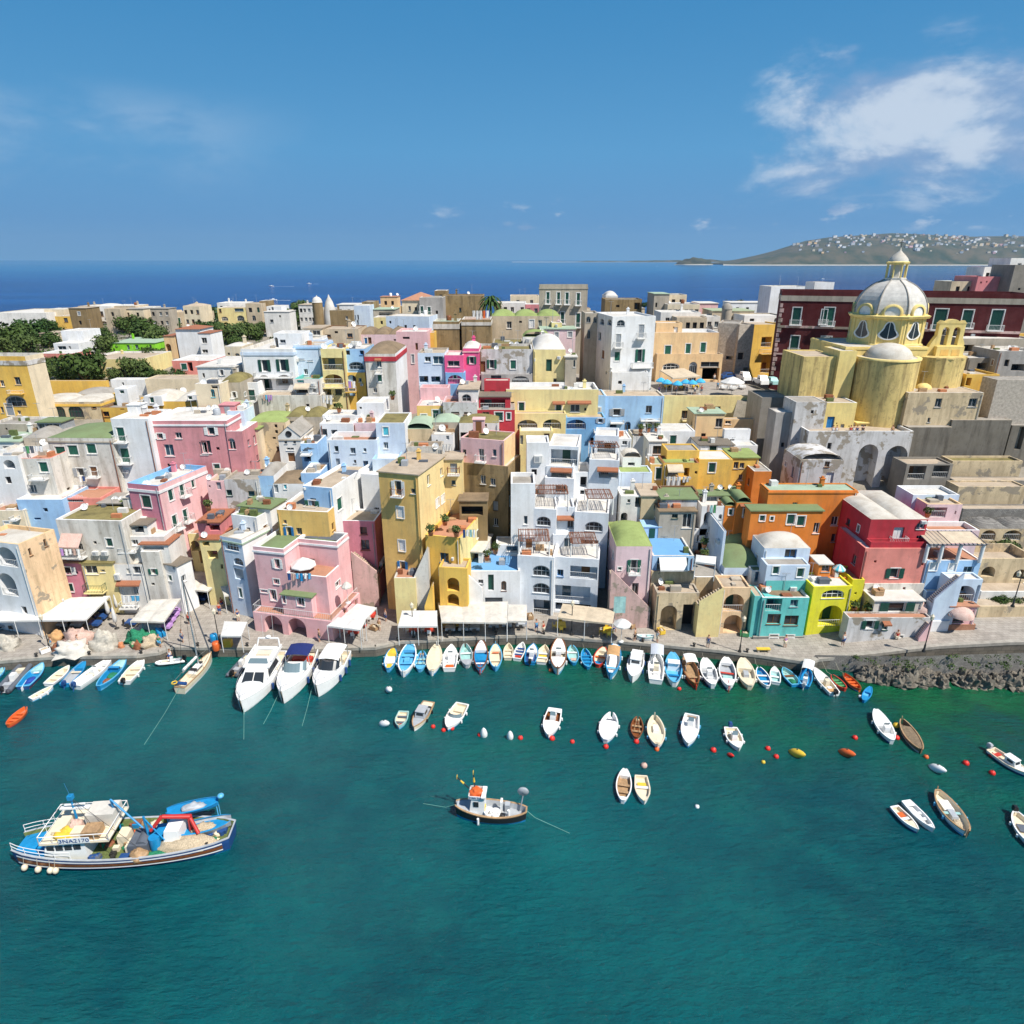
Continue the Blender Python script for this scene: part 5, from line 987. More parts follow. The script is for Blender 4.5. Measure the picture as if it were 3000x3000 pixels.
# the domed church
def church():
 tile('L')
 Yc=117.0
 cen=atY(742,640,Yc);zs_=lambda y,Y:atY(742,y,Y).z
 root=thing('church','yellow parish church with a grey octagonal dome, lantern and round apse','church',(cen.x,Yc,T(cen.x,108)-3));off=Vector(root.location);cx=cen.x
 Rd=(atY(1050,680,Yc).x-atY(450,680,Yc).x)/2
 zb,zc,zspring=zs_(945,Yc-4),zs_(700,Yc-3),zs_(640,Yc)
 C0=Vector((cx,Yc,0));rot8=0.0
 def octa(m,prof,mi=0,n=8,a0=0.0):m.lathe(prof,n,C0,mi,False,None,a0,a0+2*PI)
 m=MB();octa(m,[(Rd*1.06,zb-3),(Rd*1.06,zb+.4),(Rd,zb+.5),(Rd,zc)],0,8,rot8);m.build('drum','churchy',root,off)
 m=MB();octa(m,[(Rd,zc),(Rd*1.10,zc+.15),(Rd*1.13,zc+.5),(Rd*1.02,zc+.62),(Rd*1.0,zspring)],0,8,rot8);m.build('cornice','churchy',root,off)
 rr=[Rd*math.cos(t*PI/2/12)for t in range(12)];top=zs_(352,Yc);dh=top-zspring
 prof=[(max(r,Rd*.30),zspring+dh*math.sin(t*PI/2/12))for t,r in enumerate(rr)if r>Rd*.28]+[(Rd*.26,top)]
 m=MB();octa(m,prof,0,8,rot8);m.build('dome','lead',root,off)
 for k in range(8):
  a=rot8+k*PI/4;m=MB()
  for(r0,z0_),(r1,z1_)in zip(prof,prof[1:]):
   d=Vector((math.cos(a),math.sin(a),0));m.tube(C0+d*(r0+.02)+Vector((0,0,z0_)),C0+d*(r1+.02)+Vector((0,0,z1_)),.12,n=5)
  m.build('rib','rgrey',root,off)
 for k in range(8):
  a=k*PI/4+PI/8;d=Vector((math.cos(a),math.sin(a),0));t=Vector((-d.y,d.x,0));ri=Rd*math.cos(PI/8)
  F=Face(C0+d*(ri+.0),t,d,1);w,h=Rd*.25,(zc-zb)*.60;z0_=zb+(zc-zb)*.30
  out=[]
  for i in range(24):
   q=2*PI*i/24;yy=.5-.5*math.cos(q);ww=.50+.55*smooth((.62-yy)*2.2);out.append((math.sin(q)*w*ww,z0_+h*yy))
  m=MB();k2=len(out)
  big=[(x*1.28,z0_+h/2+(z-z0_-h/2)*1.14)for x,z in out]
  m.add([F.pt(x,z,.10)for x,z in out]+[F.pt(x,z,.10)for x,z in big],[(i,(i+1)%k2,k2+(i+1)%k2,k2+i)for i in range(k2)])
  m.add([F.pt(x,z,.10)for x,z in big]+[F.pt(x,z,-.05)for x,z in big],[(i,(i+1)%k2,k2+(i+1)%k2,k2+i)for i in range(k2)])
  wn=m.build('window','trim',root,off);m=MB();m.add([F.pt(x,z,.03)for x,z in out],[tuple(range(k2))]);fbox(m,F,-.04,.04,z0_,z0_+h,.03,.07,1);m.build('pane',('glass','frame'),wn,off)
  m=MB();M_=Matrix.Translation(C0+d*(ri+.0)+Vector((0,0,zspring+.15)))@Matrix.Rotation(a-PI/2,4,'Z')@Matrix.Rotation(R(-90),4,'X')@Matrix.Diagonal((1.15,1,1,1))
  m.lathe([(Rd*.17,-.9),(Rd*.235,-.9),(Rd*.235,.25),(Rd*.17,.25)],20,M=M_);lu=m.build('lucarne','churchy',root,off)
  m=MB();m.lathe([(0,.12),(Rd*.17,.12)],20,M=M_);m.build('pane','trim',lu,off)
  m=MB();ac=a+PI/8;dc=Vector((math.cos(ac),math.sin(ac),0));pc=C0+dc*Rd
  for s in(-.45,.45):
   tt=Vector((-dc.y,dc.x,0));q=pc+tt*s-dc*abs(s)*.35;m.tube(q+Vector((0,0,zb+.3)),q+Vector((0,0,zc+.1)),.20,n=6)
  m.build('pilasters','churchy',root,off)
 zl0,zl1,zl2=top-.1,zs_(205,Yc),zs_(75,Yc);rl=Rd*.27
 m=MB();m.lathe([(rl*1.12,zl0),(rl*1.12,zl0+.3),(rl*.62,zl0+.35),(rl*.62,zl1-.3)],8,C0,0,False);m.build('lantern','wstained',root,off)
 m=MB()
 for k in range(8):a=rot8+k*PI/4;q=C0+Vector((math.cos(a),math.sin(a),0))*rl*.95;m.tube(q+Vector((0,0,zl0+.3)),q+Vector((0,0,zl1)),.15,n=6)
 m.lathe([(rl*.6,zl1-.35),(rl*1.1,zl1-.3),(rl*1.18,zl1),(rl*1.0,zl1+.15)],8,C0,0,False,None,rot8,rot8+2*PI);m.build('lantern_columns','churchy',root,off)
 hL=zl2-zl1;m=MB();m.lathe([(rl*.98,zl1+.1),(rl*.9,zl1+hL*.22),(rl*.62,zl1+hL*.45),(rl*.28,zl1+hL*.66),(rl*.10,zl1+hL*.8),(.06,zl2)],12,C0);m.build('lantern_cap','rwhite',root,off)
 m=MB();m.tube(C0+Vector((0,0,zl2-.1)),C0+Vector((0,0,zl2+1.2)),.05,n=5);m.tube(C0+Vector((-.35,0,zl2+.8)),C0+Vector((.35,0,zl2+.8)),.045,n=4);m.build('cross','iron',root,off)
 cc=Ctx();cc.root=root;cc.off=off;cc.mat='churchy';cc.corh=.35;cc.railm='rail';cc.surround=False
 zg=T(cx,104)-4
 def vol(name,mat,xl,xr,yt,Y,D,f='',l='',**k):
  A,B,u,n,z1,_=footprint(xl,xr,yt,0,0,Y);volume(cc,name,mat,A,u,n,(B-A).dot(u),D,zg,z1,f,'',l,**k)
 vol('crossing','churchy',370,1090,948,Yc-6.6,13.5,par=.1,rm='rwhite',cor='churchy')
 vol('left_arm','churchstain',0,320,1035,Yc-7.5,9,par=.2,rm='rbeige',cop='churchy');vol('left_buttress','churchy',318,470,985,Yc-8.2,6,par=.05,rm='rwhite')
 Ya=Yc-7.5;ax=atY(705,1150,Ya);ra=(atY(972,1150,Ya).x-atY(438,1150,Ya).x)/2*.98;zt=zs_(1065,Ya-ra*.9);Ca=Vector((ax.x,Yc-7.5,0))
 m=MB();n=40;m.lathe([(ra*1.03,zg),(ra*1.0,zg+6),(ra,zt)],n,Ca,0,True,None,PI,2*PI)
 m.add([Ca+Vector((x,y,z))for z in(zg,zt)for x,y in((-ra,0),(-ra,3),(ra,0),(ra,3))],[(0,1,5,4),(2,3,7,6)]);m.build('apse','churchstain',root,off)
 m=MB();m.lathe([(ra+.12,zt-.3),(ra+.12,zt+.02),(ra-.5,zt+.02)],n,Ca,0,True,None,PI,2*PI);m.build('apse_rim','churchy',root,off)
 m=MB();rv=ra*.72;m.lathe([(rv*math.cos(t*PI/2/7),zt+rv*.62*math.sin(t*PI/2/7))for t in range(8)],28,Ca+Vector((0,-.3,0)));m.lathe([(ra-.2,zt-.02),(0,zt-.02)],n,Ca,0,False);m.build('apse_roof','rwhite',root,off)
 bx=atY(1222,1050,Yc-6.5);rb=(atY(1452,1100,Yc-6.5).x-atY(990,1100,Yc-6.5).x)/2;zt2=zs_(1048,Yc-8.5);Cb=Vector((bx.x,Yc-4.5,0))
 m=MB();m.lathe([(rb,zg),(rb,zt2)],12,Cb,0,False,None,PI*.95,PI*2.1);m.lathe([(rb+.1,zt2-.25),(rb+.1,zt2),(0,zt2)],12,Cb,0,False);m.build('round_chapel','churchstain',root,off)
 m=MB();m.ball((atY(1082,1310,Yc-10).x,Yc-9,zs_(1325,Yc-9.5)),1.25,1.25,1.0,14,8);m.build('small_dome','churchy',root,off)
 Yg=Yc-5.2;zA=zt2-.05
 def P(x,y):q=atY(x,y,Yg);return(q.x,q.z)
 O=Vector((0,Yg,0));F=Face(O,Vector((1,0,0)),Vector((0,-1,0)),100)
 xl,_=P(1160,900);xr,_=P(1390,900);zbell0=P(1275,935)[1];zbell1=P(1275,775)[1];ztop=P(1290,708)[1];zsh=P(1290,745)[1]
 m=MB();wl=xr-xl;a0,a1,b0,b1=xl+wl*.16,xl+wl*.42,xl+wl*.58,xl+wl*.84;t=.85
 for(x0,x1,z0_,z1_)in((xl,a0,zA,zsh),(a1,b0,zA,zsh),(b1,xr,zA,zsh),(a0,a1,zA,zbell0),(b0,b1,zA,zbell0),(a0,a1,zbell1,zsh),(b0,b1,zbell1,zsh)):m.box(x0,Yg,z0_,x1,Yg+t,z1_)
 for x0,x1 in((a0,a1),(b0,b1)):
  cxx,r_=(x0+x1)/2,(x1-x0)/2
  for i in range(10):
   t0,t1=PI*i/10,PI*(i+1)/10;q=[(cxx-r_*math.cos(t0),zbell1-r_+r_*math.sin(t0)),(cxx-r_*math.cos(t1),zbell1-r_+r_*math.sin(t1))]
   prism(m,[q[0],q[1],(q[1][0],zbell1+.02),(q[0][0],zbell1+.02)],F,-.004,-t+.004)
 cur=[(xl-.1,zsh),(xl+wl*.10,zsh+.5),(xl+wl*.2,zsh+.15),(xl+wl*.35,zsh+.55),(xl+wl*.42,ztop),(xl+wl*.58,ztop),(xl+wl*.65,zsh+.55),(xl+wl*.8,zsh+.15),(xl+wl*.92,zsh+.5),(xr+.1,zsh)]
 prism(m,cur,F,.05,-t-.05)
 prism(m,[(xl-2.6,zA),(xl+.01,zA),(xl+.01,zbell0+1.6),(xl-.7,zbell0+.4),(xl-1.1,zbell0-.6)],F,-.02,-t+.02);prism(m,[(xr-.01,zA),(xr+.5,zA),(xr+.45,zbell0+.3),(xr-.01,zbell0+1.2)],F,-.02,-t+.02)
 m.box(xl-.1,Yg-.8,zA,xr+.1,Yg-.003,zbell0-.1);m.build('bell_gable','churchy',root,off)
 m=MB()
 for x0,x1 in((xl+wl*.14,xl+wl*.44),(xl+wl*.56,xl+wl*.86)):m.box(x0,Yg-.83,zA+.15,x1,Yg-.79,zbell0-.6)
 m.build('gable_panels','ochre',root,off)
 for x0,x1 in((a0,a1),(b0,b1)):
  cxx=(x0+x1)/2;zz=zbell0+(zbell1-zbell0)*.62;s=(x1-x0)*.36
  m=MB();m.lathe([(0,s*1.5),(s*.4,s*1.4),(s*.6,s*.6),(s*.75,0),(s,-.35*s),(s*.9,-.4*s),(0,-.2*s)],12,(cxx,Yg+t/2,zz));m.tube((x0,Yg+t/2,zz+s*1.5),(x1,Yg+t/2,zz+s*1.5),.06,n=5);m.build('bell','iron',root,off)
 tile('L')
 c=hs('canonry','yellow canonry with a blue door on the church terrace','churchy',128,468,1440,1720,6,'d:b 228 1562 66 135; d:k 332 1628 34 82; h 286 1615 12 12; h 395 1640 12 12',group=MIDG,par=.15,rm='rbeige',cop='white',Y=104.2,z0=10)
 wg(c,'churchy',466,560,1620,1.5,2,'d:k 515 1632 44 92',roof='slab',rm='churchy',part='side_room')
 c=hs('terrace_arches','peeling grey terrace wall with two huge blind arches below the church','peel',42,965,1690,2200,6,'h 222 1792 36 56; a:o 530 1805 170 520; a:o 775 1818 190 520',matr='peelcream',group=MIDG,cat='retaining wall',par=.6,rm='rbeige',cop='white',Y=100.5)
 tile('M');c=hs('stone_house','grey peeling barrel roofed house with a pale blue door below the church terrace','peel',-30,352,22,330,6,'w:n 202 36 44 48; d:w 220 132 70 120',group=MIDG,roof='barrel',rm='peel',vh=.9,Y=91)
church()
tile('G')
hs('rock_bastion','tall dark grey bastion wall at the corner of the piazza','dgrey',1388,1720,1005,1640,7,'A 1590 1075 40 50',group='dark retaining walls',cat='wall',par=.3,rm='rgrey',matl='stone',Y=112)
hs('lift_shaft','narrow grey shaft wrapped in red scaffold poles beside the dark bastion','grey',1515,1672,1135,1700,3.5,'h 1570 1400 30 40',group='dark retaining walls',cat='tower',par=.2,rm='rclean',Y=104.5)
hs('rock_bastion','rough grey outcrop wall left of the church arches','peel',1690,1960,1045,1700,5,'h 1830 1115 26 30',group='dark retaining walls',cat='wall',par=.1,rm='rgrey',Y=103.5)
hs('rock_bastion','low lumpy grey wall in front of the church arches','grey',1745,2020,1525,1800,4,'',group='dark retaining walls',cat='wall',roof='barrel',rm='peel',vh=.6,Y=95.5)
c=hs('orange_house','small orange cube house with a sage roof under the yellow piazza wall','peach',798,1062,1148,1400,5,'w:k 1010 1188 60 78',group=MIDG,roof='slab',rm='rpalegreen',Y=112.5)
wg(c,'orange' if False else 'peach',1060,1385,1195,2.0,1.5,'w:w 1090 1208 52 30',part='garden_wall',par=.05,rm='rbeige')
hs('white_house','wide white house with one green shutter and a bare white roof','white',500,802,1300,1500,'y1232','g:d 606 1335 60 78',group=MIDG,par=.15,rm='rclean',Y=107.5)
hs('white_house','small white house with a green window among planted terraces','white',255,405,1345,1500,5,'g 372 1360 48 48',group=MIDG,par=.4,rm='rclean',Y=108)
hs('white_house','white house with a beige roof and a large brown curtained window','white',398,556,1392,1640,'y1310','w:n 474 1428 92 76',group=MIDG,roof='slab',rm='rclean',Y=103)
c=hs('white_house','white house with a corrugated roof, dark green door and iron railed terrace','white',835,1142,1425,1600,5,'g:d 956 1410 66 70; g:d 956 1432 66 90',group=MIDG,roof='slab',rm='corru',Y=102.5)
wg(c,'white',1140,1352,1425,.8,3,'',part='stair_wall',par=.2,rm='rclean');wg(c,'white',1060,1290,1285,4,1,'',part='gable_wall',par=.1,rm='rclean')
wg(c,'white',838,1140,1530,-3.2,3.1,'B 985 1540 290 55',part='terrace',par=.1,rm='rgrey')
hs('white_house','white end house with a wide flat roof behind the reed pergola terraces','white',40,242,1365,1600,'y1292','w:k 182 1385 44 36',group=MIDG,par=.15,rm='rclean',Y=97,chim=0)
c=hs('yellow_house','yellow house with a striped awning and bed sheets hung below its window','yellow',524,838,1580,1900,4,'y:b 618 1588 138 44; w:k 605 1632 92 54; A 725 1622 46 76; h 808 1650 22 26; B 640 1690 220 14',group=MIDG,par=.3,rm='rlime',cop='tiles',Y=92.5)
wg(c,'yellow',554,840,1470,2.6,4,'',part='back_wing',par=.2,rm='rgrey')
hs('yellow_house','plain golden house with one large green shutter above a sage canopy','yellow',836,1132,1548,1900,5,'g:d 948 1578 62 86; w:k 1042 1790 30 32',group=MIDG,par=.1,rm='rclean',Y=94)
hs('yellow_house','small yellow house with a lime slab roof beside the bastion','yellow',1132,1362,1535,1780,5,'w:k 1160 1570 42 60; w:k 1212 1578 40 48; w 1200 1680 36 52',group=MIDG,roof='slab',rm='rlime',Y=95)
hs('yellow_house','narrow ochre house with a tall dark door under the white curtained house','ochre',410,526,1590,1860,4,'g:d 480 1620 58 104',group=MIDG,par=.1,rm='rpale',Y=93)
c=hs('grey_house','windowless pale grey house with a lime terrace and a broken white vault','pblue',132,424,1662,1880,'y1600','',group=MIDG,par=.15,rm='rlime',Y=90.5,matr='white')
wg(c,'white',165,330,1530,2.8,2.5,'D 240 1575 60 30',roof='barrel',rm='rwhite',vh=.8,part='vaulted_room')
hs('orange_house','burnt orange block beside the stained terrace below the bastion','orange',1318,1475,1652,1900,5,'',group=MIDG,par=.1,rm='rgrey',Y=92)
tile('K')
c=hs('orange_house','large orange house with a pale green roof and a second sage ledge roof below','orange',1448,2230,112,700,'y45','w:w 1674 216 42 60; c 1735 244 44 40; @M w 270 520 62 78; w:k 258 672 38 72; t 330 545 1 1',group=MIDG,par=.15,rm='rpalegreen',Y=82.6,cor='orange',corh=.2)
wg(c,'orange',1293,1925,292,-2.3,2.2,'g:d 1390 330 46 50; g:d 1475 340 28 36; g:d 1642 322 70 88; g:d 1730 335 70 88; w:w 1866 395 52 92',part='front_wing',roof='slab',rm='rgreen')
c=hs('orange_house','small orange house with two sage barrel roofs left of the large orange house','orange',1166,1302,218,600,'y110','g:d 1256 268 68 78; t 1245 222 110 16',group=MIDG,roof='barrel',rm='rgreen',vh=.7,Y=83.5)
wg(c,'orange',1064,1166,245,.4,6,'g:d 1113 274 36 52',roof='barrel',rm='rgreen',vh=.5)
hs('veranda_house','glazed veranda under a flat sage canopy','stone',834,1102,158,420,'y112','w:k 935 168 120 62; w:k 1040 175 70 60',group=MIDG,roof='slab',rm='rgreen',Y=86.5)
hs('white_house','narrow white courtyard house with an arch, hung with laundry','white',862,1064,250,640,3,'a 915 298 78 120; v:k 1022 320 30 44',group=MIDG,par=.2,rm='rclean',Y=84)
c=hs('stone_house','stained stone house with sage ledge roofs and a white framed glass door','stone',490,812,298,620,4,'w:d 622 318 52 38; w 730 316 82 124',group=MIDG,roof='slab',rm='rbrown',Y=82)
wg(c,'peel',508,822,190,1.6,4,'h 560 215 10 10',roof='slab',rm='rgreen',part='upper_floor');wg(c,'brown',520,830,128,4.2,3,'',part='back_wall',par=.2,rm='rgreen')
hs('stone_house','rough beige house with one white framed window beside steps','peelcream',330,508,160,560,5,'w 460 220 46 58',group=MIDG,roof='slab',rm='rbeige',Y=85)
hs('white_house','stained white house with a dark doorway and small cellar arch','owhite',148,332,160,560,4,'w:k 218 188 26 30; A 300 162 54 98; a 175 305 60 92',group=MIDG,par=.1,rm='rclean',Y=85.3)
hs('lilac_house','tall lilac pink house with a domed lime green roof and an open green balcony window','lilac',108,426,602,1360,'y385','bo 262 720 58 108; g 137 785 30 26; w:k 272 925 58 104; h 395 995 10 10; t 262 708 70 8',group=QG,roof='vault',rm='rlime',vh=1.1,Y=75.4,nv=1)
c=hs('blue_house','small sky blue house with a white awning across its terrace and a sloping blue roof','lblue',428,792,685,900,'y440','A 600 702 270 112; y:w 598 694 238 78',group=QG,par=.3,rm='rblue',Y=76)
wg(c,'peelcream',418,792,822,-.4,4,'w:n 625 965 80 58; h 740 1000 8 8',par=.1,rm='rbeige',part='stone_base')
wg(c,'blue',470,795,440,8,.8,'',part='back_parapet',par=.1,rm='rblue')
c=hs('white_house','white patio house with a white awning, steps and potted plants between blue and green roofs','peelcream',788,1062,872,1340,8.5,'h 930 940 10 80',group=QG,par=.15,rm='rgrey',cop='white',Y=75.8)
wg(c,'white',790,905,448,8.2,4,'w:k 850 505 70 60',part='laundry_room',rm='rclean');wg(c,'pblue',1052,1075,470,2,8,'',part='side_wall',par=.1,rm='rclean')
c=hs('green_roofed_house','pale blue house under two large sage green domes with satellite dishes','pblue',1058,1425,790,1200,'y600','c 1150 742 1 1; D 1238 862 92 80',group=QG,roof='vault',rm='rgreen',vh=1.5,Y=76.6,dish=2)
wg(c,'pblue',1075,1380,620,4.9,4,'',part='rear_wing',roof='vault',rm='rgreen',vh=1.4);wg(c,'owhite',1300,1425,815,-1.2,1.5,'A 1365 825 80 90; t 1360 805 100 14',part='porch',par=.1,rm='rgreen')
c=hs('stone_house','old ochre stone front with tall dark cellar openings between buttresses on the quay','peelcream',465,840,1012,1375,2.6,'a:o 566 1122 142 215; D 742 1112 118 280; h 625 1020 8 8',group=QG,par=.2,rm='rbeige',Y=73)
c=hs('stair_house','ochre stair house with two big dark arches on the quay','peachstain',1040,1292,965,1390,3.5,'a 1140 1022 176 156; a:o 1132 1205 160 155; h 960 1248 24 26',group=QG,par=.3,rm='rbeige',Y=72.2)
stair('ochre outside stair rising to the two arched stair house','pyellow',828,1135,1045,1010,71.6,1.3)
stair('pale pink stair with a stained parapet in front of the lilac pink house','peelpink',400,1185,60,850,73.8,1.3)
c=hs('white_house','pale blue house with a beige barrel roof and a dish above the turquoise house','pblue',1410,1815,618,1000,'y500','w:b 1640 628 104 78',group=QG,roof='vault',rm='rwhite',vh=1.2,Y=75.6)
wg(c,'pblue',1432,1812,768,-2.2,2.2,'g:d 1510 770 56 76; g:d 1725 795 60 78; h 1600 850 8 8',part='front_room',par=.1,rm='rgrey')
wg(c,'teal',1428,1806,905,-2.35,.1,'',part='painted_band',par=.02,rm='rgrey')
c=hs('teal_house','turquoise house on the quay with a dark balcony and brown barred windows','teal',1392,1806,1052,1445,3.2,'A 1490 1062 140 112; w:k 1670 1072 66 60; w:n 1492 1196 118 88; w:n 1645 1210 122 86; g:d 1490 1378 72 54; g:d 1632 1382 66 52',group=QG,par=.3,rm='rbrown',Y=71.1)
wg(c,'teal',1325,1394,1040,.3,3,'h 1380 1065 14 14; h 1355 1235 14 14',part='side_wing',par=.1,rm='rbeige');wg(c,'rubble',1310,1760,1398,-.25,.3,'g:d 1490 1380 72 60; g:d 1632 1386 66 58',part='stone_plinth',par=.02,rm='rgrey')
tile('M')
c=hs('yellow_house','lemon yellow house with a curved window above an arched porch on the quay','lemon',85,430,1135,1520,4,'v:w 255 1165 196 72; a 232 1302 200 186',group=QG,par=.25,rm='rclean',Y=71.5,rot=3)
wg(c,'lemon',428,535,1075,1.4,4,'h 452 1185 20 20',part='side_wing',par=.3,rm='rterra');wg(c,'orange',120,460,1058,2.6,4,'',part='terrace',par=.6,rm='rterra');wg(c,'orange',135,245,942,2.8,2.5,'w:k 190 950 70 56',part='roof_room',roof='slab',rm='rclean')
c=hs('red_house','tall red house with a magenta top floor, salmon lower floor and white vaulted roof','salmon',540,1090,800,1320,7,'o:d 795 975 78 86; h 880 1140 20 30; h 625 905 22 22; h 1040 930 22 20',group=QG,par=.1,rm='rclean',Y=73.6,matl='red')
wg(c,'red',590,1092,545,1.6,'y290','bd:w 824 615 92 136; w 1030 688 90 42; c 1045 540 48 38; w:w 1025 580 70 50',roof='vault',nv=2,rm='rwhite',vh=.55,matl='red',part='top_floor');wg(c,'red',590,1100,745,.35,1.2,'',part='balcony_wall',par=.5,rm='rgrey')
wg(c,'wstained',535,1060,1110,-.15,2,'w:n 878 1140 26 34',part='plaster_base',par=.05,rm='rclean')
c=hs('white_house','white house with a wide dark green window band on the quay below the red house','wstained',622,1050,1262,1600,'y1172','o:d 815 1278 150 86',group=QG,roof='slab',rm='rclean',Y=70.8)
wg(c,'peel',395,1120,1410,-1.6,1.5,'o:d 580 1435 72 70; w:d 710 1450 52 66; t 718 1436 70 14; g:d 840 1565 60 20',part='peeling_front',par=.2,rm='rterra')
c=hs('blue_house','pale blue house with a pergola terrace and an arched outside stair at the right end','lblue',1085,1560,905,1400,6,'g:w 1135 925 68 70; g:w 1302 935 62 64; w 1440 960 90 90',group=QG,par=.15,rm='rterra',Y=73.6)
m=MB();a=atY(1100,770,73.2);b=atY(1600,770,73.2)
for q in(.0,.26,.58,.98):X_=a.x+(b.x-a.x)*q;m.tube((X_,73.4,a.z-2.4),(X_,73.4,a.z),.22,n=8,mi=1)
m.tube(a,b,.10,n=5);m.tube(a+Vector((0,3,.5)),b+Vector((0,3,.5)),.10,n=5)
for i in range(14):X_=a.x+(b.x-a.x)*i/13;m.tube((X_,73.0,a.z+.1),(X_,76.3,a.z+.6),.06,n=4)
m.quad(Vector((a.x+2.6,73.3,a.z+.2)),Vector((b.x-.3,73.3,a.z+.2)),Vector((b.x-.3,76,a.z+.62)),Vector((a.x+2.6,76,a.z+.62)),2);m.quad(Vector((a.x,73.2,a.z+.16)),Vector((a.x+2.5,73.2,a.z+.16)),Vector((a.x+2.5,76.2,a.z+.6)),Vector((a.x,76.2,a.z+.6)),3)
m.build('pergola',('bdgrey','white','canvasb','rbeige'),c.root,c.off)
wg(c,'lblue',1080,1540,1180,-.8,1,'w 1080 1260 40 44',part='lower_wall',par=.05,rm='rclean')
wg(c,'pblue',1290,1575,1072,-2.3,2,'a 1400 1128 200 140; a 1535 1120 60 150',part='arched_porch',par=.2,rm='rclean')
stair('pale blue outside stair curving up to the arched porch at the right end','pblue',1125,1290,1390,1062,70.4,1.1)
stair('small white stair with a pink parapet beside the little pink house','lpink',990,1625,1110,1470,68.4,1.1)
c=hs('pink_house','little bright pink house with striped dome awnings and a brick base','pink',1285,1525,1312,1640,4,'w:d 1358 1372 92 74; v:w 1443 1372 36 44',matl='red',group=QG,roof='slab',rm='rterra',Y=70.3)
wg(c,'brickred',1275,1510,1470,-.15,1,'',part='brick_base',par=.02,rm='rclean');wg(c,'white',1080,1282,1440,-.3,3,'',part='stair_side',par=.2,rm='rgrey')
F=c.FF
m=MB();q=F.az(1370,1385);M_=Matrix.Translation(F.pt(q[0],q[1],0));m.lathe([(1.45*math.cos(t*PI/12),1.1*math.sin(t*PI/12))for t in range(7)],16,M=M_@Matrix.Rotation(PI,4,'Z'),a0=0,a1=PI);m.build('awning','stripes',c.root,c.off)
m=MB();q=c.FL.az(1245,1360)if False else(c.D*.35,F.az(1370,1385)[1]);M_=Matrix.Translation(c.FL.pt(c.D*.5,q[1],0))@Matrix.Rotation(R(90),4,'Z');m.lathe([(1.2*math.cos(t*PI/12),1.0*math.sin(t*PI/12))for t in range(7)],16,M=M_,a0=0,a1=PI);m.build('awning','stripes',c.root,c.off)
c=hs('lilac_house','lilac terrace house with a white oval roof right of the tall red house','lilac',1085,1395,412,700,5,'A 1170 440 160 90; h 1330 470 14 30',group=MIDG,par=.3,rm='rbeige',Y=80.5,cop='peach')
wg(c,'pblue',960,1368,330,2.5,4,'',part='oval_terrace',par=.5,rm='rclean',cop='white');wg(c,'lilac',1085,1545,640,-3.0,3,'',part='lower_terrace',par=.6,rm='rterra',cop='white')
hs('retaining_wall','smooth sand coloured terrace wall on the right hillside','peelcream',1308,1925,32,420,3,'h 1440 120 6 6; h 1610 120 6 6',group='pale terrace walls',cat='wall',par=.3,rm='rmoss',Y=99)
hs('retaining_wall','rough grey rubble terrace wall under the sand coloured one','rubble',1325,2050,205,420,2,'',group='dark retaining walls',cat='wall',par=.05,rm='rbeige',Y=95)
hs('ruin','grey walled ruin with dark bays under the church retaining walls','dgrey',905,1312,60,320,4,'A 990 75 150 120; A 1200 70 140 110',group=MIDG,cat='ruin',par=.3,rm='rbeige',Y=96)
hs('retaining_wall','sand coloured wall with a stair parapet above the lilac terrace house','peelcream',1360,1960,258,560,3,'',group='pale terrace walls',cat='wall',par=.2,rm='rbeige',Y=92)
hs('retaining_wall','rubble stone wall halfway up the right hillside','rubble',1400,2050,455,700,2,'',group='dark retaining walls',cat='wall',par=.1,rm='rbeige',Y=88)
hs('ruin','row of crumbling beige vaults above the shrubs at the right edge','peelcream',1545,2060,628,860,4,'a 1620 640 130 90; a 1830 640 160 90',group=MIDG,cat='ruin',roof='vault',nv=2,rm='rubble',vh=.8,Y=84.5)
c=hs('ruin','roofless pale ochre ruin with arched bays at the right edge','peelcream',1545,2060,890,1200,5,'a 1620 960 120 90; a 1900 985 120 90',group=MIDG,cat='ruin',par=1.2,rm='rbeige',Y=78)
hs('retaining_wall','pale garden wall under the roofless ruin','owhite',1560,2060,1180,1330,4,'',group='pale terrace walls',cat='wall',par=.1,rm='rbeige',Y=75.5)
hs('garden_shed','low ochre garden shed with a row of rusty posts on the right promenade','peelcream',1540,2060,1310,1600,3,'A 1620 1440 130 90; A 1790 1445 130 90; A 1920 1440 100 90',group=MIDG,cat='shed',par=.3,rm='rbeige',Y=73)
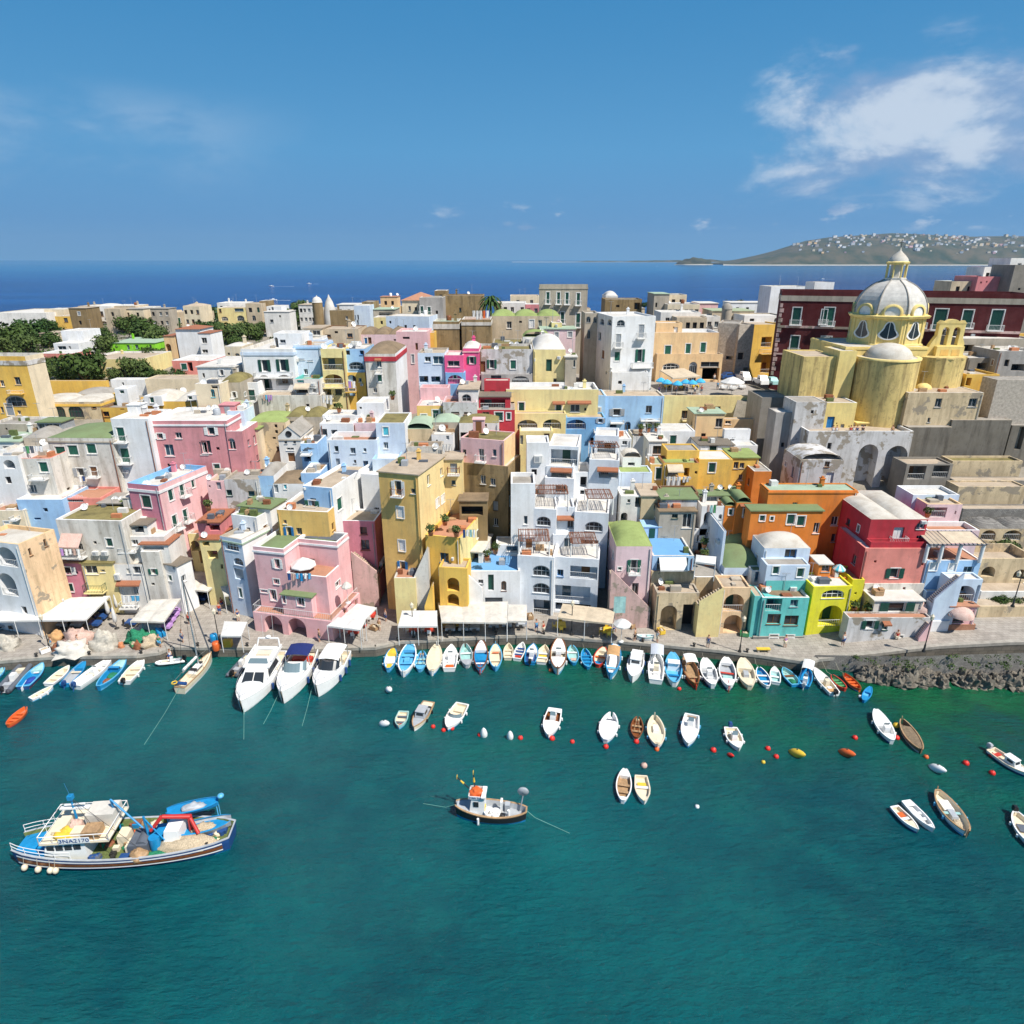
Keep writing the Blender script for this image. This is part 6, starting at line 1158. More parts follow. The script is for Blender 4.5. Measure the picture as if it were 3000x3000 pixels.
# boats
HE=[.62]
def hb(t,B,tr):
 t=max(0,t)
 if tr:return B/2*((.80+.20*(t/.42)**.8)if t<.42 else max(.03,(1-((t-.42)/.58)**2.2))**.85)
 return B/2*max(.03,math.sin(PI*(.03+.94*t)))**HE[0]
def sheer(t,H,tr):return H*(1+.38*(max(0,t-.35)/.65)**2+(0 if tr else .22*(max(0,.4-t)/.4)**2))
def hull_parts(root,L,B,H,tr,hm,bm,gm,im,zf=.15,gw=None,paint=.34):
 n=16;gw=gw or max(.07,B*.055)
 o=MB();g=MB();r=MB();prev=None
 for i in range(n+1):
  t=i/n;b=hb(t,B,tr);zs=sheer(t,H,tr)
  def X(z):return(t-.5)*L-.16*H*(1-z/zs)*4*max(0,t-.75)*(1.0)-(0 if tr else .10*H*(1-z/zs)*-4*max(0,.25-t))
  out=[(X(zs),b,zs),(X(zs*.72),b*1.0,zs*.72),(X(zs*paint),b*.94,zs*paint),(X(-.02),b*.84,-.02),(X(-.4),b*.45,-.4)]
  bi=max(.01,b-gw);zfl=min(zf,zs-.1)
  inn=[(X(zs),bi,zs+.015),(X(zs),bi*.97,zs-.06),(X(zfl)*.985,bi*.84,zfl),(X(zfl)*.985,0,zfl)]
  gun=[(X(zs),b+.03,zs-.05),(X(zs),b+.03,zs+.03),(X(zs),bi,zs+.03),(X(zs),bi,zs-.05)]
  cur=(out,inn,gun)
  if prev:
   for s in(1,-1):
    f=lambda p:(p[0],p[1]*s,p[2])
    for k in range(4):o.add([f(prev[0][k]),f(out[k]),f(out[k+1]),f(prev[0][k+1])],[(0,1,2,3)],0 if k<2 else 1,True)
    for k in range(3):r.add([f(prev[1][k]),f(inn[k]),f(inn[k+1]),f(prev[1][k+1])],[(0,1,2,3)],0)
    for k in range(3):g.add([f(prev[2][k]),f(gun[k]),f(gun[k+1]),f(prev[2][k+1])],[(0,1,2,3)],0)
  else:
   a=[(p[0],p[1],p[2])for p in out];o.add(a+[(p[0],-p[1],p[2])for p in a[::-1]],[tuple(range(10))],0)
   r.add([(inn[0][0]+.08,inn[0][1],inn[0][2]),(inn[2][0]+.08,inn[2][1],zfl),(inn[2][0]+.08,-inn[2][1],zfl),(inn[0][0]+.08,-inn[0][1],inn[0][2])],[(0,1,2,3)])
   g.box(gun[0][0]-.03,-b,zs-.05,gun[0][0]+.10,b,zs+.032)
  prev=cur
 h=o.build('hull',(hm,bm),root);r.build('interior',im,root);g.build('gunwale',gm,root)
def deckpiece(L,B,H,tr,t0,t1,dz=-.02,inset=.06,hgt=.0):
 m=MB();n=8;P=[]
 for i in range(n+1):
  t=t0+(t1-t0)*i/n;b=max(.005,hb(t,B,tr)-inset);z=sheer(t,H,tr)+dz;x=(t-.5)*L
  P.append([(x,b,z),(x,b*.5,z+hgt+.04*b),(x,0,z+hgt+.07*b),(x,-b*.5,z+hgt+.04*b),(x,-b,z)])
 for p,q in zip(P,P[1:]):
  for k in range(4):m.add([p[k],q[k],q[k+1],p[k+1]],[(0,1,2,3)],0,True)
 for e in(P[0],):m.add(e+[(e[0][0],-e[0][1],e[0][2]-.35),(e[0][0],e[0][1],e[0][2]-.35)],[(0,1,2,3,4,5,6)])
 return m
def fbx(m,x0,x1,w0,w1,z0,z1,mi=0,rake=0.0,rakeb=0.0):
 """cabin block: plan x0..x1, half widths w0 (bottom) w1 (top), raked ends"""
 m.add([(x0,-w0,z0),(x1,-w0,z0),(x1,w0,z0),(x0,w0,z0),(x0+rakeb,-w1,z1),(x1-rake,-w1,z1),(x1-rake,w1,z1),(x0+rakeb,w1,z1)],[(3,2,1,0),(4,5,6,7),(0,1,5,4),(1,2,6,5),(2,3,7,6),(3,0,4,7)],mi)
def outboard(root,L,H,m='bblack',tilt=.5):
 b=MB();x=-L/2-.1;b.box(x-.28,-.17,H+.05,x+.16,.17,H+.42);b.box(x-.22,-.13,H+.42,x+.10,.13,H+.50);b.tube((x,0,H+.1),(x-.35,0,-.15),.07,.05,6);b.box(x+.02,-.13,H-.2,x+.14,.13,H+.05);b.build('outboard_motor',m,root)
def place_boat(bow,stern,z=.62):
 a=atZ(*bow,z);b=atZ(*stern,z);c=(a+b)/2;return(a-b).length,Vector((c.x,c.y,0)),math.atan2(a.y-b.y,a.x-b.x),(c.y*cp+(CAMH-z)*sp)
def boat(label,bow,stern,w,kind,hull,bot,gun,inn,opts='',name='rowing_boat',cat='boat',group=None,H=None):
 """kind p = pointed both ends, t = transom stern; w = beam in survey pixels"""
 L,c,rz,dep=place_boat(bow,stern)
 B=w/TS*dep/FPX;B=max(L*.27,min(B,L*.5));tr=kind=='t';H=H or max(.38,min(.85,L*.105))
 root=thing(name,label,cat,c,rz,group);zf=max(.1,H*.28)
 hull_parts(root,L,B,H,tr,hull,bot,gun,inn,zf)
 X=lambda t:(t-.5)*L
 for q in opts.split():
  k=q.split(':');a=k[0];mt=k[1]if len(k)>1 else None
  if a=='b':
   for t in[float(v)for v in k[2].split(',')]:
    m=MB();bb=hb(t,B,tr)*.88;m.box(X(t)-.13,-bb,H*.66,X(t)+.13,bb,H*.66+.05);m.build('bench',mt,root)
  elif a=='f':deckpiece(L,B,H,tr,float(k[2]),1.0).build('foredeck',mt,root)
  elif a=='s':deckpiece(L,B,H,tr,0.02,float(k[2])).build('stern_deck',mt,root)
  elif a=='d':deckpiece(L,B,H,tr,float(k[2]),float(k[3]),-.05).build('deck',mt,root)
  elif a=='out':outboard(root,L,H,mt or 'bblack')
  elif a=='aw':
   t0,t1=float(k[2]),float(k[3]);m=MB();hw=B*.40;z=H+1.25;n=6
   for i in range(n):
    y0,y1=-hw+2*hw*i/n,-hw+2*hw*(i+1)/n;f=lambda y:z+.14*(1-(y/hw)**2)
    m.add([(X(t0),y0,f(y0)),(X(t1),y0,f(y0)),(X(t1),y1,f(y1)),(X(t0),y1,f(y1))],[(0,1,2,3)],0,True)
   aw=m.build('awning',mt,root);m=MB()
   for xx in(X(t0)+.05,X(t1)-.05):
    for s in(-1,1):m.tube((xx,s*hw,H),(xx,s*hw,z),.025,n=4)
   m.build('awning_frame','chrome',aw)
  elif a=='cab':
   t0,t1,hc=float(k[2]),float(k[3]),float(k[4]);m=MB();hw=min(hb(t0,B,tr),hb(t1,B,tr))*.80;fbx(m,X(t0),X(t1),hw,hw*.86,zf,H+hc,0,.28,.05)
   m.box(X(t0)-.12,-hw*.95,H+hc,X(t1)-.2,hw*.95,H+hc+.06);cb=m.build('cabin',mt,root)
   m=MB();z0,z1=H+hc*.40,H+hc*.85;fr=.28*(z0-zf)/(H+hc-zf);fr1=.28*(z1-zf)/(H+hc-zf)
   m.add([(X(t1)-fr+.02,-hw*.7,z0),(X(t1)-fr+.02,hw*.7,z0),(X(t1)-fr1+.02,hw*.66,z1),(X(t1)-fr1+.02,-hw*.66,z1)],[(0,1,2,3)])
   for s in(-1,1):
    w0=hw*(1-.14*(z0-zf)/(H+hc-zf))+.015;w1=hw*(1-.14*(z1-zf)/(H+hc-zf))+.015;xa,xb=X(t0)+.25,X(t1)-.4
    m.add([(xa,s*w0,z0),(xb,s*w0,z0),(xb,s*w1,z1),(xa,s*w1,z1)],[(0,1,2,3)])
   m.build('cabin_window','glass',cb)
  elif a=='con':
   t=float(k[2]);m=MB();fbx(m,X(t)-.35,X(t)+.3,B*.17,B*.15,zf,H+.42,0,.12);co=m.build('console',mt,root)
   m=MB();m.add([(X(t)+.2,-B*.17,H+.42),(X(t)+.2,B*.17,H+.42),(X(t)+.02,B*.15,H+.78),(X(t)+.02,-B*.15,H+.78)],[(0,1,2,3)]);m.build('windscreen','glassg',co)
   m=MB();m.box(X(t)-.95,-B*.16,zf,X(t)-.6,B*.16,H*.85);m.build('helm_seat','bwhite',root)
  elif a=='eng':
   t=float(k[2]);m=MB();fbx(m,X(t)-.55,X(t)+.5,B*.17,B*.14,zf,H*.95,0,.08,.08);m.build('engine_box',mt,root)
  elif a=='rud':
   m=MB();m.box(-L/2-.34,-.035,-.3,-L/2-.02,.035,H*.95);m.tube((-L/2-.1,0,H),(-L/2+.9,0,H+.18),.03,n=4);m.build('rudder',mt,root)
  elif a=='cov':
   t0,t1=float(k[2]),float(k[3]);deckpiece(L,B,H,tr,t0,t1,.04,-.02,.14).build('cover',mt,root)
  elif a=='pad':
   t0,t1=float(k[2]),float(k[3]);hw=min(hb(t0,B,tr),hb(t1,B,tr))*.62;m=MB();m.box(X(t0),-hw,H*.55,X(t1),hw,H*.72);m.build('cushion',mt,root)
  elif a=='oar':
   for s in(-1,1):
    m=MB();m.tube((X(.3),s*B*.22,H+.08),(X(.78),s*B*.10,H+.10),.03,n=4);m.box(X(.78),s*B*.10-.08,H+.08,X(.9),s*B*.10+.08,H+.11);m.build('oar','bwood',root)
  elif a=='fen':
   for t in(.3,.62):
    for s in(-1,1):
     m=MB();y=s*(hb(t,B,tr)+.10);m.tube((X(t),y,H*.25),(X(t),y,H*.85),.10,n=7);m.build('fender',mt or 'bwhite',root)
  elif a=='ws':
   t=float(k[1]);m=MB();b0=hb(t,B,tr)*.86
   for i in range(6):
    a0,a1=PI*(i/6-.5),PI*((i+1)/6-.5);m.add([(X(t)+.5*math.cos(a0),b0*math.sin(a0),H),(X(t)+.5*math.cos(a1),b0*math.sin(a1),H),(X(t)-.1+.5*math.cos(a1),b0*.92*math.sin(a1),H+.42),(X(t)-.1+.5*math.cos(a0),b0*.92*math.sin(a0),H+.42)],[(0,1,2,3)],0,True)
   m.build('windscreen','glassg',root)
  elif a=='stem':
   for s in(1,-1):
    m=MB();zz=sheer(1 if s>0 else 0,H,tr);m.tube((s*L/2,0,-.2),(s*(L/2+.08),0,zz+.32),.055,.045,5);m.build('stem_post',mt,root)
  elif a=='pile':
   t0,t1=float(k[2]),float(k[3]);heap_mesh(X(t1)-X(t0),min(hb(t0,B,tr),hb(t1,B,tr))*1.2,H*.5,5+len(label),Vector((X((t0+t1)/2),0,zf))).build('net_pile',mt,root)
  elif a=='ropes':
   pass
 if group==RQ:
  e=1 if math.sin(rz)>0 else-1;m=MB();m.path([Vector((e*L/2,0,H+.1)),Vector((e*(L/2+.8),.1,H)),Vector((e*(L/2+1.9),.2,1.25))],.018,3);m.build('mooring_line','rope',root)
 m=MB();p=Vector((X(.80),0,zf+.04));[m.path([p+Vector((.22*math.cos(a*PI/4),.16*math.sin(a*PI/4),.02*a))for a in range(9)],.02,3)];m.build('rope_coil','rope',root)
 return root
def heap_mesh(lx,ly,h,seed,c=Vector((0,0,0)),rough=.32):
 m=MB();n,k=18,9;vs=[]
 for j in range(k+1):
  t=PI/2*j/k
  for i in range(n):
   a=2*PI*i/n;d=Vector((math.cos(a)*math.cos(t),math.sin(a)*math.cos(t),math.sin(t)))
   s=1+rough*noise.noise(d*2.1+Vector((seed*3.1,seed,0)))+rough*.6*noise.noise(d*5+Vector((seed,0,seed)))
   vs.append(c+Vector((d.x*lx/2*s,d.y*ly/2*s,max(0,d.z*h*s))))
 return m.add(vs,[(j*n+i,j*n+(i+1)%n,(j+1)*n+(i+1)%n,(j+1)*n+i)for j in range(k)for i in range(n)],0,True)
RQ='small boats moored along the quay';RB='boats moored to buoys in the harbour';RL='boats tied up at the left quay'
tile('D')
boat('blue boat with yellow gear, first of the row right of the yachts',(1685,1490),(1640,1672),112,'p','bsky','bblue','bblue','bwhite','f:byellow:.72 b:bwhite:.35 pad:byellow:.12:.3 fen',group=RQ)
boat('big white boat with a sky blue inside beside the small blue and yellow one',(1842,1458),(1775,1712),150,'p','bwhite','bsky','bwhite','bsky','b:bsky:.35,.6 eng:bsky:.45 f:bsky:.74 stem:bwhite fen',group=RQ,name='wooden_boat')
tile('F')
boat('sky blue rowing boat with one pale bench and oars',(172,1516),(148,1672),106,'p','bsky','bsky','bsky','bsky','b:bteal:.4,.62 oar',group=RQ)
boat('white boat with a flush cream deck and a small hatch',(298,1472),(255,1702),132,'p','bwhite','bblue','bcream','bcream','d:bcream:.08:.95 pad:tan:.3:.36 stem:bwhite fen',group=RQ,name='wooden_boat')
boat('white motorboat with a square stern and peach stern seat',(428,1466),(408,1665),130,'t','bwhite','bwhite','bwhite','bwhite','f:bwhite:.62 con:bwhite:.5 pad:borange:.08:.2 fen',group=RQ,name='motorboat')
boat('grey white boat with a pale blue inside',(548,1458),(566,1638),114,'p','bgrey','bwhite','bgrey','bteal','b:bwhite:.62 s:bgrey:.28 fen',group=RQ)
boat('blue decked boat with an orange stern rail and red waterline',(690,1440),(680,1678),126,'p','bsky','bred','bbrown','bblue','f:bwhite:.66 d:bblue:.30:.52 b:bwhite:.24 rud:bred fen',group=RQ,name='wooden_boat')
boat('pale blue rimmed boat with a beige inside, right of the red trimmed blue boat',(815,1464),(816,1662),118,'p','bsky','bblue','bsky','bcream','b:bcream:.35 f:bcream:.72 pad:borange:.7:.78 stem:bsky',group=RQ)
boat('tiny cream boat with a square stern',(932,1446),(924,1566),86,'t','bcream','bwhite','bcream','bcream','b:bcream:.3,.6',group=RQ)
boat('narrow white boat with blue benches and a red keel',(1056,1436),(1003,1572),92,'t','bwhite','bred','bwhite','bwhite','b:bnavy:.3,.5,.68 pad:bred:.14:.24',group=RQ)
boat('blue motorboat with a white foredeck and tilted outboard',(1150,1450),(1118,1606),114,'t','bblue','bblue','bblue','bnavy','f:bwhite:.55 out con:bwhite:.45',group=RQ,name='motorboat')
boat('small white and beige boat with yellow gear inside',(1252,1460),(1218,1602),108,'t','bwhite','bwhite','bcream','bcream','b:bwhite:.3,.55 pad:byellow:.34:.46',group=RQ)
boat('largest white decked boat of the quay row with a varnished brown rim',(1376,1430),(1360,1692),146,'p','bwhite','bsky','bbrown','bcream','f:bwhite:.58 d:bwhite:.05:.40 con:bwhite:.52 pad:bbrown:.34:.46 stem:bbrown fen',group=RQ,name='wooden_boat',H=.8)
boat('small blue boat with pink and white gear inside',(1488,1465),(1506,1612),102,'p','bblue','bblue','bsky','bteal','b:bwhite:.66 pad:pinknet:.2:.34',group=RQ)
boat('deep blue empty rowing boat',(1600,1496),(1632,1648),96,'p','bblue','bnavy','bsky','bblue','b:bblue:.32,.5,.68 fen',group=RQ)
boat('red boat with a white inside, its stern painted blue',(1768,1482),(1712,1632),116,'p','bred','bred','bred','bcream','b:borange:.5 s:bblue:.2 f:bcream:.78',group=RQ)
boat('blue fishing boat with a tan square awning',(1872,1465),(1828,1732),130,'p','bsky','bwhite','bblue','bwhite','aw:tan:.30:.62 b:bsky:.25 f:bwhite:.76 stem:bsky fen',group=RQ,name='fishing_boat',H=.7)
tile('K')
boat('white cabin cruiser with its bow to the harbour',(245,1768),(300,1538),142,'t','bwhite','bwhite','bwhite','bwhite','f:bwhite:.55 cab:bwhite:.16:.56:.75 fen:bnavy',group=RQ,name='cabin_boat',H=.72)
boat('white boat with a blue and white striped sun awning',(462,1532),(455,1772),140,'t','bwhite','bwhite','bwhite','bwhite','aw:bluestripe:.55:.96 con:bcream:.42 pad:bwhite:.06:.16 fen:bgrey',group=RQ,name='motorboat')
boat('bright blue fishing boat with a white wheel stand',(602,1546),(618,1802),146,'p','bwhite','bwhite','bsky','bsky','cab:bwhite:.5:.66:.6 b:bblue:.3 f:bsky:.72 fen',group=RQ,name='fishing_boat')
boat('varnished brown boat with a white square awning',(715,1566),(808,1810),130,'p','bbrown','bred','bbrown','bwood','aw:bwhite:.42:.74 b:bwood:.28 f:bwood:.78 rud:bred fen',group=RQ,name='wooden_boat')
boat('white boat with a grey floor, blue below the waterline',(885,1588),(958,1815),138,'p','bwhite','bblue','bwhite','bgrey','b:bgrey:.3 f:bwhite:.62 con:bwhite:.45 s:bwhite:.2 fen',group=RQ)
boat('white boat with a red bench and red rudder',(1072,1586),(1098,1828),144,'p','bwhite','bnavy','bwhite','bgrey','b:bred:.5 s:bwhite:.26 f:bwhite:.80 pad:bteal:.3:.42 rud:bred fen',group=RQ,name='wooden_boat')
boat('large cream boat with a grey winch amidships',(1218,1590),(1282,1828),150,'p','bcream','bwood','bcream','bcream','f:bcream:.62 d:bcream:.06:.3 eng:bgrey:.5 fen',group=RQ,name='fishing_boat')
boat('small white rowing boat with a blue inside right of the cream boat',(1362,1656),(1442,1816),108,'p','bwhite','bsky','bwhite','bblue','b:bwhite:.3,.62',group=RQ)
boat('tiny white and pale blue boat with a square stern',(1500,1650),(1512,1778),88,'t','bwhite','bsky','bwhite','bteal','b:bwhite:.4 f:bwhite:.7',group=RQ)
boat('flat teal work boat with a brown thwart and green nets',(1575,1656),(1695,1798),112,'t','bblue','bblue','bsky','bteal','b:bbrown:.56 pile:netgreen:.1:.42',group=RQ)
boat('small blue boat with a white square canopy right of the teal work boat',(1795,1662),(1758,1808),112,'t','bblue','bwhite','bblue','bblue','aw:bwhite:.4:.95 con:bwhite:.3 out:bgrey',group=RQ,name='motorboat')
tile('N')
boat('white open speedboat with a tan cockpit and black outboard by the rocks',(55,170),(240,385),116,'t','bwhite','bwhite','bwhite','bcream','f:bwhite:.52 con:bcream:.4 pad:tan:.1:.2 out fen',group=RQ,name='motorboat')
boat('red boat with bright green benches beside the white speedboat',(215,228),(338,345),88,'p','bred','bred','bred','bgreen','b:bgreen:.3,.5,.7',group=RQ)
boat('orange rowing boat at the end of the row by the rocks',(322,212),(468,350),92,'p','borange','bsky','bbrown','borange','b:borange:.3,.5,.7',group=RQ)
boat('slim sky blue kayak floating off the rocks',(562,328),(500,446),62,'p','bblue','bblue','bblue','bsky','f:bblue:.62 s:bblue:.36',group=RB,name='kayak',cat='kayak',H=.32)
boat('white decked boat with a green bow staff beside the weathered brown boat',(605,545),(755,815),140,'p','bwhite','bnavy','bwhite','bwhite','f:bwhite:.45 con:bwhite:.36 d:bwhite:.05:.22 fen',group=RB,name='wooden_boat')
boat('weathered brown wooden boat covered with old planks',(840,632),(1015,895),128,'p','oldwood','bgrey','bwood','oldwood','d:oldwood:.06:.78 stem:bwood',group=RB,name='wooden_boat')
boat('white cabin boat half out at the right edge with a tilted outboard',(1985,1115),(1640,880),130,'t','bwhite','bnavy','bcream','bcream','f:bwhite:.74 cab:bwhite:.42:.74:.55 out:bgrey pad:bred:.14:.24',group=RB,name='cabin_boat')
boat('small white skiff with an orange floor tied to a longer white skiff',(990,1612),(775,1392),104,'t','bwhite','bnavy','bwhite','bcream','f:bcream:.62 b:bwhite:.48 pad:borange:.22:.4',group=RB)
boat('longer white skiff tied beside the orange floored one',(1132,1602),(880,1342),108,'t','bwhite','bwhite','bwhite','bwhite','f:bwhite:.84 b:bwhite:.42 s:bwhite:.2 b:bwhite:.62',group=RB)
boat('long open fishing boat with a white tarp and brown gunwales at the right',(1425,1640),(1160,1262),185,'p','bwhite','bsky','bwood','bcream','pad:bwhite:.2:.45 pile:net:.62:.84 b:bteal:.52 eng:bgrey:.55 stem:bwood fen:bsky',group=RB,name='fishing_boat')
boat('grey white boat cut off by the right edge with a black outboard',(2085,1800),(1860,1450),185,'p','bwhite','bgrey','bwhite','bcream','f:bwhite:.7 pad:bdgrey:.3:.5 out fen',group=RB)
tile('P')
boat('white boat with a flush white deck and a dark hatch',(205,140),(150,372),160,'p','bwhite','bsky','bwhite','bwhite','d:bwhite:.05:.72 pad:bdgrey:.78:.83 fen',group=RB,name='wooden_boat')
boat('small varnished red brown rowing boat between two white boats',(436,170),(420,345),106,'p','bbrown','bwhite','bbrown','bbrown','b:bwood:.35,.6 oar',group=RB)
boat('white boat with a raised white engine box and cream gunwale',(583,168),(610,418),152,'p','bwhite','bnavy','bcream','bcream','eng:bwhite:.62 d:bcream:.08:.4 stem:bcream fen:bsky',group=RB,name='wooden_boat')
boat('white motorboat with a flat white bow and wooden swim platform',(872,415),(912,152),152,'t','bwhite','bblue','bwhite','bwhite','f:bwhite:.44 con:bwhite:.3 pad:bwood:-.02:.04 fen:bsky',group=RB,name='motorboat')
boat('white open boat with a pink bow cushion and grey outboard',(1325,445),(1252,255),140,'t','bwhite','bwhite','bwhite','bcream','f:bwhite:.66 b:bcream:.3 con:bwhite:.46 pad:bred:.6:.66 out:bnavy fen',group=RB,name='motorboat')
boat('white double ended boat with an oval wooden cockpit, left of a pair',(322,630),(303,900),132,'p','bwhite','bsky','bwhite','bwood','f:bwhite:.78 s:bwhite:.12 b:bwood:.3,.52',group=RB,name='wooden_boat')
boat('white square sterned boat with a yellow locker, right of a pair',(492,912),(464,678),132,'t','bwhite','bwhite','bcream','bcream','b:bwhite:.42 pad:byellow:.24:.36 f:bcream:.8',group=RB)
tile('Q')
boat('pale teal rowing boat with dark benches',(262,402),(308,264),108,'t','bteal','bsky','bteal','bcream','b:bdgrey:.3,.66',group=RB)
boat('beige boat with a blue grey wheelhouse',(395,418),(530,186),132,'t','bcream','bwhite','bwood','bgrey','f:bgrey:.66 cab:bgrey:.36:.66:.6 s:bcream:.16 fen:bblack',group=RB,name='cabin_boat')
boat('white speedboat with a blue underside',(690,418),(825,200),150,'t','bwhite','bblue','bwhite','bcream','f:bwhite:.52 ws:.5 pad:bcream:.12:.3 fen',group=RB,name='motorboat')
boat('white motorboat with red brown seats and a red bow',(1577,488),(1640,246),148,'t','bwhite','bblue','bwhite','bbrown','f:bwhite:.46 con:bwhite:.34 s:bwhite:.14 fen',group=RB,name='motorboat')
tile('B')
boat('blue fishing boat with a red underside and white stern bars at the left quay',(375,1622),(195,1820),132,'t','bnavy','bred','bsky','bblue','f:bteal:.66 pad:bwhite:.62:.86 pile:bluecloth:.2:.5 rud:bwhite',group=RL,name='fishing_boat')
boat('white rowing boat with two beige thwarts at the left quay',(605,1640),(418,1792),108,'t','bwhite','bblue','bwhite','bcream','b:bcream:.3,.55 f:bcream:.82',group=RL)
boat('bright blue narrow boat with a pale floor and outboard cover',(748,1602),(568,1800),112,'t','bblue','bblue','bblue','bgrey','b:bcream:.55 f:bblue:.66 out:bnavy',group=RL)
boat('long white motor launch with a blue covered outboard',(988,1580),(658,1818),136,'t','bwhite','bwhite','bwhite','bwhite','f:bwhite:.76 b:bcream:.42,.6 con:bwhite:.5 out:bnavy',group=RL,name='motorboat')
boat('blue fishing boat heaped with green and rust nets',(1098,1590),(862,1832),132,'p','bblue','bsky','bsky','bblue','pile:rust:.18:.38 pile:netgreen:.36:.6 f:bteal:.68 cab:bblue:.58:.66:.35',group=RL,name='fishing_boat')
boat('white open motorboat with a black outboard right of the net boat',(1258,1580),(1088,1778),128,'t','bwhite','bwhite','bwhite','bcream','f:bwhite:.72 b:bcream:.36,.58 out fen',group=RL,name='motorboat')
boat('small white skiff floating off the left quay',(462,1818),(262,1922),72,'t','bwhite','bsky','bwhite','bcream','b:bcream:.35,.62 fen',group=RL)
boat('dark teal boat cut off by the left edge',(30,1660),(-120,1780),90,'p','bblue','bnavy','bsky','bteal','b:bwhite:.5',group=RL)
tile('U')
boat('orange red rowing boat near the left edge of the water',(48,1332),(13,1364),22,'p','borange','bred','borange','borange','b:borange:.3,.5,.7',group=RB)
tile('K')
r=boat('light blue skiff laid up on the quay paving',(440,1400),(283,1392),50,'p','bteal','bwhite','bwhite','bwhite','f:bteal:.6 s:bteal:.3',name='skiff');a=atZ(440,1405,1.7);b=atZ(283,1397,1.7);r.location=((a.x+b.x)/2,(a.y+b.y)/2,1.55);r.scale=(.95,.95,.95)
def rib(label,bow,stern,w,mt,mi_,opts=''):
 L,c,rz,dep=place_boat(bow,stern,.5);B=max(L*.3,min(w/TS*dep/FPX,L*.5));root=thing('inflatable_boat',label,'boat',c,rz,RL);r=B*.15
 P=[(-L/2,B/2-r),(-L*.1,B/2-r),(L*.2,B/2-r*1.1),(L*.38,B*.28),(L*.47,B*.10),(L*.49,0)];P=P+[(x,-y)for x,y in P[-2::-1]]
 m=MB()
 for(x0,y0),(x1,y1)in zip(P,P[1:]):
  z0,z1=.32+.3*max(0,x0/L)**1.5,.32+.3*max(0,x1/L)**1.5;m.tube((x0,y0,z0),(x1,y1,z1),r,r,10);m.ball((x1,y1,z1),r,n=10)
 m.ball((-L/2,B/2-r,.32),r);m.ball((-L/2,-B/2+r,.32),r);m.build('tube',mt,root)
 m=MB();m.add([(x*.97,y*.9,.14)for x,y in P],[tuple(range(len(P)))]);m.box(-L*.46,-B*.3,.1,-L*.44,B*.3,.55);m.build('floor',mi_,root)
 m=MB();fbx(m,-L*.12,L*.02,B*.16,B*.13,.15,.95,0,.15);m.build('console','bwhite',root)
 for t in(-.28,.2):m=MB();m.box(L*t-.3,-B*.22,.15,L*t+.3,B*.22,.52);m.build('seat','bgrey' if t<0 else 'bcream',root)
 outboard(root,L*.92,.45,'bblack')
rib_l=tile('B');rib('large grey inflatable boat at the left quay',(250,1608),(10,1870),150,'bdgrey','bgrey');rib('small white inflatable dinghy at the quay corner',(1368,1622),(1618,1588),72,'bwhite','bcream')
tile('D');rib('grey inflatable boat with a tan deck tucked behind the white yachts',(455,1515),(268,1722),110,'bdgrey','bwood')
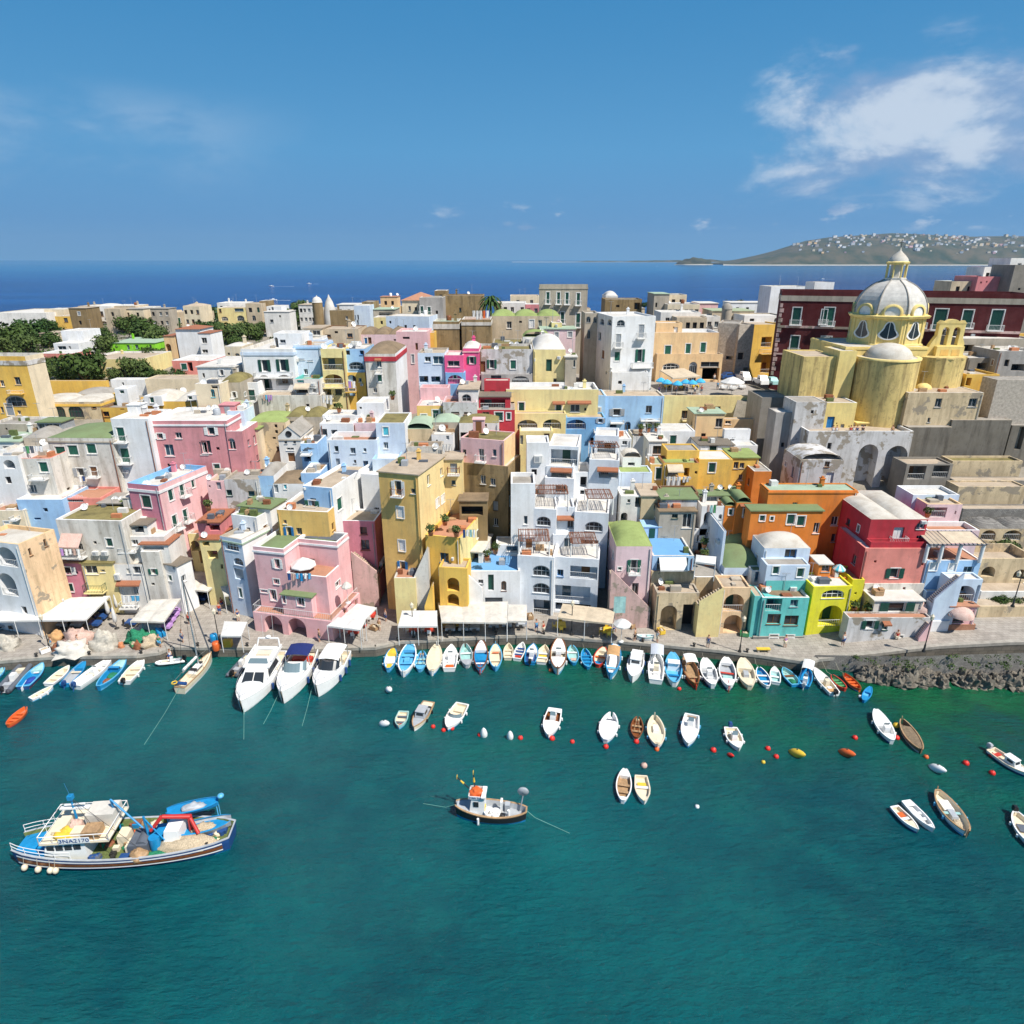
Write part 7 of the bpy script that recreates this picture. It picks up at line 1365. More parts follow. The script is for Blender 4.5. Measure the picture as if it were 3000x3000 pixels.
def yacht(label,bow,stern,w,style):
 L,c,rz,dep=place_boat(bow,stern,1.1);B=min(w/TS*dep/FPX,L*.40);root=thing('motor_yacht',label,'yacht',c,rz,'white motor yachts moored side by side');H=1.25
 hull_parts(root,L,B,H,True,'bwhite','bwhite','bwhite','bcream',.75,.10,.12);X=lambda t:(t-.5)*L
 deckpiece(L,B,H,True,.40,1.0,.0,.05,.18).build('foredeck','bwhite',root)
 m=MB();n=10;P=[Vector((X(.40+.59*i/n),s*max(.02,hb(.40+.59*i/n,B,True)-.08),sheer(.40+.59*i/n,H,True)))for s in(1,)for i in range(n+1)]
 for s in(1,-1):Q=[Vector((p.x,p.y*s,p.z+.55))for p in P];m.path(Q,.025,4);[m.tube(Vector((p.x,p.y*s,p.z)),Vector((p.x,p.y*s,p.z+.55)),.02,n=3)for p in P[::2]]
 m.build('bow_rail','chrome',root)
 m=MB();m.box(-L/2-.7,-B*.36,.25,-L/2+.02,B*.36,.38);m.build('swim_platform','bwood',root)
 if style=='fly':
  m=MB();fbx(m,X(.20),X(.68),B*.40,B*.31,H-.1,H+1.15,0,1.5,.2);cb=m.build('cabin','bwhite',root)
  m=MB()
  for s in(-1,1):
   m.add([(X(.68)-.15,s*.06,H+.22),(X(.68)-.15,s*B*.31,H+.22),(X(.68)-1.12,s*B*.27,H+.98),(X(.68)-1.12,s*.06,H+.98)],[(0,1,2,3)])
   m.add([(X(.26),s*B*.392,H+.32),(X(.56),s*B*.392,H+.32),(X(.52),s*B*.345,H+.92),(X(.28),s*B*.345,H+.92)],[(0,1,2,3)])
  o_=m.build('cabin_window','glass',cb);o_.location=(.03,0,.02);o_.scale=(1,1.015,1)
  m=MB();fbx(m,X(.10),X(.52),B*.38,B*.40,H+1.15,H+1.30);fbx(m,X(.18),X(.22),B*.36,B*.36,H+1.3,H+1.75);fbx(m,X(.36),X(.46),B*.33,B*.26,H+1.3,H+1.7,0,.45)
  for s in(-1,1):m.box(X(.12),s*B*.39-.06,H+1.3,X(.44),s*B*.39+.06,H+1.72)
  fb=m.build('flybridge','bwhite',root);m=MB();m.box(X(.24),-B*.2,H+1.3,X(.32),B*.2,H+1.62);m.build('helm_seat','bcream',fb)
  m=MB();m.add([(X(.46)+.02,-B*.3,H+1.42),(X(.46)+.02,B*.3,H+1.42),(X(.46)-.32,B*.25,H+1.85),(X(.46)-.32,-B*.25,H+1.85)],[(0,1,2,3)]);m.build('windscreen','glassg',fb)
  m=MB();m.tube((X(.14),-B*.36,H+1.2),(X(.10),-B*.3,H+2.4),.09,n=6);m.tube((X(.14),B*.36,H+1.2),(X(.10),B*.3,H+2.4),.09,n=6);m.tube((X(.10),-B*.3,H+2.4),(X(.10),B*.3,H+2.4),.11,n=6);m.ball((X(.10),0,H+2.62),.3,.3,.14)
  m.tube((X(.1),.6,H+2.4),(X(.06),.6,H+5.2),.02,n=3);m.tube((X(.1),-.6,H+2.4),(X(.06),-.6,H+5.2),.02,n=3);m.build('radar_arch','bwhite',root)
  m=MB();m.box(X(.80)-.3,-.3,H+.30,X(.80)+.3,.3,H+.40);m.build('hatch','glass',root)
  m=MB();m.box(X(.66),-B*.22,H+.235,X(.76),B*.22,H+.32);m.build('sun_pad','bgrey',root)
 else:
  m=MB();fbx(m,X(.36),X(.66),B*.40,B*.33,H-.1,H+.42,0,1.1,.1);cb=m.build('coachroof','bwhite',root)
  m=MB();k=10
  for i in range(k):
   a0,a1=PI*(i/k-.5),PI*((i+1)/k-.5);f=lambda a,z,s:(X(.50)-z*1.1+1.0*math.cos(a),B*.40*s*math.sin(a),H+.3+z)
   m.add([f(a0,0,1),f(a1,0,1),f(a1,.75,.9),f(a0,.75,.9)],[(0,1,2,3)],0,True)
  m.build('windscreen','glass' if style=='hard' else 'glassg',root)
  m=MB();tm='navycloth' if style=='soft' else 'bwhite'
  for i in range(8):
   y0,y1=-B*.40+B*.8*i/8,-B*.40+B*.8*(i+1)/8;g=lambda y:H+1.42+.18*(1-(y/(B*.4))**2);x0,x1=(X(.14),X(.40))if style=='soft' else(X(.12),X(.46))
   m.add([(x0,y0,g(y0)),(x1,y0,g(y0)-.05),(x1,y1,g(y1)-.05),(x0,y1,g(y1))],[(0,1,2,3)],0,True)
   if style=='hard':m.add([(x1,y0,g(y0)-.05),(x1,y1,g(y1)-.05),(x1+.25,y1*.98,g(y1)-.3),(x1+.25,y0*.98,g(y0)-.3)],[(0,1,2,3)],0,True)
  m.build('sunshade' if style=='soft' else 'hardtop',tm,root)
  m=MB();[m.tube((xx,s*B*.40,H),(xx,s*B*.39,H+1.42),.05,n=5)for xx in(X(.14),X(.38))for s in(-1,1)];m.build('frame','chrome',root)
  m=MB();m.box(X(.16),-B*.34,.78,X(.24),B*.34,1.2);m.build('seat','bred' if style=='soft' else 'bcream',root);m=MB();m.box(X(.32),-B*.2,.78,X(.38),B*.1,1.45);m.build('helm','bdgrey',root)
  if style=='hard':m=MB();m.box(X(.66),-B*.22,H+.26,X(.80),B*.22,H+.35);m.build('sun_pad','bdgrey',root)
  m=MB();m.lathe([(.0,H+.32),(.26,H+.32),(.28,H+.26)],14,(X(.84),0,0));m.build('hatch','glass' if style=='hard' else 'bgrey',root)
 for t in(.2,.4,.6):
  for s in(-1,1):m=MB();y=s*(hb(t,B,True)+.15);m.tube((X(t),y,.3),(X(t),y,1.0),.15,n=8);m.build('fender','bnavy',root)
tile('D')
yacht('largest white motor yacht with a flybridge and twin dark windscreens',(345,2000),(640,1530),300,'fly')
yacht('white motor yacht with a navy blue sunshade over its cockpit',(705,1920),(930,1510),262,'soft')
yacht('white motor yacht with a white hard top and a grey sun pad on the bow',(1010,1862),(1230,1525),262,'hard')
def sailboat():
 tile('B');L,c,rz,dep=place_boat((1858,1545),(1575,1838),.9);B=120/3*dep/FPX;root=thing('sailing_boat','cream sailing boat with a bare mast tied at the quay corner','sailing boat',c,rz);H=.85;X=lambda t:(t-.5)*L
 hull_parts(root,L,B,H,True,'bcream','bwhite','bwood','bcream',.45);deckpiece(L,B,H,True,.36,1.0,.0,.05,.05).build('foredeck','bcream',root)
 m=MB();fbx(m,X(.36),X(.70),B*.26,B*.2,H,H+.42,0,.5,.1);cb=m.build('coachroof','bwhite',root);m=MB();[m.box(X(.42),s*B*.25-.02,H+.12,X(.6),s*B*.25+.02,H+.28)for s in(-1,1)];m.build('cabin_window','glass',cb)
 m=MB();m.box(X(.60),-.3,H+.42,X(.66),.3,H+.5);m.box(X(.38),-.35,H+.2,X(.46),.35,H+.46,0);m.build('hatch','bblack',root)
 zt=12.5;m=MB();m.tube((X(.60),0,H),(X(.60),0,zt),.10,.07,8);m.build('mast','chrome',root)
 m=MB();m.tube((X(.58),0,H+1.3),(X(.16),0,H+1.2),.07,n=6);bo=m.build('boom','chrome',root);m=MB();[m.tube((X(.57-.1*i),0,H+1.45),(X(.48-.1*i),0,H+1.42),.17,.16,8)for i in range(4)];m.build('furled_sail','canvasw',bo)
 m=MB();[m.tube(p,(X(.60),0,zt),.02,n=3)for p in((X(.99),0,H+.3),(X(.56),B*.45,H),(X(.56),-B*.45,H),(X(.02),0,H))];m.build('rigging','iron',root)
 m=MB();m.tube((X(.97),0,H+.4),(X(.61),0,zt-.6),.09,.05,6);m.build('furled_jib','bdgrey',root)
 m=MB();[m.path([Vector((X(.04+.09*i),s*(hb(.04+.09*i,B,True)),sheer(.04+.09*i,H,True)+.6))for i in range(11)],.02,3)for s in(-1,1)];m.build('guard_rail','chrome',root)
 m=MB();m.tube((X(.05),B*.42,H+.3),(X(.05),-B*.42,H+.3),.2,n=7);m.build('dinghy_roll','bnavy',root);m=MB();m.lathe([(.28,0),(.34,.08),(.28,.16),(.22,.08),(.28,0)],12,(X(.0),B*.3,H+.5));m.build('lifebuoy','byellow',root)
sailboat()
def text(s,size,loc,rot,mt,parent,name='lettering',depth=.012):
 cu=bpy.data.curves.new(name,'FONT');cu.body=s;cu.size=size;cu.extrude=depth;cu.align_x='CENTER';cu.align_y='CENTER';cu.materials.append(MATS[mt])
 o=bpy.data.objects.new(name,cu);COL.objects.link(o);dg=bpy.context.evaluated_depsgraph_get();me=bpy.data.meshes.new_from_object(o.evaluated_get(dg));bpy.data.objects.remove(o);o=bpy.data.objects.new(name,me);COL.objects.link(o);o.location=loc;o.rotation_euler=rot;o.parent=parent;return o
def trawler():
 HE[0]=.36
 tile('T');a=atZ(75,415,1.6);b=atZ(1885,300,1.6);L=(a-b).length;c=(a+b)/2;rz=math.atan2(a.y-b.y,a.x-b.x);B=L*.26;H=1.45
 root=thing('fishing_trawler','big blue and white fishing trawler with a crane and net heap in the left foreground','fishing boat',(c.x,c.y,0),rz);X=lambda t:(t-.5)*L
 hull_parts(root,L,B,H,False,'bnavy','bblue','bgrey','olive',1.0,.16,.18)
 for z0,z1,mt,nm in((.34,.42,'bwhite','lower_white_strake'),(.46,.70,'bbrown','brown_strake'),(.76,.86,'bwhite','white_strake')):
  m=MB()
  for s in(-1,1):
   for i in range(26):
    t0,t1=.03+.94*i/26,.03+.94*(i+1)/26;f=lambda t,q:(X(t),s*(hb(t,B,False)*(1.0 if q>.6 else .985)+.02),sheer(t,H,False)*q)
    m.add([f(t0,z0),f(t1,z0),f(t1,z1),f(t0,z1)],[(0,1,2,3)],0,True)
  m.build(nm,mt,root)
 deckpiece(L,B,H,False,.80,.99,-.35,.18).build('foredeck','bblue',root)
 m=MB();P=[Vector((X(.70+.295*i/8),hb(.70+.295*i/8,B,False)-.1,sheer(.70+.295*i/8,H,False)))for i in range(9)]
 for s in(1,-1):
  for hgt in(.45,.9):m.path([Vector((p.x,p.y*s,p.z+hgt))for p in P],.035,4)
  for p in P[::2]:m.tube(Vector((p.x,p.y*s,p.z)),Vector((p.x,p.y*s,p.z+.9)),.03,n=4)
 m.build('bow_rail','bwhite',root)
 m=MB();fbx(m,X(.64),X(.84),B*.36,B*.34,1.0,3.3,0,.5);wh=m.build('wheelhouse','bwhite',root)
 m=MB()
 for y0,y1 in((-B*.30,-B*.12),(-B*.08,B*.08),(B*.12,B*.30)):m.add([(X(.84)-.26,y0,2.3),(X(.84)-.26,y1,2.3),(X(.84)-.40,y1,2.95),(X(.84)-.40,y0,2.95)],[(0,1,2,3)])
 for s in(-1,1):
  for t in(.66,.70,.74,.78):m.box(X(t),s*B*.352-.02,2.35,X(t)+.55,s*B*.352+.03,2.9)
 m.build('wheelhouse_window','glass',wh)
 m=MB();m.box(X(.52),-B*.40,3.3,X(.83),B*.40,3.42);m.build('upper_deck','bcream',root)
 m=MB();pts=[Vector((X(p_),s_*B*.39,3.42))for p_,s_ in((.83,-1),(.52,-1),(.52,1),(.83,1),(.83,-1))];railing(m,pts,.9,0,1.0,.03);m.build('upper_rail','bwhite',root)
 for s in(1,-1):
  m=MB();m.box(X(.60),s*B*.41-.02,3.42,X(.74),s*B*.41+.02,4.1);bd=m.build('name_board','bwhite',root)
  tx=text('3NA2170',.62,(X(.67),s*(B*.41+.03),3.76),(R(90),0,PI if s>0 else 0),'bnavy',bd)
 m=MB();m.box(X(.53),-B*.30,3.42,X(.66),B*.05,4.9);m.build('deck_house','canvas',root)
 m=MB();m.box(X(.57),B*.10,3.44,X(.645),B*.34,4.3);m.box(X(.65),B*.12,3.44,X(.70),B*.3,4.1,1);m.build('lockers',('bwood','bcream'),root)
 m=MB();m.box(X(.75),-B*.2,3.44,X(.80),B*.2,3.9);m.build('skylight','bcream',root)
 m=MB();m.tube((X(.72),-.4,3.4),(X(.72),-.4,6.9),.12,.07,6);m.tube((X(.76),-.5,5.6),(X(.66),-.3,5.9),.10,n=5,mi=1);m.box(X(.715)-1.2,-.6,5.2,X(.715)+1.2,-.3,5.38,1);m.box(X(.72)-.2,-.6,6.4,X(.72)+.2,-.2,6.9,0);m.tube((X(.72),-.4,6.9),(X(.73),-.4,8.4),.02,n=3);m.build('mast',('bblue','bwhite'),root)
 heap_mesh(2.2,1.4,.6,3,Vector((X(.735),.9,3.42))).build('float_heap','byellow',root);heap_mesh(1.2,1.1,.9,8,Vector((X(.71),.2,3.42))).build('basket_heap','pinknet',root)
 m=MB();m.tube((X(.55),-B*.2,1.2),(X(.545),-B*.1,6.0),.10,n=6);m.tube((X(.545),-B*.1,6.0),(X(.40),B*.1,3.2),.09,n=6);m.tube((X(.38),B*.1,1.0),(X(.385),B*.1,4.6),.13,.1,7);m.tube((X(.385),B*.1,4.4),(X(.30),B*.2,2.0),.07,n=5);m.build('derrick','bblue',root)
 m=MB();m.box(X(.37),-B*.1,1.0,X(.46),B*.32,2.1);m.tube((X(.40),-B*.05,1.9),(X(.40),B*.28,1.9),.5,n=12);m.box(X(.31),-B*.2,1.0,X(.37),B*.1,2.0,1);m.build('winch',('bdgrey','bblue'),root)
 m=MB();m.tube((X(.345),B*.2,1.0),(X(.345),B*.2,2.5),.45,n=12);m.build('drum','bblue',root);heap_mesh(1.6,1.2,.9,4,Vector((X(.405),B*.38,1.0))).build('rope_heap','bwood',root)
 m=MB();fbx(m,X(.23),X(.31),B*.22,B*.18,1.0,2.9,0,.2);m.build('hatch_house','bwhite',root);m=MB();m.box(X(.48),-B*.12,1.0,X(.53),B*.12,2.3);m.box(X(.45),B*.08,1.0,X(.475),B*.3,1.9);m.build('fish_boxes','bcream',root)
 m=MB();m.tube((X(.20),-.4,1.0),(X(.20),-.4,3.4),.28,.22,8);m.tube((X(.20),-.4,3.3),(X(.31),B*.05,4.2),.24,.2,7);m.tube((X(.31),B*.05,4.2),(X(.36),B*.15,3.0),.2,.15,7);m.tube((X(.20),-.4,3.3),(X(.15),B*.1,2.0),.16,n=6);m.build('crane','redpaint',root)
 heap_mesh(5.6,1.7,.95,6,Vector((X(.20),B*.20,1.0)),.25).build('net_heap','net',root);heap_mesh(2.6,.7,.35,9,Vector((X(.33),B*.36,1.0))).build('green_rope_heap','netgreen',root)
 for(t,y,z,nm)in((.155,-.5,1.3,'tender'),(.21,-B*.34,2.9,'work_raft')):
  r=bpy.data.objects.new(nm,None);COL.objects.link(r);r.parent=root;r.location=(X(t),y,z);r.rotation_euler=(0,0,.25)
  l_,b_,h_=(4.8,1.8,.6)if nm=='tender' else(4.2,1.5,.45);o=MB();g=MB();fl=MB();n=12;pv=None
  for i in range(n+1):
   q=i/n;bb=hb(q,b_,False);zz=sheer(q,h_,False);cur=[(q*l_-l_/2,bb,zz),(q*l_-l_/2,bb*.7,0)]
   if pv:
    for s in(1,-1):
     k=lambda p:(p[0],p[1]*s,p[2]);o.add([k(pv[0]),k(cur[0]),k(cur[1]),k(pv[1])],[(0,1,2,3)],0,True);o.add([k(pv[1]),k(cur[1]),(cur[1][0],0,0),(pv[1][0],0,0)],[(0,1,2,3)])
     g.add([k(pv[0]),k(cur[0]),(cur[0][0],cur[0][1]*s*.82,cur[0][2]+.03),(pv[0][0],pv[0][1]*s*.82,pv[0][2]+.03)],[(0,1,2,3)]);fl.add([(pv[0][0],pv[0][1]*s*.82,h_*.4),(cur[0][0],cur[0][1]*s*.82,h_*.4),(cur[0][0],0,h_*.4),(pv[0][0],0,h_*.4)],[(0,1,2,3)])
   pv=cur
  o.build('hull','bblue' if nm!='tender' else 'bgrey',r);g.build('gunwale','bblue',r);fl.build('floor','bblue',r);heap_mesh(2.0,1.0,.5,2+t,Vector((0,0,h_*.35))).build('gear','net' if nm=='tender' else 'bgrey',r)
  if nm!='tender':m=MB();[m.tube((x_,y_,-2.3),(x_,y_,.1),.05,n=5)for x_ in(-2,2)for y_ in(-.5,.5)];m.ball((-2.4,0,.9),.3,.3,.25);m.build('legs_and_lamp','bsky',r)
 root.scale=(.93,.93,.80);rn=random.Random(12)
 for i in range(52):
  t=rn.uniform(.33,.62)if i%4 else rn.uniform(.04,.14);y=rn.uniform(-.40,.42)*B;s=rn.uniform(.18,.42);k=rn.randrange(3)
  if k==0:m=MB();m.box(X(t)-s,y-s*.7,1.0,X(t)+s,y+s*.7,1.0+rn.uniform(.2,.6));nm='fish_crate'
  elif k==1:m=heap_mesh(s*3,s*2.2,s,i,Vector((X(t),y,1.0)),.5);nm='net_bundle'
  else:m=MB();m.tube((X(t),y,1.0),(X(t),y,1.0+s*1.5),s*.6,n=9);nm='drum'
  m.build(nm,rn.choice(('bdgrey','rust','bblue','bnavy','bwood','netgreen','bcream','borange','iron')),root)
 for t in(.52,.385):m=MB();m.tube((X(.72),-.4,6.6),(X(t),B*.36,1.6),.02,n=3);m.tube((X(.72),-.4,6.6),(X(.95),0,2.4),.02,n=3);m.build('stay','iron',root)
 for t,s in((.93,1),(.80,1),(.775,1),(.86,1),(.9,-1)):m=MB();y=s*(hb(t,B,False)+.25);m.ball((X(t),y,.6),.26,.26,.36);m.tube((X(t),y,.9),(X(t),y-s*.2,1.7),.02,n=3);m.build('float','bcream',root)
trawler();HE[0]=.5
def fisher():
 tile('V');a=atZ(255,500,.95);b=atZ(1440,590,.95);L=(a-b).length;c=(a+b)/2;rz=math.atan2(a.y-b.y,a.x-b.x);B=L*.34;H=.85
 root=thing('fishing_boat','small black hulled fishing boat with a white wheelhouse in the middle of the harbour','fishing boat',(c.x,c.y,0),rz);X=lambda t:(t-.5)*L
 hull_parts(root,L,B,H,False,'bblack','bblue','bwood','bgrey',.45,.14,.22);deckpiece(L,B,H,False,.68,.98,-.03,.12).build('foredeck','bgrey',root)
 m=MB();fbx(m,X(.58),X(.80),B*.30,B*.26,.45,2.3,0,.25);wh=m.build('wheelhouse','bwhite',root)
 m=MB();[m.box(X(.66),s*B*.285-.03,1.5,X(.73),s*B*.285+.03,2.0)for s in(-1,1)];m.add([(X(.80)-.13,-B*.2,1.55),(X(.80)-.13,B*.2,1.55),(X(.80)-.20,B*.2,2.1),(X(.80)-.20,-B*.2,2.1)],[(0,1,2,3)]);m.build('wheelhouse_window','glass',wh)
 m=MB();m.box(X(.575),-B*.30,2.3,X(.80),B*.30,2.36)
 for q in((X(.575),X(.80),-B*.30,-B*.28),(X(.575),X(.80),B*.28,B*.30),(X(.575),X(.585),-B*.3,B*.3),(X(.79),X(.80),-B*.3,B*.3)):m.box(q[0],q[2],2.36,q[1],q[3],2.62)
 rk=m.build('roof_rack','bwhite',root);heap_mesh(1.3,1.1,.5,7,Vector((X(.70),0,2.38))).build('gear','borange',rk);m=MB();m.box(X(.56),-.6,2.55,X(.62),.75,2.68);m.build('box_lid','bwhite',rk)
 text('3 NA 2196',.26,(X(.69),B*.30+.02,2.47),(R(90),0,PI),'bnavy',rk)
 for x0,y0,dx,dz in((X(.73),-.3,.1,1.9),(X(.80),-.4,1.1,1.2)):m=MB();m.tube((x0,y0,2.4),(x0+dx,y0,2.4+dz),.05,n=5);m.tube((x0+dx*.5,y0,2.4+dz*.5),(x0+dx*.75,y0,2.4+dz*.75),.10,.05,6,1);m.box(x0+dx-.02,y0-.12,2.4+dz-.1,x0+dx+.02,y0+.12,2.4+dz+.2,1);m.build('marker_buoy_pole',('bblack','byellow'),root)
 m=MB();m.box(X(.34),-B*.2,.45,X(.37),B*.05,1.7);m.box(X(.24),-B*.28,.45,X(.31),-B*.05,1.2,1);m.build('bulkhead',('bwhite','bgrey'),root)
 for t,y,s in((.52,.22,.46),(.43,.24,.44)):m=MB();m.lathe([(s*.8,0),(s,.6),(s*.9,.6),(s*.7,.12),(0,.1)],14,(X(t),B*y,.46));m.build('tub','bwhite',root)
 m=MB();m.lathe([(.18,0),(.26,.12),(.18,.24),(.26,.36),(0,.4)],12,(X(.33),B*.28,.46));m.build('rope_reel','bblack',root);m=MB();m.tube((X(.25),.3,.46),(X(.25),.3,1.1),.12,n=8);m.build('winch','bwhite',root)
 m=MB();m.tube((X(.10),-.3,.6),(X(.06),-.5,2.1),.06,n=5);m.lathe([(.05,-.15),(.42,-.12),(.5,0),(.42,.12),(.05,.15)],16,M=Matrix.Translation((X(.06),-.5,2.5))@Matrix.Rotation(R(80),4,'X'));m.build('net_hauler','greyp',root)
 m=MB();m.tube((X(.66),B*.52,.1),(X(.66),B*.52,.7),.11,n=8);m.build('fender','bwhite',root);m=MB();m.box(X(.57),.05,.9,X(.585),.4,1.4);m.build('oilskin','byellow',root)
 m=MB();m.path([Vector((X(1.0),0,1.0)),Vector((X(1.15),-.2,.4)),Vector((X(1.5),-.8,.02))],.025,4);m.path([Vector((X(.0),0,.9)),Vector((X(-.12),.2,.4)),Vector((X(-.6),1.2,.02))],.025,4);m.build('mooring_line','ropegreen',root)
fisher();HE[0]=.62
tile('U')
for k,(pa,pb,lb)in enumerate((((343,1290,.9),(272,1405,.02),'long mooring line running from the sailing boat stern'),((460,1332,.6),(460,1395,.02),'mooring line under the flybridge yacht'),((524,1312,.6),(497,1366,.02),'mooring line under the navy shaded yacht'),((588,1300,.6),(570,1370,.02),'mooring line under the hard top yacht'))):
 a=atZ(*pa);b=atZ(*pb);m=MB();m.path([a,(a+b)/2-Vector((0,0,a.z*.2)),b],.022,4);tag(m.build('mooring_line','ropegreen'),lb,'rope')
def buoy(label,x,y,kind,mt,s=.24,rz=0):
 p=atZ(x,y,.1);r=thing('buoy',label,'buoy',(p.x,p.y,0),rz,'buoys floating in the harbour');m=MB()
 if kind=='b':m.ball((0,0,.06),s,s,s,12,8);m.lathe([(s*.5,s*.8),(s*.22,s*1.35),(.0,s*1.4)],10)
 else:M_=Matrix.Rotation(R(62 if kind=='l' else 12),4,'X');m.lathe([(0,-s*2.2),(s*.45,-s*1.8),(s*.85,-s*.8),(s*.9,s*.3),(s*.6,s*1.4),(s*.2,s*2.1),(0,s*2.2)],12,M=Matrix.Translation((0,0,s*.5))@M_)
 m.build('float',mt,r);m=MB();m.lathe([(s*.12,0),(s*.2,s*.1),(s*.12,s*.2),(s*.06,s*.1),(s*.12,0)],8,(0,0,s*1.35));m.build('mooring_ring','iron',r)
tile('Q')
buoy('long white float right of the hard top yacht',178,98,'l','bwhite',.42,.35);buoy('long white float left of the pale teal rowing boat',137,398,'l','bwhite',.42,.9)
buoy('upright white float with a yellow base left of the middle',1012,490,'u','bwhite',.42);buoy('upright white float right of the yellow based one',1243,510,'u','bwhite',.38)
buoy('red buoy at the bow of the pale teal rowing boat',284,406,'b','buoyred');buoy('red buoy between the beige wheelhouse boat and the white speedboat',566,414,'b','buoyred');buoy('red buoy just left of the white speedboat bow',658,445,'b','buoyred');buoy('red buoy just right of the white speedboat bow',733,430,'b','buoyred')
buoy('red buoy touching the yellow based white float',977,487,'b','buoyred');buoy('red buoy right of the upright white floats',1334,513,'b','buoyred',.26);buoy('pair of red buoys under the red seated motorboat',1612,518,'b','buoyred',.3);buoy('red buoy far right of the red seated motorboat',1790,546,'b','buoyred')
tile('P')
buoy('red buoy under the white boat with a dark hatch',153,440,'b','buoyred',.28);buoy('red cone buoy under the varnished red brown rowing boat',421,395,'b','buoyred',.28);buoy('pink red buoy above the pair of white boats',488,606,'b','pinknet',.32);buoy('orange red buoy under the boat with the engine box',601,464,'b','borange')
buoy('dark red buoy left of the boat with a pink bow cushion',1098,470,'b','buoyred',.3);buoy('slanted red float under the boat with a pink bow cushion',1248,518,'l','buoyred',.24,.4);buoy('red buoy above the orange floats on the right',1577,456,'b','buoyred',.27);buoy('red buoy left of the long orange float',1650,527,'b','buoyred',.26);buoy('tiny yellow buoy on the right',1537,575,'b','byellow',.2)
buoy('long orange yellow float',1828,510,'l','byellow',.48,.5);buoy('tiny white float alone below the pair of white boats',955,966,'b','bwhite',.2)
tile('N')
buoy('long orange red float left of the white decked boat',340,945,'l','borange',.46,.5);buoy('white egg shaped float right of the weathered boat',1150,1085,'l','bwhite',.46,.3);buoy('red buoy left of the white decked boat',418,796,'b','buoyred',.28);buoy('red buoy under the weathered brown boat',1056,968,'b','borange',.24);buoy('red buoy right of the white egg shaped float',1412,1024,'b','buoyred',.3);buoy('red buoy beside the cabin boat at the right edge',1645,955,'b','buoyred',.28);buoy('red buoy below the cabin boat at the right edge',1648,1112,'b','buoyred',.28);buoy('yellow buoy between the white decked and weathered boats',788,688,'b','byellow',.34);buoy('small white float beside the sky blue kayak',465,428,'b','bwhite',.22);buoy('red buoy behind the stern of the white decked boat',793,797,'b','buoyred',.28)
tile('K');buoy('small red buoy under the bright blue fishing boat',660,1852,'b','buoyred',.24);tile('F');buoy('orange buoy left of the largest quay row boat',1300,1690,'b','borange',.24)
# piazza, awnings, tables, lamps, people
tile('G')
PZ=21.15;m=MB();m.add([(10,121.9,PZ),(48,121.9,PZ),(48,160,PZ),(10,160,PZ),(10,121.9,PZ-4),(48,121.9,PZ-4)],[(0,1,2,3),(0,1,5,4)]);tag(m.build('piazza','cobble'),kind='structure')
def canopy(label,corners,z=3.95,mt='canvas',n=(3,2),zg=1.3,sag=.18,skirt=.22,name='canopy'):
 P=[atZ(x,y,z)for x,y in corners];c=sum(P,Vector())/4;r=thing(name,label,'awning',(c.x,c.y,zg));o=Vector((c.x,c.y,zg));m=MB();NX,NY=n[0]*4,n[1]*4
 def pt(a,b):q=(P[0]*(1-a)+P[1]*a)*(1-b)+(P[3]*(1-a)+P[2]*a)*b;fa,fb=abs(math.sin(PI*a*n[0])),abs(math.sin(PI*b*n[1]));return q+Vector((0,0,sag*(fa*fb)**.8+.25*b))
 G=[[pt(i/NX,j/NY)for i in range(NX+1)]for j in range(NY+1)]
 for j in range(NY):
  for i in range(NX):m.add([G[j][i],G[j][i+1],G[j+1][i+1],G[j+1][i]],[(0,1,2,3)],0,True)
 for a,b in list(zip(G[0],G[0][1:]))+[(G[j][NX],G[j+1][NX])for j in range(NY)]+[(G[j][0],G[j+1][0])for j in range(NY)]:m.quad(a,b,b-Vector((0,0,skirt)),a-Vector((0,0,skirt)))
 m.build('fabric',mt,r,o)
 for i in range(n[0]+1):
  for j in(0,NY):q=G[j][i*4];m=MB();m.tube((q.x,q.y,zg),q,.05,n=5);m.build('pole','rail',r,o)
tile('B')
canopy('huge white canopy over the restaurant at the left edge of the quay',[(-90,1258),(755,1244),(968,1050),(110,1092)],mt='canvasw',n=(4,2));canopy('small raised white flap behind the huge white canopy',[(340,1085),(560,1068),(550,1034),(380,1046)],4.6,'canvasw',(1,1))
canopy('white canopy beside the piled nets on the left quay',[(1145,1258),(1440,1264),(1590,1075),(1330,1085)],n=(2,2));canopy('beige canopy in front of the shaded alley',[(1575,968),(1820,995),(2020,865),(1700,828)],n=(2,1))
tile('D')
canopy('pale pink canopy left of the big pink quay house',[(200,1035),(482,985),(456,886),(160,942)],n=(2,1));canopy('small square white stall canopy behind the flybridge yacht',[(170,1386),(348,1388),(402,1282),(205,1276)],3.6,'canvasw',(1,1))
canopy('lower white canopy at the corner of the pink quay house',[(1105,1298),(1395,1336),(1440,1268),(1200,1240)],mt='canvasw',n=(2,1));canopy('upper white canopy beside the pink quay house',[(1208,1246),(1408,1272),(1540,1155),(1370,1120)],mt='canvasw',n=(1,1))
tile('F')
canopy('white scalloped canopy over tables with red cloths',[(-42,1304),(305,1302),(300,1182),(-5,1182)],mt='canvasw',n=(2,1));canopy('longest cream canopy on the middle quay',[(340,1264),(916,1272),(922,1102),(312,1112)],n=(3,1));canopy('short cream canopy at the right end of the longest one',[(918,1256),(1090,1258),(1088,1130),(928,1128)],n=(1,1))
canopy('tan canopy in front of the stepped white terraces',[(1362,1226),(1842,1282),(1866,1172),(1405,1120)],mt='canvasb',n=(2,1))
canopy('square white parasol on the terracotta roof terrace',[(468,276),(640,304),(702,266),(530,238)],12.2,'canvasw',(1,1),9.8,.3,.05,'parasol')
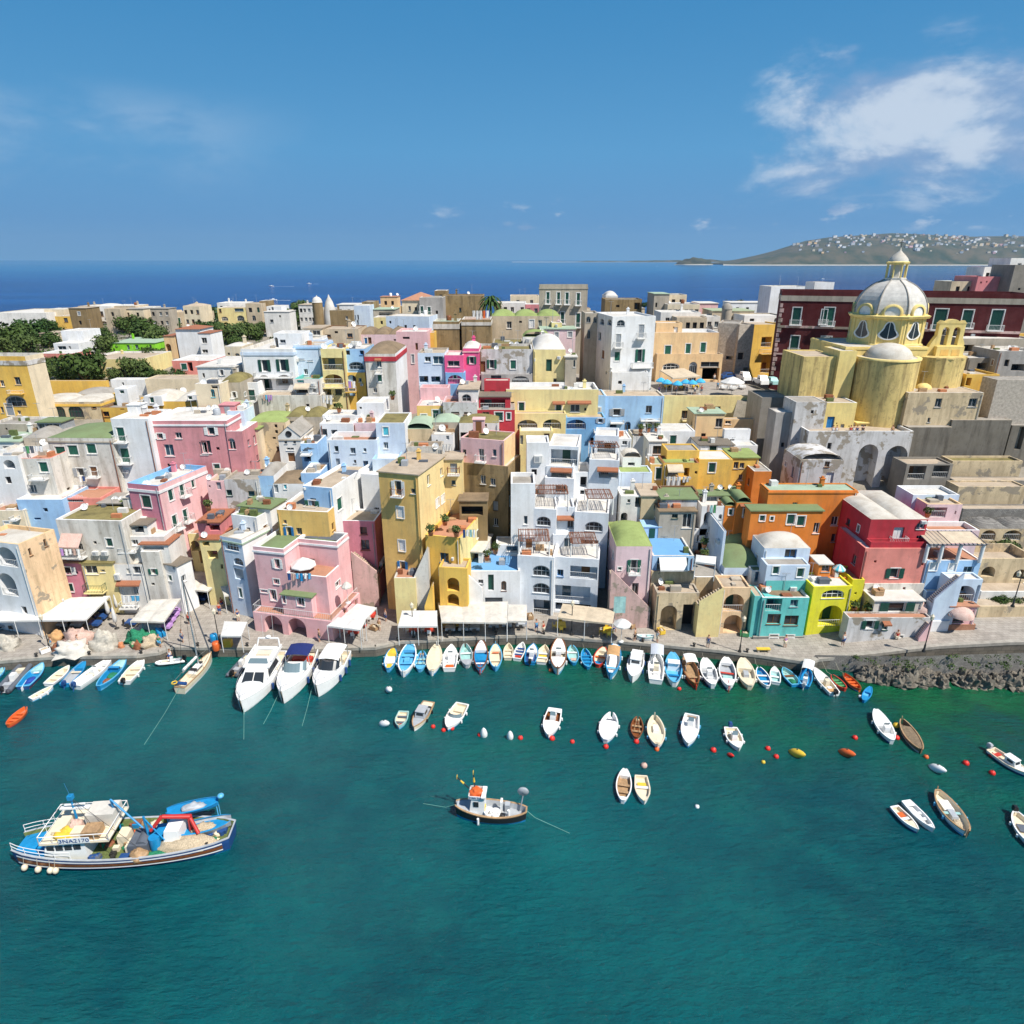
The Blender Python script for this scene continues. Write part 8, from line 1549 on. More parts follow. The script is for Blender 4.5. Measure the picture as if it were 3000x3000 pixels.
tile('K');canopy('small white awning on the patio beside the sky blue house',[(802,736),(978,758),(982,708),(808,692)],10.6,'canvasw',(1,1),8.3)
tile('G');canopy('tan sloping canopy of the piazza cafe',[(606,832),(850,816),(700,756),(490,772)],PZ+3,'canvasb',(2,1),PZ)
def parasol(label,x,y,r_,z,zg,mt,n=8,hgt=.55,stripe=None):
 p=atZ(x,y,z);r=thing('parasol',label,'parasol',(p.x,p.y,zg));dep=p.y*cp+(CAMH-p.z)*sp;R_=r_/TS*dep/FPX;m=MB();H_=z-zg
 m.lathe([(R_,H_-.25),(R_,H_-.1),(R_*.5,H_+hgt*.55),(0,H_+hgt)],n,mi=0,smooth=False)
 if stripe:
  for i in range(0,len(m.f),2):m.m[i]=1
 m.build('canopy',(mt,stripe or mt),r);m=MB();m.tube((0,0,0),(0,0,H_+hgt-.05),.035,n=5);m.lathe([(.35,0),(.35,.08),(.05,.1)],8);m.build('pole','rail',r)
tile('K');parasol('white eight sided parasol at the end of the tan canopy',158,1275,82,3.9,1.3,'canvasw')
tile('D');parasol('big white parasol on the terrace of the pink quay house',895,755,112,9.8,7.4,'canvasw',8,.9);parasol('pale round parasol on the side terrace of the pink quay house',1275,945,48,7.6,5.2,'canvas')
tile('M');parasol('turquoise and white striped parasol on the orange terrace',308,970,54,9.2,7.0,'aqua',12,.5,'canvasw')
tile('G')
for k,(x,y,d)in enumerate(((500,852,'leftmost'),(552,868,'second from left'),(645,880,'low middle'),(716,866,'upper middle'),(776,872,'wide right'),(846,858,'rightmost'))):parasol('bright blue cafe parasol on the piazza, the %s one of six'%d,x,y,46,PZ+2.5,PZ,'cyanu')
parasol('large white parasol over the piazza tables',1130,862,106,PZ+2.7,PZ,'canvasw',8,.9);parasol('dark green parasol on a roof terrace left of the red palazzo',1230,330,80,25.6,23.2,'dkgreen',10)
tile('B')
for x,y,d in((965,1245,'beside the blue clothed tables'),(1042,1190,'against the alley wall'),(1028,1325,'near the piled nets')):
 p=atZ(x,y,1.3);r=thing('folded_parasol','folded white parasol standing '+d,'parasol',p,0,'folded parasols on the left quay');m=MB();m.lathe([(.07,.9),(.22,1.0),(.26,1.6),(.14,2.8),(0,3.1)],9);m.build('cloth','canvasw',r);m=MB();m.tube((0,0,0),(0,0,1.1),.04,n=5);m.lathe([(.3,0),(.3,.09),(0,.1)],8);m.build('pole','iron',r)
def mk_table():
 r=thing('table','','table',(0,0,-50));m=MB();m.box(-.55,-.45,.70,.55,.45,.74);m.build('tabletop','bwood',r)
 for x in(-.48,.48):
  for y in(-.38,.38):m=MB();m.tube((x,y,0),(x,y,.70),.03,n=4);m.build('leg','iron',r)
 return r
def mk_chair(mt):
 r=thing('chair','','chair',(0,0,-50));m=MB();m.box(-.22,-.22,.42,.22,.22,.46);m.build('seat',mt,r);m=MB();m.box(-.22,.19,.46,.22,.23,.9);m.build('backrest',mt,r)
 for x in(-.19,.19):
  for y in(-.19,.19):m=MB();m.tube((x,y,0),(x,y,.42),.022,n=4);m.build('leg',mt,r)
 return r
tb=mk_table();CH={k:mk_chair(k)for k in('iron','bwhite','byellow')};used=set()
CL={}
for k in('bred','bwhite','bnavy','lilacc','bgrey','byellow'):
 m=MB();v=[(-.62,-.52),(.62,-.52),(.62,.52),(-.62,.52)];m.add([(x*.99,y*.99,.755)for x,y in v]+[(x*1.03,y*1.03,.42)for x,y in v],[(0,1,2,3),(0,1,5,4),(1,2,6,5),(2,3,7,6),(3,0,4,7)])
 CL[k]=m.build('tablecloth',k);CL[k].location=(0,0,-50);tag(CL[k],'tablecloth','tablecloth')
CN=dict(bred='red',bwhite='white',bnavy='dark blue',lilacc='purple',bgrey='grey',byellow='yellow')
def seat_group(x,y,cloth,ch,where,z=1.3,rz=0):
 p=atZ(x,y,z);lab='cafe table %s'%where
 if 'T' in used:t=dup(tb,p,rz,lab)
 else:t=tb;used.add('T');t.location=p;t['label']=lab
 t['group']='cafe tables'
 q=CL[cloth]
 if cloth in used:q=q.copy();COL.objects.link(q)
 used.add(cloth);q.location=(p.x,p.y,z);q.rotation_euler=(0,0,rz);tag(q,'%s tablecloth %s'%(CN[cloth],where),'tablecloth','tablecloths')
 for a,w in((0,'behind'),(PI,'before'),(PI/2,'left of')):
  loc=p+Vector((-math.sin(a+rz)*.85,math.cos(a+rz)*.8,0));l2='%s chair %s the table %s'%(dict(iron='black',bwhite='white',byellow='yellow')[ch],w,where)
  if 'c'+ch in used:dup(CH[ch],loc,a+rz,l2,'cafe chairs')
  else:used.add('c'+ch);c_=CH[ch];c_.location=loc;c_.rotation_euler=(0,0,a+rz);c_['label']=l2;c_['group']='cafe chairs'
tile('F')
for x,y,w in((103,1362,'by the lamp under the scalloped canopy'),(240,1358,'right under the scalloped canopy')):seat_group(x,y,'bred','bwhite',w)
for x,y,w in((420,1352,'leftmost under the longest cream canopy'),(536,1350,'second from left under the longest cream canopy'),(632,1346,'third from left under the longest cream canopy'),(800,1322,'deep under the longest cream canopy'),(915,1316,'at the right under the longest cream canopy'),(1035,1312,'under the short cream canopy')):seat_group(x,y,'bgrey','iron',w)
for x,y,w in((1388,1325,'at the left under the tan canopy'),(1800,1372,'at the right under the tan canopy')):seat_group(x,y,'byellow','byellow',w)
tile('D')
for x,y,w in((1180,1372,'left under the pink house canopy'),(1345,1378,'right under the pink house canopy'),(1488,1236,'behind the upper pink house canopy')):seat_group(x,y,'bred','bwhite',w)
tile('B')
for x,y,w in((40,1318,'leftmost under the huge white canopy'),(150,1318,'second under the huge white canopy'),(300,1318,'third under the huge white canopy'),(440,1318,'fourth under the huge white canopy'),(565,1316,'fifth under the huge white canopy'),(690,1316,'last under the huge white canopy')):seat_group(x,y,'bgrey','iron',w)
for x,y,w in((845,1310,'in the sun right of the huge canopy, nearest water'),(900,1250,'in the sun right of the huge canopy, middle'),(940,1195,'in the sun right of the huge canopy, farthest back'),(1165,1300,'at the left of the white net side canopy'),(1640,1080,'in the shade of the beige alley canopy'),(1780,1085,'right in the shade of the beige alley canopy')):seat_group(x,y,'bnavy','iron',w)
for x,y,w in((1550,1192,'farthest back along the net side canopy'),(1530,1232,'second from the back along the net side canopy'),(1497,1282,'third along the net side canopy'),(1468,1335,'nearest the water along the net side canopy')):seat_group(x,y,'lilacc','iron',w)
tile('G')
for x,y,w in((560,930,'left under the blue parasols'),(690,935,'middle under the blue parasols'),(800,930,'right under the blue parasols')):seat_group(x,y,'byellow','iron',w,PZ)
for x,y,w in((1050,935,'left under the white piazza parasol'),(1130,940,'middle under the white piazza parasol'),(1210,930,'right under the white piazza parasol')):seat_group(x,y,'bwhite','bwhite',w,PZ)
for k in CL:
 if k not in used:bpy.data.objects.remove(CL[k])
def lamp(label,x,y,z=1.3,h=4.2,two=False):
 p=atZ(x,y,z);r=thing('street_lamp',label,'street lamp',p,0,'street lamps on the quay');m=MB();m.lathe([(.22,0),(.22,.12),(.12,.3),(.10,.9),(.06,1.0),(.05,h)],8);m.build('post','iron',r)
 for s in((-.4,.4)if two else(0,)):
  m=MB();m.lathe([(.08,h-.1),(.19,h),(.24,h+.42),(.1,h+.6),(0,h+.75)],6,(s,0,0),smooth=False);l_=m.build('lantern','bcream',r)
  if two:m=MB();m.tube((0,0,h-.3),(s,0,h-.08),.04,n=5);m.build('arm','iron',r)
tile('B');lamp('street lamp beside the white net heap',440,1512);lamp('street lamp in front of the arched white house at the left',95,1072);lamp('street lamp before the beige alley canopy',1872,965)
tile('D');lamp('street lamp behind the flybridge yacht',160,1460)
tile('F');lamp('street lamp in front of the scalloped canopy',95,1402);lamp('street lamp standing in front of the tan canopy',1482,1382)
tile('K');lamp('lone street lamp casting a long shadow on the right quay',1190,1530)
tile('M');lamp('street lamp at the foot of the small white stair',1050,1706,2.8);lamp('twin armed lamp in the garden at the right edge',1830,1312,7.0,4.0,True)
tile('G');lamp('street lamp on the piazza beside the statue',1530,935,PZ,5)
p=atZ(1590,925,PZ);r=thing('monument','small statue on a stone column in the piazza','monument',p);m=MB();m.box(-1.1,-1.1,0,1.1,1.1,.5);m.box(-.8,-.8,.5,.8,.8,2.6);m.box(-.95,-.95,2.6,.95,.95,2.9);m.build('base','stone',r);m=MB();m.lathe([(.3,2.9),(.35,3.3),(.22,4.0),(.3,4.5),(.1,4.75),(.15,5.0),(0,5.2)],9);m.build('statue','dgrey',r)
def vehicle(label,x,y,mt,kind,rz):
 p=atZ(x,y,PZ);r=thing('parked_'+('van' if kind=='v' else 'car'),label,'van' if kind=='v' else 'car',p,rz,'vehicles parked on the piazza');m=MB();h=.95 if kind=='c' else 1.1;fbx(m,-2.1,2.1,.85,.82,.35,h,0,.1,.1)
 fbx(m,*((-1.5,1.0,.80,.62,h,1.5,0,.6,.5)if kind=='c' else(-.2,1.7,.80,.70,h,1.95,0,.6,.1)));m.build('body',mt,r);m=MB();t=h+.08
 for s in(-1,1):m.box(-1.0 if kind=='c' else .1,s*.76-.02,t,.5 if kind=='c' else 1.1,s*.76+.03,t+.3)
 xx=.86 if kind=='c' else 1.6;m.add([(xx,-.6,t),(xx,.6,t),(xx-.4,.55,t+.38),(xx-.4,-.55,t+.38)],[(0,1,2,3)]);m.build('windows','glass',r)
 for a in(-1.3,1.3):
  for s in(-1,1):m=MB();m.tube((a,s*.72,.32),(a,s*.9,.32),.32,n=10);m.build('wheel','bblack',r)
tile('G');vehicle('white pick up van behind the white piazza parasol',1215,855,'bwhite','v',R(-80));vehicle('white van facing the piazza',1372,890,'bwhite','v',R(-85));vehicle('small pale blue car beside the white van',1475,890,'bteal','c',R(-85));vehicle('dark blue car parked by the sheeted building',1095,842,'bnavy','c',R(15))
def person_mesh(pose):
 if pose=='stand':P=[(0,0,.95),(0,0,1.2),(0,0,1.45),(0,0,1.55),(0,-.01,1.68),(.10,0,.9),(.11,-.02,.5),(.11,.02,.08),(.11,-.12,.04),(-.10,0,.9),(-.12,.06,.5),(-.12,.1,.08),(-.12,-.04,.04),(.20,0,1.42),(.26,.02,1.15),(.25,-.08,.92),(-.20,0,1.42),(-.26,.02,1.15),(-.24,-.1,.92)]
 else:P=[(0,0,.5),(0,.02,.75),(0,.02,1.0),(0,0,1.1),(0,-.02,1.23),(.10,0,.48),(.12,-.42,.5),(.12,-.42,.1),(.12,-.54,.05),(-.10,0,.48),(-.12,-.42,.5),(-.12,-.40,.1),(-.12,-.52,.05),(.20,0,.97),(.25,-.05,.72),(.20,-.3,.66),(-.20,0,.97),(-.25,-.05,.72),(-.20,-.3,.68)]
 E=[(0,1),(1,2),(2,3),(3,4),(0,5),(5,6),(6,7),(7,8),(0,9),(9,10),(10,11),(11,12),(2,13),(13,14),(14,15),(2,16),(16,17),(17,18)];Rr=[.14,.12,.14,.06,.10,.10,.07,.045,.035,.10,.07,.045,.035,.06,.045,.035,.06,.045,.035]
 def mk(name,idx,grow,mt):
  me=bpy.data.meshes.new(name);mp={v:i for i,v in enumerate(idx)};me.from_pydata([P[i]for i in idx],[(mp[a],mp[b])for a,b in E if a in mp and b in mp],[]);me.materials.append(MATS[mt]);o=bpy.data.objects.new(name,me);COL.objects.link(o)
  s=o.modifiers.new('skin','SKIN')
  for i,v in enumerate(idx):me.skin_vertices[0].data[i].radius=(Rr[v]+grow,)*2
  me.skin_vertices[0].data[0].use_root=True;o.modifiers.new('sub','SUBSURF').render_levels=1;return o
 return mk
PC={}
def person(label,x,y,z,shirt,trousers,pose='stand',rz=0):
 p=atZ(x,y,z)if z else on_ground(x,y);k=(pose,shirt,trousers)
 r=thing('person',label,'person',p,rz,'people out in the sun');mk=person_mesh(pose)
 for nm,idx,g,mt in(('body',list(range(19)),0,'skin'),('shirt',[1,0,2,13,16],.022,shirt),('trousers',[0,5,6,9,10],.022,trousers)):o=mk(nm,idx,g,mt);o.parent=r
 m=MB();h=1.72 if pose=='stand' else 1.27;m.ball((0,.02,h),.115,.12,.10,8,5);m.build('hair','bbrown',r)
tile('B');person('person in a red shirt on the left slipway',1668,1290,1.3,'bred','bblack');person('person in a green shirt at the edge of the left quay',1410,1490,1.3,'bgreen','bsky');person('person sitting on the small white inflatable dinghy',1500,1590,.25,'bwhite','bnavy','sit')
tile('K');person('bare armed person walking past the skiff laid up on the quay',268,1432,1.3,'tan','bblack',rz=1)
tile('D');person('person in dark clothes pushing a bicycle by the pink house corner',1042,1440,1.3,'bblack','bdgrey',rz=2);person('person in red sitting under the pale pink canopy',180,1130,1.3,'bred','bnavy','sit',1);person('person in white standing at the pale pink canopy',268,1120,1.3,'bwhite','bnavy');person('person in white sitting at the pink house corner tables',1440,1325,1.3,'bwhite','bred','sit',4)
tile('F');person('person in white sitting under the short cream canopy',1062,1305,1.3,'bwhite','bnavy','sit',1.5);person('person in pale blue sitting under the tan canopy',1840,1350,1.3,'bteal','bnavy','sit',1.5)
tile('G')
for x,y,s,w in((965,868,'bwhite','in white outside the piazza shop front'),(852,975,'bred','in red at the right of the blue parasols'),(722,978,'bnavy','in dark blue behind the piazza parapet'),(630,978,'bred','in red behind the piazza parapet'),(795,978,'bwhite','in white behind the piazza parapet'),(995,935,'bsky','in blue left of the white piazza parasol'),(1655,915,'bwhite','in white beside the statue'),(480,978,'lilacc','in purple at the left of the piazza parapet')):person('person '+w,x,y,PZ,s,'bdgrey')
tile('L')
tz=atY(500,1735,102.3).z
for x,s,w in((245,'bwhite','waving beside the blue canonry door'),(275,'bwhite','in white at the church terrace rail'),(398,'bred','first in the group on the church terrace'),(425,'bwhite','second in the group on the church terrace'),(455,'bnavy','third in the group on the church terrace'),(505,'bblack','in black by the dark terrace door'),(765,'tan','alone at the right of the church terrace')):q=atY(x,1720,102.4);person('person '+w,x,1735,q.z-.2,s,'bdgrey')
tile('U')
for x,y,s,w in((150,1222,'bwhite','in white at the left quay heaps'),(100,1226,'bsky','in blue at the left quay heaps'),(345,1212,'bwhite','in white on the slipway'),(415,1160,'bred','in red by the alley mouth'),(450,1172,'bnavy','in dark blue by the alley mouth'),(716,1190,'tan','right of the pink house canopies'),(728,1172,'bwhite','in white right of the pink house canopies'),(1012,1192,'bsky','between the cream and tan canopies'),(1025,1196,'bred','in red between the cream and tan canopies'),(1240,1212,'bwhite','in white in front of the cellar openings'),(1335,1222,'bnavy','by the lone street lamp'),(1480,1222,'lilacc','in purple in front of the turquoise house'),(1590,1218,'bwhite','in white by the lemon yellow porch'),(1690,1213,'bred','in red on the right promenade')):person('person '+w,x,y,1.3 if x<1560 else 2.0,s,random.choice(('bdgrey','bnavy','bcream')),rz=x)
tile('B')
for x,y,w,h,mt,lb in((75,1490,210,1.5,'bag','cream tarp covered heap at the left edge of the quay'),(500,1425,130,1.2,'tan','small brown net heap behind the lamp'),(705,1440,270,1.6,'pinknet','long pale pink net heap'),(640,1535,290,1.3,'canvas','white tarp covered heap by the quay edge'),(935,1480,230,2.0,'bag','tall cream tarp covered heap'),(510,1520,90,1.0,'rust','dark red net heap at the foot of the lamp'),(1245,1430,250,1.3,'netgreen','green net heap spilling towards the white canopy'),(1310,1360,260,1.3,'greyp','grey tarp heap behind the green nets'),(1410,1395,90,1.2,'bblue','blue tarp heap right of the green nets'),(1330,1470,160,1.2,'net','tan net heap in front of the green nets'),(1215,1500,80,.9,'rust','rusty net heap beside the green nets'),(1068,1490,50,.7,'terra','small round terracotta coloured bundle by the green nets')):
 p=atZ(x,y,1.3);k=w/3*(p.y*cp+44*sp)/FPX;r=thing('net_heap',lb,'net heap',p,0,'nets and tarps piled on the left quay');heap_mesh(k,k*.75,h,x*.01,rough=.5).build('heap',mt,r)
for x,y,mt,lb in((1885,1440,'bblue','blue barrel on the slipway'),(1905,1510,'borange','orange bucket standing by the slipway edge')):p=atZ(x,y,1.3);r=thing('barrel',lb,'barrel',p);m=MB();m.lathe([(.4,0),(.45,.3),(.45,.8),(.4,1.05),(0,1.05)],12);m.build('drum',mt,r)
tile('D');p=atZ(235,1480,1.3);r=thing('crate_stack','stack of yellow fish crates beside the stall canopy','crate',p);[(m:=MB(),m.box(-.5,-.35,.3*i,.5,.35,.3*i+.27),m.build('crate','byellow',r))for i in range(3)]
tile('K');p=atZ(1395,1530,1.3);r=thing('quay_bench','olive yellow bench near the quay edge','bench',p);m=MB();m.box(-.8,-.25,.4,.8,.25,.5);m.build('seat','byellow',r);[(m:=MB(),m.box(x-.1,-.2,0,x+.1,.2,.4),m.build('leg','stone',r))for x in(-.6,.6)]
def washing(label,x0,x1,y,Y,cols,h=1.0):
 a,b=atY(x0,y,Y),atY(x1,y,Y);r=thing('clothes_line',label,'washing',a,0,'washing hung out to dry');m=MB();m.tube((0,0,0),b-a,.012,n=3);m.build('line','rope',r);n=len(cols)
 for i,c in enumerate(cols):
  p=(b-a)*((i+.08)/n);q=(b-a)*((i+.88)/n);hh=h*random.uniform(.7,1.1);m=MB();V=[[p+(q-p)*u_/4+Vector((0,.05*math.sin(u_*2+v_),-hh*v_/3))for u_ in range(5)]for v_ in range(4)]
  [m.add([V[v_][u_],V[v_][u_+1],V[v_+1][u_+1],V[v_+1][u_]],[(0,1,2,3)],0,True)for v_ in range(3)for u_ in range(4)];m.build('cloth',c,r)
WH=['canvasw']*3
tile('D');washing('blue and pink washing on the pink quay house',750,965,838,72.6,['bnavy','pinknet','bsky','bblue','bwhite','bsky'])
tile('C');washing('pink and purple washing under the large quoined house',535,620,980,104.2,['pinknet','bsky','lilacc','lilacc']);washing('white bed sheets below the mural terrace',1055,1150,985,103.5,WH,1.4);washing('lilac blankets on the yellow laundry balcony',1285,1355,860,107.6,['lilacc','bwhite'],1.2)
tile('G');washing('large white bed sheets under the striped awning of the yellow house',550,680,1698,91.2,WH,2.6);washing('white washing right of the large bed sheets',690,750,1698,91.2,WH[:2],1.0)
tile('K');washing('pale blue sheet hung on the lilac stair house',80,210,1042,72.6,['bteal'],2.3);washing('pink and green washing in the white courtyard',905,990,240,82.6,['pinknet','bteal','bgreen'],1.2)
tile('F');washing('dark blue and white washing on the yellow roof terrace wall',525,640,455,75.2,['bnavy','bwhite','bteal','bwhite'],1.0)
tile('E');washing('white washing behind the tall yellow house roof',345,435,1415,88.6,WH);washing('white and orange washing on the tuff bastion terrace',610,760,240,132,WH+['borange','bwhite'],1.6)
tile('B');washing('pale washing on the balcony with the striped awning',520,700,625,76.2,['lilacc','bwhite','bwhite','pinknet','bwhite'],.9);washing('blue and white washing at the arched kitchen window',1060,1225,1035,76.2,['bwhite','bwhite','bsky','bsky'],1.0)
tile('A');washing('green and white washing on the salmon rimmed terrace',230,400,1470,86.5,['bgreen','bdgrey','bwhite','bwhite'],1.0);washing('dark washing at the open shutters of the weathered sage roofed house',735,800,1755,88.2,['bwhite','bnavy'],1.0)
# trees and plants
def leafmat(name,a,b):
 m,nt,bs=mat_base(name);o=nt.nodes.new('ShaderNodeObjectInfo');f=noise_n(nt,tex_obj(nt),1.1,3,.6);c=mixc(nt,maprange(nt,f,.35,.65),a,b);c=mixc(nt,.25,c,mixc(nt,o.outputs['Random'],(.02,.05,.01),(.11,.12,.02)))
 nt.links.new(c,bs.inputs['Base Color']);bs.inputs['Roughness'].default_value=.7;bs.inputs['Specular IOR Level'].default_value=.2;MATS[name]=m
leafmat('leaf',(.022,.058,.014),(.055,.105,.022));leafmat('leaf_pale',(.06,.10,.03),(.11,.15,.04))
def crown(seed,n=1500,leaf='leaf',sq=.75,ls=.085):
 rnd=random.Random(seed);m=MB();lob=[(Vector((rnd.uniform(-.55,.55),rnd.uniform(-.55,.55),rnd.uniform(-.25,.5)*sq)),rnd.uniform(.32,.6))for _ in range(13)]
 for i in range(n):
  c,r_=lob[i%len(lob)];d=Vector((rnd.gauss(0,1),rnd.gauss(0,1),rnd.gauss(0,1))).normalized();p=c+Vector((d.x,d.y,d.z*.8))*r_*rnd.uniform(.62,1.05);s=ls*rnd.uniform(.6,1.5)
  nrm=(d+Vector((rnd.gauss(0,.5),rnd.gauss(0,.5),rnd.gauss(0,.5)))).normalized();t=nrm.orthogonal().normalized();b_=nrm.cross(t);a=rnd.uniform(0,6.3);t,b_=t*math.cos(a)+b_*math.sin(a),b_*math.cos(a)-t*math.sin(a)
  m.add([p-t*s,p-b_*s*.6,p+t*s,p+b_*s*.6],[(0,1,2,3)])
 return m
def mk_tree(seed,leaf,n=1500):
 r=thing('tree','','tree',(0,0,-60));m=MB();m.tube((0,0,-1.5),(.03,0,-.35),.07,.05,7)
 for a in range(5):m.tube((.03,0,-.5),(.45*math.cos(a*1.26),.45*math.sin(a*1.26),.15),.035,.012,5)
 m.build('trunk','bwood',r);crown(seed,n,leaf).build('crown',leaf,r);return r
TP=[mk_tree(3,'leaf'),mk_tree(8,'leaf'),mk_tree(21,'leaf_pale')];tused=set();tn=0
KIND=('dark dense tree','dark green spreading tree','paler green tree')
def tree(x,y,r_,where,k=None,nm='tree'):
 """crown centre at a pixel, crown radius in survey pixels"""
 global tn
 k=tn%3 if k is None else k;tn+=1;d=ray(x,y).normalized();t=60
 while t<500:
  p=CAM+d*t;dep=p.y*cp+(CAMH-p.z)*sp;R_=r_/TS*dep/FPX
  if p.z-R_*.8<T(p.x,p.y):break
  t+=.6
 lab='%s %s'%(KIND[k],where)
 if k in tused:o=dup(TP[k],p,random.uniform(0,6),lab,'garden trees',R_*1.45)
 else:tused.add(k);o=TP[k];o.location=p;o['label']=lab;o['group']='garden trees';o.scale=(R_*1.45,)*3
tile('A')
for x,y,r_,w in((130,440,130,'at the left edge below the skyline'),(300,390,120,'below the yellow skyline house'),(30,530,110,'at the far left above the ochre apartment house'),(430,350,80,'touching the yellow skyline house'),(450,470,80,'left of the white villa'),(250,510,90,'in front of the left tree group'),(1210,330,90,'under the grey skyline house'),(1330,370,110,'above the lime green bungalow'),(1460,440,90,'right of the lime green bungalow'),(1120,345,60,'below the half round window house'),(1600,320,70,'under the long beige skyline house'),(1910,255,60,'beside the long beige skyline house'),(780,735,165,'biggest in the walled garden'),(470,690,70,'under the terracotta porch'),(450,780,80,'behind the tall yellow wall'),(620,810,80,'left of the biggest garden tree'),(920,800,60,'right of the biggest garden tree'),(1000,515,90,'left of the lime green bungalow roof'),(880,490,65,'behind the white villa roof'),(950,415,60,'behind the white windowless block'),(1290,745,105,'right of the low yellow and white house'),(1410,620,85,'below the lime green bungalow'),(1400,780,60,'beside the garden path'),(1080,800,60,'in front of the low yellow and white house'),(1100,520,50,'in front of the lime green bungalow'),(1690,780,60,'beside the salmon house'),(1520,800,45,'at the foot of the garden path')):tree(x,y,r_,w)
tile('C')
for x,y,r_,w in((60,280,80,'left of the far yellow villa'),(200,330,60,'in front of the far yellow villa'),(330,340,40,'at the right of the far yellow villa'),(395,345,36,'below the cream arched skyline house'),(595,350,70,'below the arched white skyline house'),(500,310,50,'left of the low white garden house'),(790,310,105,'tallest in the middle skyline group'),(900,240,75,'left of the domed skyline turret'),(850,215,60,'back in the middle skyline group'),(930,310,60,'under the domed skyline turret'),(1065,270,72,'in front of the white cone roof'),(260,450,100,'behind the orange jar roof'),(110,420,80,'at the left behind the large quoined house'),(170,590,50,'beside the low domed cream house'),(400,425,80,'behind the large quoined house'),(530,390,50,'right behind the large quoined house'),(700,330,50,'between the garden house and the middle group'),(60,560,60,'left of the flat lime roof house'),(300,520,55,'in front of the low domed cream house'),(470,440,65,'left behind the roof of the large quoined house'),(610,300,50,'right of the low white garden house'),(40,400,70,'beside the tiled white garden house')):tree(x,y,r_,w)
tile('G')
for x,y,r_,w in((1130,205,60,'left on the right skyline'),(1215,200,48,'second on the right skyline'),(1490,195,68,'beside the dark red palazzo'),(350,190,26,'behind the rusty tuff wall house')):tree(x,y,r_,w)
tile('M')
for x,y,r_,w in((1690,790,85,'shrubby, in front of the crumbling vaults'),(1790,810,70,'shrubby, right in front of the crumbling vaults'),(1700,1260,60,'bushy, in the promenade garden'),(1830,1275,50,'bushy, below the twin armed lamp')):tree(x,y,r_,w)
tile('B')
for x,y,r_,w in((1840,190,50,'terrace bush beside the mauve shaded corner house'),(1790,250,45,'terrace bush under the mauve shaded corner house'),(1880,230,45,'terrace bush left of the grey peeling house'),(1400,1065,45,'bush at the foot of the slanted white house'),(1510,960,45,'climber on the slanted white house'),(960,115,30,'terrace bush left of the mauve shaded corner house')):tree(x,y,r_,w,1)
tile('D');[tree(x,y,r_,w,2)for x,y,r_,w in((75,195,40,'terrace plant left of the grey peeling house'),(160,245,40,'terrace plant under the grey peeling house'),(240,195,40,'spiky terrace plant under the grey peeling house'))]
tile('E');[tree(x,y,r_,w,1)for x,y,r_,w in((1120,1700,55,'bush beside the yellow shed and white side terrace'),(1320,765,32,'bush on the yellow domed house terrace'),(1405,765,34,'right hand bush on the yellow domed house terrace'))]
tile('E');p=atY(770,140,185);r=thing('palm_tree','single tall palm tree against the sea on the skyline','palm tree',(p.x,p.y,p.z));m=MB();m.tube((0,0,-9),(0,0,0),.32,.24,8);m.build('trunk','bwood',r);m=MB()
for i in range(46):
 a=i*2.4;e=-.5+1.5*(i/46);d=Vector((math.cos(a),math.sin(a),0));pts=[Vector((0,0,0))+d*(3.6*t)*(.55+.45*math.cos(e))+Vector((0,0,3.2*t*math.sin(e)+.8*t-3.2*t*t))for t in(0,.25,.5,.75,1)];s=d.cross(Vector((0,0,1)))
 for u_,v_ in zip(pts,pts[1:]):m.add([u_-s*.28,v_-s*.22,v_,u_],[(0,1,2,3)]);m.add([u_+s*.28,v_+s*.22,v_,u_],[(0,1,2,3)])
m.build('fronds','leaf',r)
pot=thing('potted_plant','','potted plant',(0,0,-70));m=MB();m.lathe([(.0,0),(.2,0),(.28,.42),(.30,.45),(.22,.42)],10);m.build('pot','terra',pot);m=crown(5,160,'leaf_pale',1,.2);[v.__imul__(.5)for v in m.v];[setattr(v,'z',v.z+.75)for v in m.v];m.build('foliage','leaf_pale',pot)
PP=[('F',245,480,75.6,'at the left corner of the terracotta roof terrace'),('F',370,390,79,'against the tall yellow house on the roof terrace'),('F',470,490,75.6,'at the front of the terracotta roof terrace'),('F',740,700,77,'left on the blue roof terrace'),('F',815,640,79,'back on the blue roof terrace'),('K',880,690,78.5,'on the white patio'),('K',880,590,81,'farther back on the white patio'),('G',320,1290,108.4,'left in the row on the white terrace wall'),('G',390,1285,108.4,'middle of the row on the white terrace wall'),('G',460,1280,108.4,'right in the row on the white terrace wall'),('M',1085,500,80,'on the lilac terrace house'),('M',440,1330,71.6,'left above the peeling white front'),('M',560,1350,71.4,'right above the peeling white front'),('C',1680,1000,103,'on the yellow pergola terrace'),('C',1210,1110,101.5,'on the white roof terrace under the sheets'),('D',60,260,79.6,'on the orange tiled roof')]
for i,(t_,x,y,Y_,w)in enumerate(PP):
 tile(t_);q=atY(x,y,Y_)-Vector((0,0,.4));lb='potted plant '+w
 if i:dup(pot,q,i,lb,'potted plants on terraces',1.3)
 else:pot.location=q;pot['label']=lb;pot['group']='potted plants on terraces';pot.scale=(1.3,)*3
tile('C');p=atY(1022,215,215);r=thing('domed_turret','round tuff turret with a white dome beside a white cone on the skyline','turret',p);s=42/3*217/FPX;m=MB();m.lathe([(s,-7),(s,1.6)],16);m.build('wall','tuff',r);m=MB();m.lathe([(s*1.05,1.6)]+[(s*math.cos(t*PI/14),1.6+s*1.1*math.sin(t*PI/14))for t in range(8)],16);m.lathe([(.2,1.5+s*1.1),(.1,2.0+s*1.1)],6);m.build('dome','rclean',r);m=MB();m.lathe([(s*1.3,-5),(s*1.2,-1),(s*.7,1.8),(s*.2,3.2),(.1,3.9)],16,(2.2*s,1,0));m.build('cone','rclean',r)
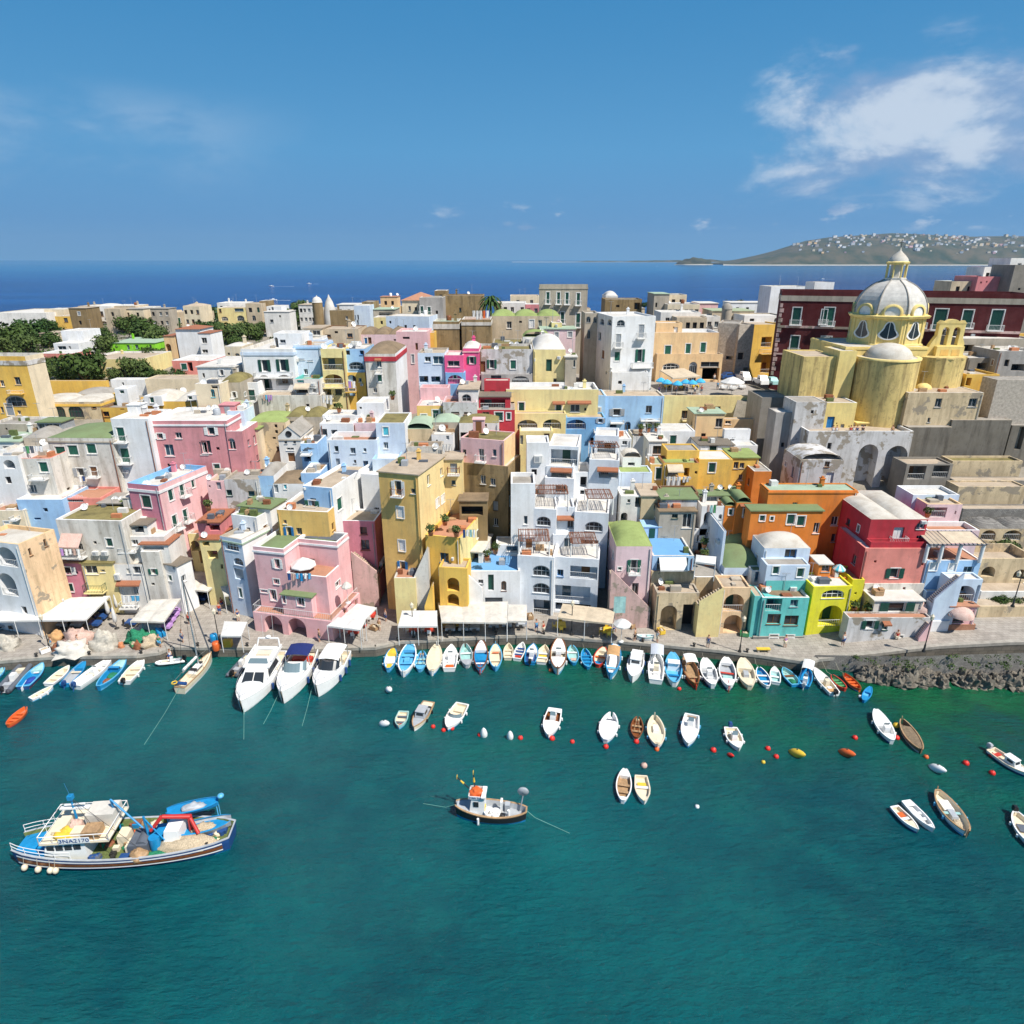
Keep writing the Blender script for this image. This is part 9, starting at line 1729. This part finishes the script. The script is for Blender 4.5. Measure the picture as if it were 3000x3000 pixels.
tile('N');rk=[heap_mesh(1,.8,.55,s,rough=.55)for s in(1.3,4.7,9.1)];RO=[q.build('boulder','rock')for q in rk];rnd=random.Random(4)
for q in RO:
 for f in q.data.polygons:f.use_smooth=False
for i in range(120):
 x=rnd.uniform(480,2150);y=lerp([480,700,1300,2150],[225,240,250,255],x)+rnd.uniform(-25,75)*min(1,(x-380)/400);p=atZ(x,y,.1);o=RO[i]if i<3 else RO[i%3].copy()
 if i>=3:COL.objects.link(o)
 s=rnd.uniform(.8,2.6);o.location=(p.x,p.y,-.25);o.scale=(s,s,s*rnd.uniform(.7,1.3));o.rotation_euler=(rnd.uniform(-.4,.4),rnd.uniform(-.4,.4),rnd.uniform(0,6));tag(o,'rough grey brown boulder in the rock armour under the promenade','boulder','boulders of the rock armour')
m=MB();F=[atZ(x,y,z)for x,y,z in((60,110,1.0),(900,195,1.0),(2300,190,1.0))];top=[Vector((v.x,v.y+.3,quay_z(v.x)+.02))for v in F]
for(a,b),(c_,d)in zip(zip(F,F[1:]),zip(top,top[1:])):a,b=Vector((a.x,a.y,-1)),Vector((b.x,b.y,-1));m.quad(a,b,d,c_);
rt=thing('promenade_wall','grey rubble sea wall under the right hand promenade','wall',F[0]);m.build('wall','rubble',rt,F[0].copy())
# far coast
tile('U');TS=1.0
def coast():
 pr=[(2120,772),(2165,762),(2200,752),(2260,736),(2350,706),(2420,695),(2500,690),(2600,683),(2700,687),(2800,694),(2900,692),(3000,692),(3200,700),(3600,720)];sh=[(2120,774),(2400,779),(2700,778),(3000,774),(3600,770)]
 D0=6200.0;m=MB();G=[];n=90
 for i in range(n+1):
  x=2120+(3600-2120)*i/n;yt=lerp([q[0]for q in pr],[q[1]for q in pr],x);top=atY(x,yt,D0+1100).z;base=atY(x,777,D0);row=[]
  for j in range(13):
   t=j/12;Y=D0+1100*t;X_=atY(x,760,Y).x;pz=(smooth(min(1,t*3.2))*.42+.58*t**1.1)if x>2165 else t;z=top*pz+top*.10*noise.noise(Vector((i*.35,j*.5,1)))*(1-t)*(0 if j==0 else 1);row.append(Vector((X_,Y,z if j else-3)))
  row.append(Vector((row[-1].x,D0+2600,-3)));G.append(row)
 k=14;m.add([v for r_ in G for v in r_],[(i*k+j,(i+1)*k+j,(i+1)*k+j+1,i*k+j+1)for i in range(n)for j in range(k-1)],0,True)
 mt,nt,b=mat_base('coastland');p=tex_pos(nt);a=noise_n(nt,p,.006,8,.68);c=mixc(nt,maprange(nt,a,.40,.60),(.020,.042,.018),(.095,.082,.045));g=nt.nodes.new('ShaderNodeSeparateXYZ');nt.links.new(p,g.inputs[0]);c=mixc(nt,maprange(nt,g.outputs[2],3,9,1,0),c,(.5,.47,.40));nt.links.new(c,b.inputs['Base Color']);b.inputs['Roughness'].default_value=1;MATS['coastland']=mt
 tag(m.build('far_headland','coastland'),kind='structure')
 hm={};rnd=random.Random(9);VAR=(('white','pale white',5),('cream','cream',3),('lpink','pink',1),('peach','peach',1),('grey','grey',1))
 base={}
 for mt,nm,w in VAR:
  mm=MB();mm.box(-.5,-.4,-.4,.5,.4,.5);mm.box(-.52,-.42,.5,.52,.42,.56);base[mt]=mm.build('far_house',mt)
  tag(base[mt],'%s house specking the far headland town'%nm,'house','%s houses on the far headland'%nm)
 pool=[v for v in VAR for _ in range(v[2])];first=set()
 for i in range(400):
  u_=rnd.betavariate(1.5,1.3);gi=12+u_*44;j=2.2+9.6*rnd.random()**.95;a,b_=int(gi),int(j);p=G[a][b_].lerp(G[a+1][b_],gi-a).lerp(G[a][b_+1].lerp(G[a+1][b_+1],gi-a),j-b_);mt,nm,w=rnd.choice(pool);o=base[mt]
  if noise.noise(Vector((gi*.45,j*.8,3)))<-.12:continue
  if mt in first:o=o.copy();COL.objects.link(o)
  first.add(mt);s=rnd.uniform(14,34);o.location=p+Vector((0,0,s*.2));o.scale=(s,s,s*rnd.uniform(.5,.9));o.rotation_euler=(0,0,rnd.uniform(-.4,.4))
 q=atZ(2035,776,0);m=heap_mesh(340,140,62,2.2);rt=m.build('islet','coastland');rt.location=(q.x,q.y,-1);tag(rt,kind='structure');
 m=MB();P=[(lerp([1500,2200],[0,75],x)*(.7+.5*noise.noise(Vector((x*.02,0,0)))),atY(x,760,15500).x)for x in range(1500,2240,20)];k=len(P);m.add([(x,15500,-5)for h,x in P]+[(x,15500,max(6,h))for h,x in P]+[(x,16500,-5)for h,x in P],[(i,i+1,k+i+1,k+i)for i in range(k-1)]+[(k+i,k+i+1,2*k+i+1,2*k+i)for i in range(k-1)],0,True);tag(m.build('distant_shore','coastland'),kind='structure')
coast()
tile('U');TS=1.0
for x,y,l,lb in((795,839,60,'motorboat with a long wake on the open sea'),(905,832,22,'small motorboat far out on the open sea'),(800,880,40,'white cruiser near the town on the open sea'),(1925,780,12,'speck of a boat beside the islet'),(2410,818,26,'motorboat behind the church dome on the open sea')):
 p=atZ(x,y,0);L=9.0;r=thing('motorboat',lb,'boat',p,PI,'boats out on the open sea');hull_parts(r,L,3,1.1,True,'bwhite','bwhite','bwhite','bwhite',.4);m=MB();fbx(m,-1.5,1.5,1.1,.9,.5,2.2,0,.8);m.build('cabin','bwhite',r);m=MB();w=l*(p.y*cp+45*sp)/FPX;m.add([(-L/2,-1,.03),(-L/2,1,.03),(-L/2-w,2.2,.03),(-L/2-w,-2.2,.03)],[(0,1,2,3)]);m.build('wake','bwhite',r)
rnd=random.Random(77);m=MB()
for t_,x0,x1,y0,y1,k in(('A',-60,1560,330,830,420),('C',-40,1000,250,520,240),('M',1480,2000,560,860,50),('M',1560,2000,1180,1290,40),('M',1330,2000,230,640,60),('N',300,2000,70,190,60),('G',1000,1560,150,250,40)):
 tile(t_)
 for _ in range(k):
  p=on_ground(rnd.uniform(x0,x1),rnd.uniform(y0,y1));r_=rnd.uniform(.7,2.2)*(.5 if t_=='M' else .28 if t_=='N' else 1)
  for q in range(26):
   d=Vector((rnd.gauss(0,1),rnd.gauss(0,1),abs(rnd.gauss(0,1)))).normalized();c_=p+Vector((d.x*r_,d.y*r_,d.z*r_*.8))*rnd.uniform(.5,1);t2=d.orthogonal().normalized();b_=d.cross(t2);s=r_*rnd.uniform(.10,.26)
   m.add([c_-t2*s,c_-b_*s*.7,c_+t2*s,c_+b_*s*.7],[(0,1,2,3)])
tag(m.build('undergrowth','leaf'),'dark green shrubs filling the gardens under the trees','shrubs',kind='stuff')
def haze():
 m=MB();m.box(-9000,-150,-5,9000,8900,330);o=m.build('haze','white');o.data.materials.clear();mt=bpy.data.materials.new('haze');mt.use_nodes=True;nt=mt.node_tree;nt.nodes.clear();ou=nt.nodes.new('ShaderNodeOutputMaterial');v=nt.nodes.new('ShaderNodeVolumePrincipled');v.inputs['Color'].default_value=(.55,.72,.95,1);v.inputs['Density'].default_value=3.6e-5;v.inputs['Anisotropy'].default_value=.2
 nt.links.new(v.outputs[0],ou.inputs['Volume']);o.data.materials.append(mt);tag(o,'thin blue sea haze over the bay','haze',kind='stuff')
haze()
xs=[q.x for q in QPTS];ys=[q.y for q in QPTS]
for i,x in enumerate(range(-62,33,6)):
 r=thing('bollard','low iron mooring bollard on the quay edge','bollard',(x,lerp(xs,ys,x)+.35,1.33),0,'mooring bollards along the quay');m=MB();m.lathe([(.16,0),(.13,.1),(.12,.3),(.2,.36),(.2,.44),(0,.48)],9);m.build('bollard_head','iron',r)
for t_,x,y,mt,w in(('B',60,1490,'bwhite','beside the cream heap'),('B',1180,1480,'bgreen','in front of the green nets'),('B',400,1530,'bwhite','left of the white heap'),('D',1520,1330,'bwood','on the paving right of the pink house'),('F',1120,1230,'bwood','beside the stepped white house'),('K',230,1310,'bwood','at the foot of the lilac stair'),('K',500,1360,'byellow','in front of the cellar openings'),('K',1230,1385,'bgreen','by the arched stair house'),('M',840,1615,'bgreen','in front of the peeling white front')):
 tile(t_);p=atZ(x,y,1.4);r=thing('crate','%s crate %s'%(dict(bwhite='white',bgreen='green',bwood='wooden',byellow='yellow')[mt],w),'crate',p,x*.01);m=MB();m.box(-.5,-.35,0,.5,.35,.06);[m.box(*q)for q in((-.5,-.35,.06,.5,-.30,.5),(-.5,.30,.06,.5,.35,.5),(-.5,-.30,.06,-.45,.30,.5),(.45,-.30,.06,.5,.30,.5))];m.build('box',mt,r);heap_mesh(.9,.55,.35,x*.1,Vector((0,0,.2))).build('contents','net',r)
rnd=random.Random(5);OR=['first','second','third','fourth','fifth','sixth','seventh','eighth','ninth','tenth','eleventh','twelfth','thirteenth','fourteenth','fifteenth','sixteenth','seventeenth','eighteenth','nineteenth','twentieth','sixth','fifth','fourth','third','second','first']
tile('U');TS=1.0
for i in range(26):
 x=150+i*82+rnd.uniform(-25,25);mt=rnd.choice(('beige','cream','stone','owhite','beige','cream','tuff'));w=rnd.uniform(40,85);y=rnd.uniform(893,912)-(6 if 1200<x<1600 else 0)
 hs('house','%s box house in the back row of the skyline, %s from the left'%(dict(owhite='white',tuff='brown',stone='grey brown').get(mt,mt),OR[i])if i<20 else '%s box house in the back row of the skyline, %s from right'%(dict(owhite='white',tuff='brown',stone='grey brown').get(mt,mt),OR[i]),mt,x-w/2,x+w/2,y,0,rnd.uniform(6,10),(rnd.randint(1,4),2,'whgw',rnd.choice(('','n','k'))),Y=rnd.uniform(236,284)-max(0,x-1700)*.03,group=FARG,roof=rnd.choice(('flat','flat','slab','vault')),rm=rnd.choice(('rclean','rbeige','rbeige','rgrey','rterra')),vh=.8,par=.25,chim=rnd.randint(0,1),ant=rnd.randint(0,2))
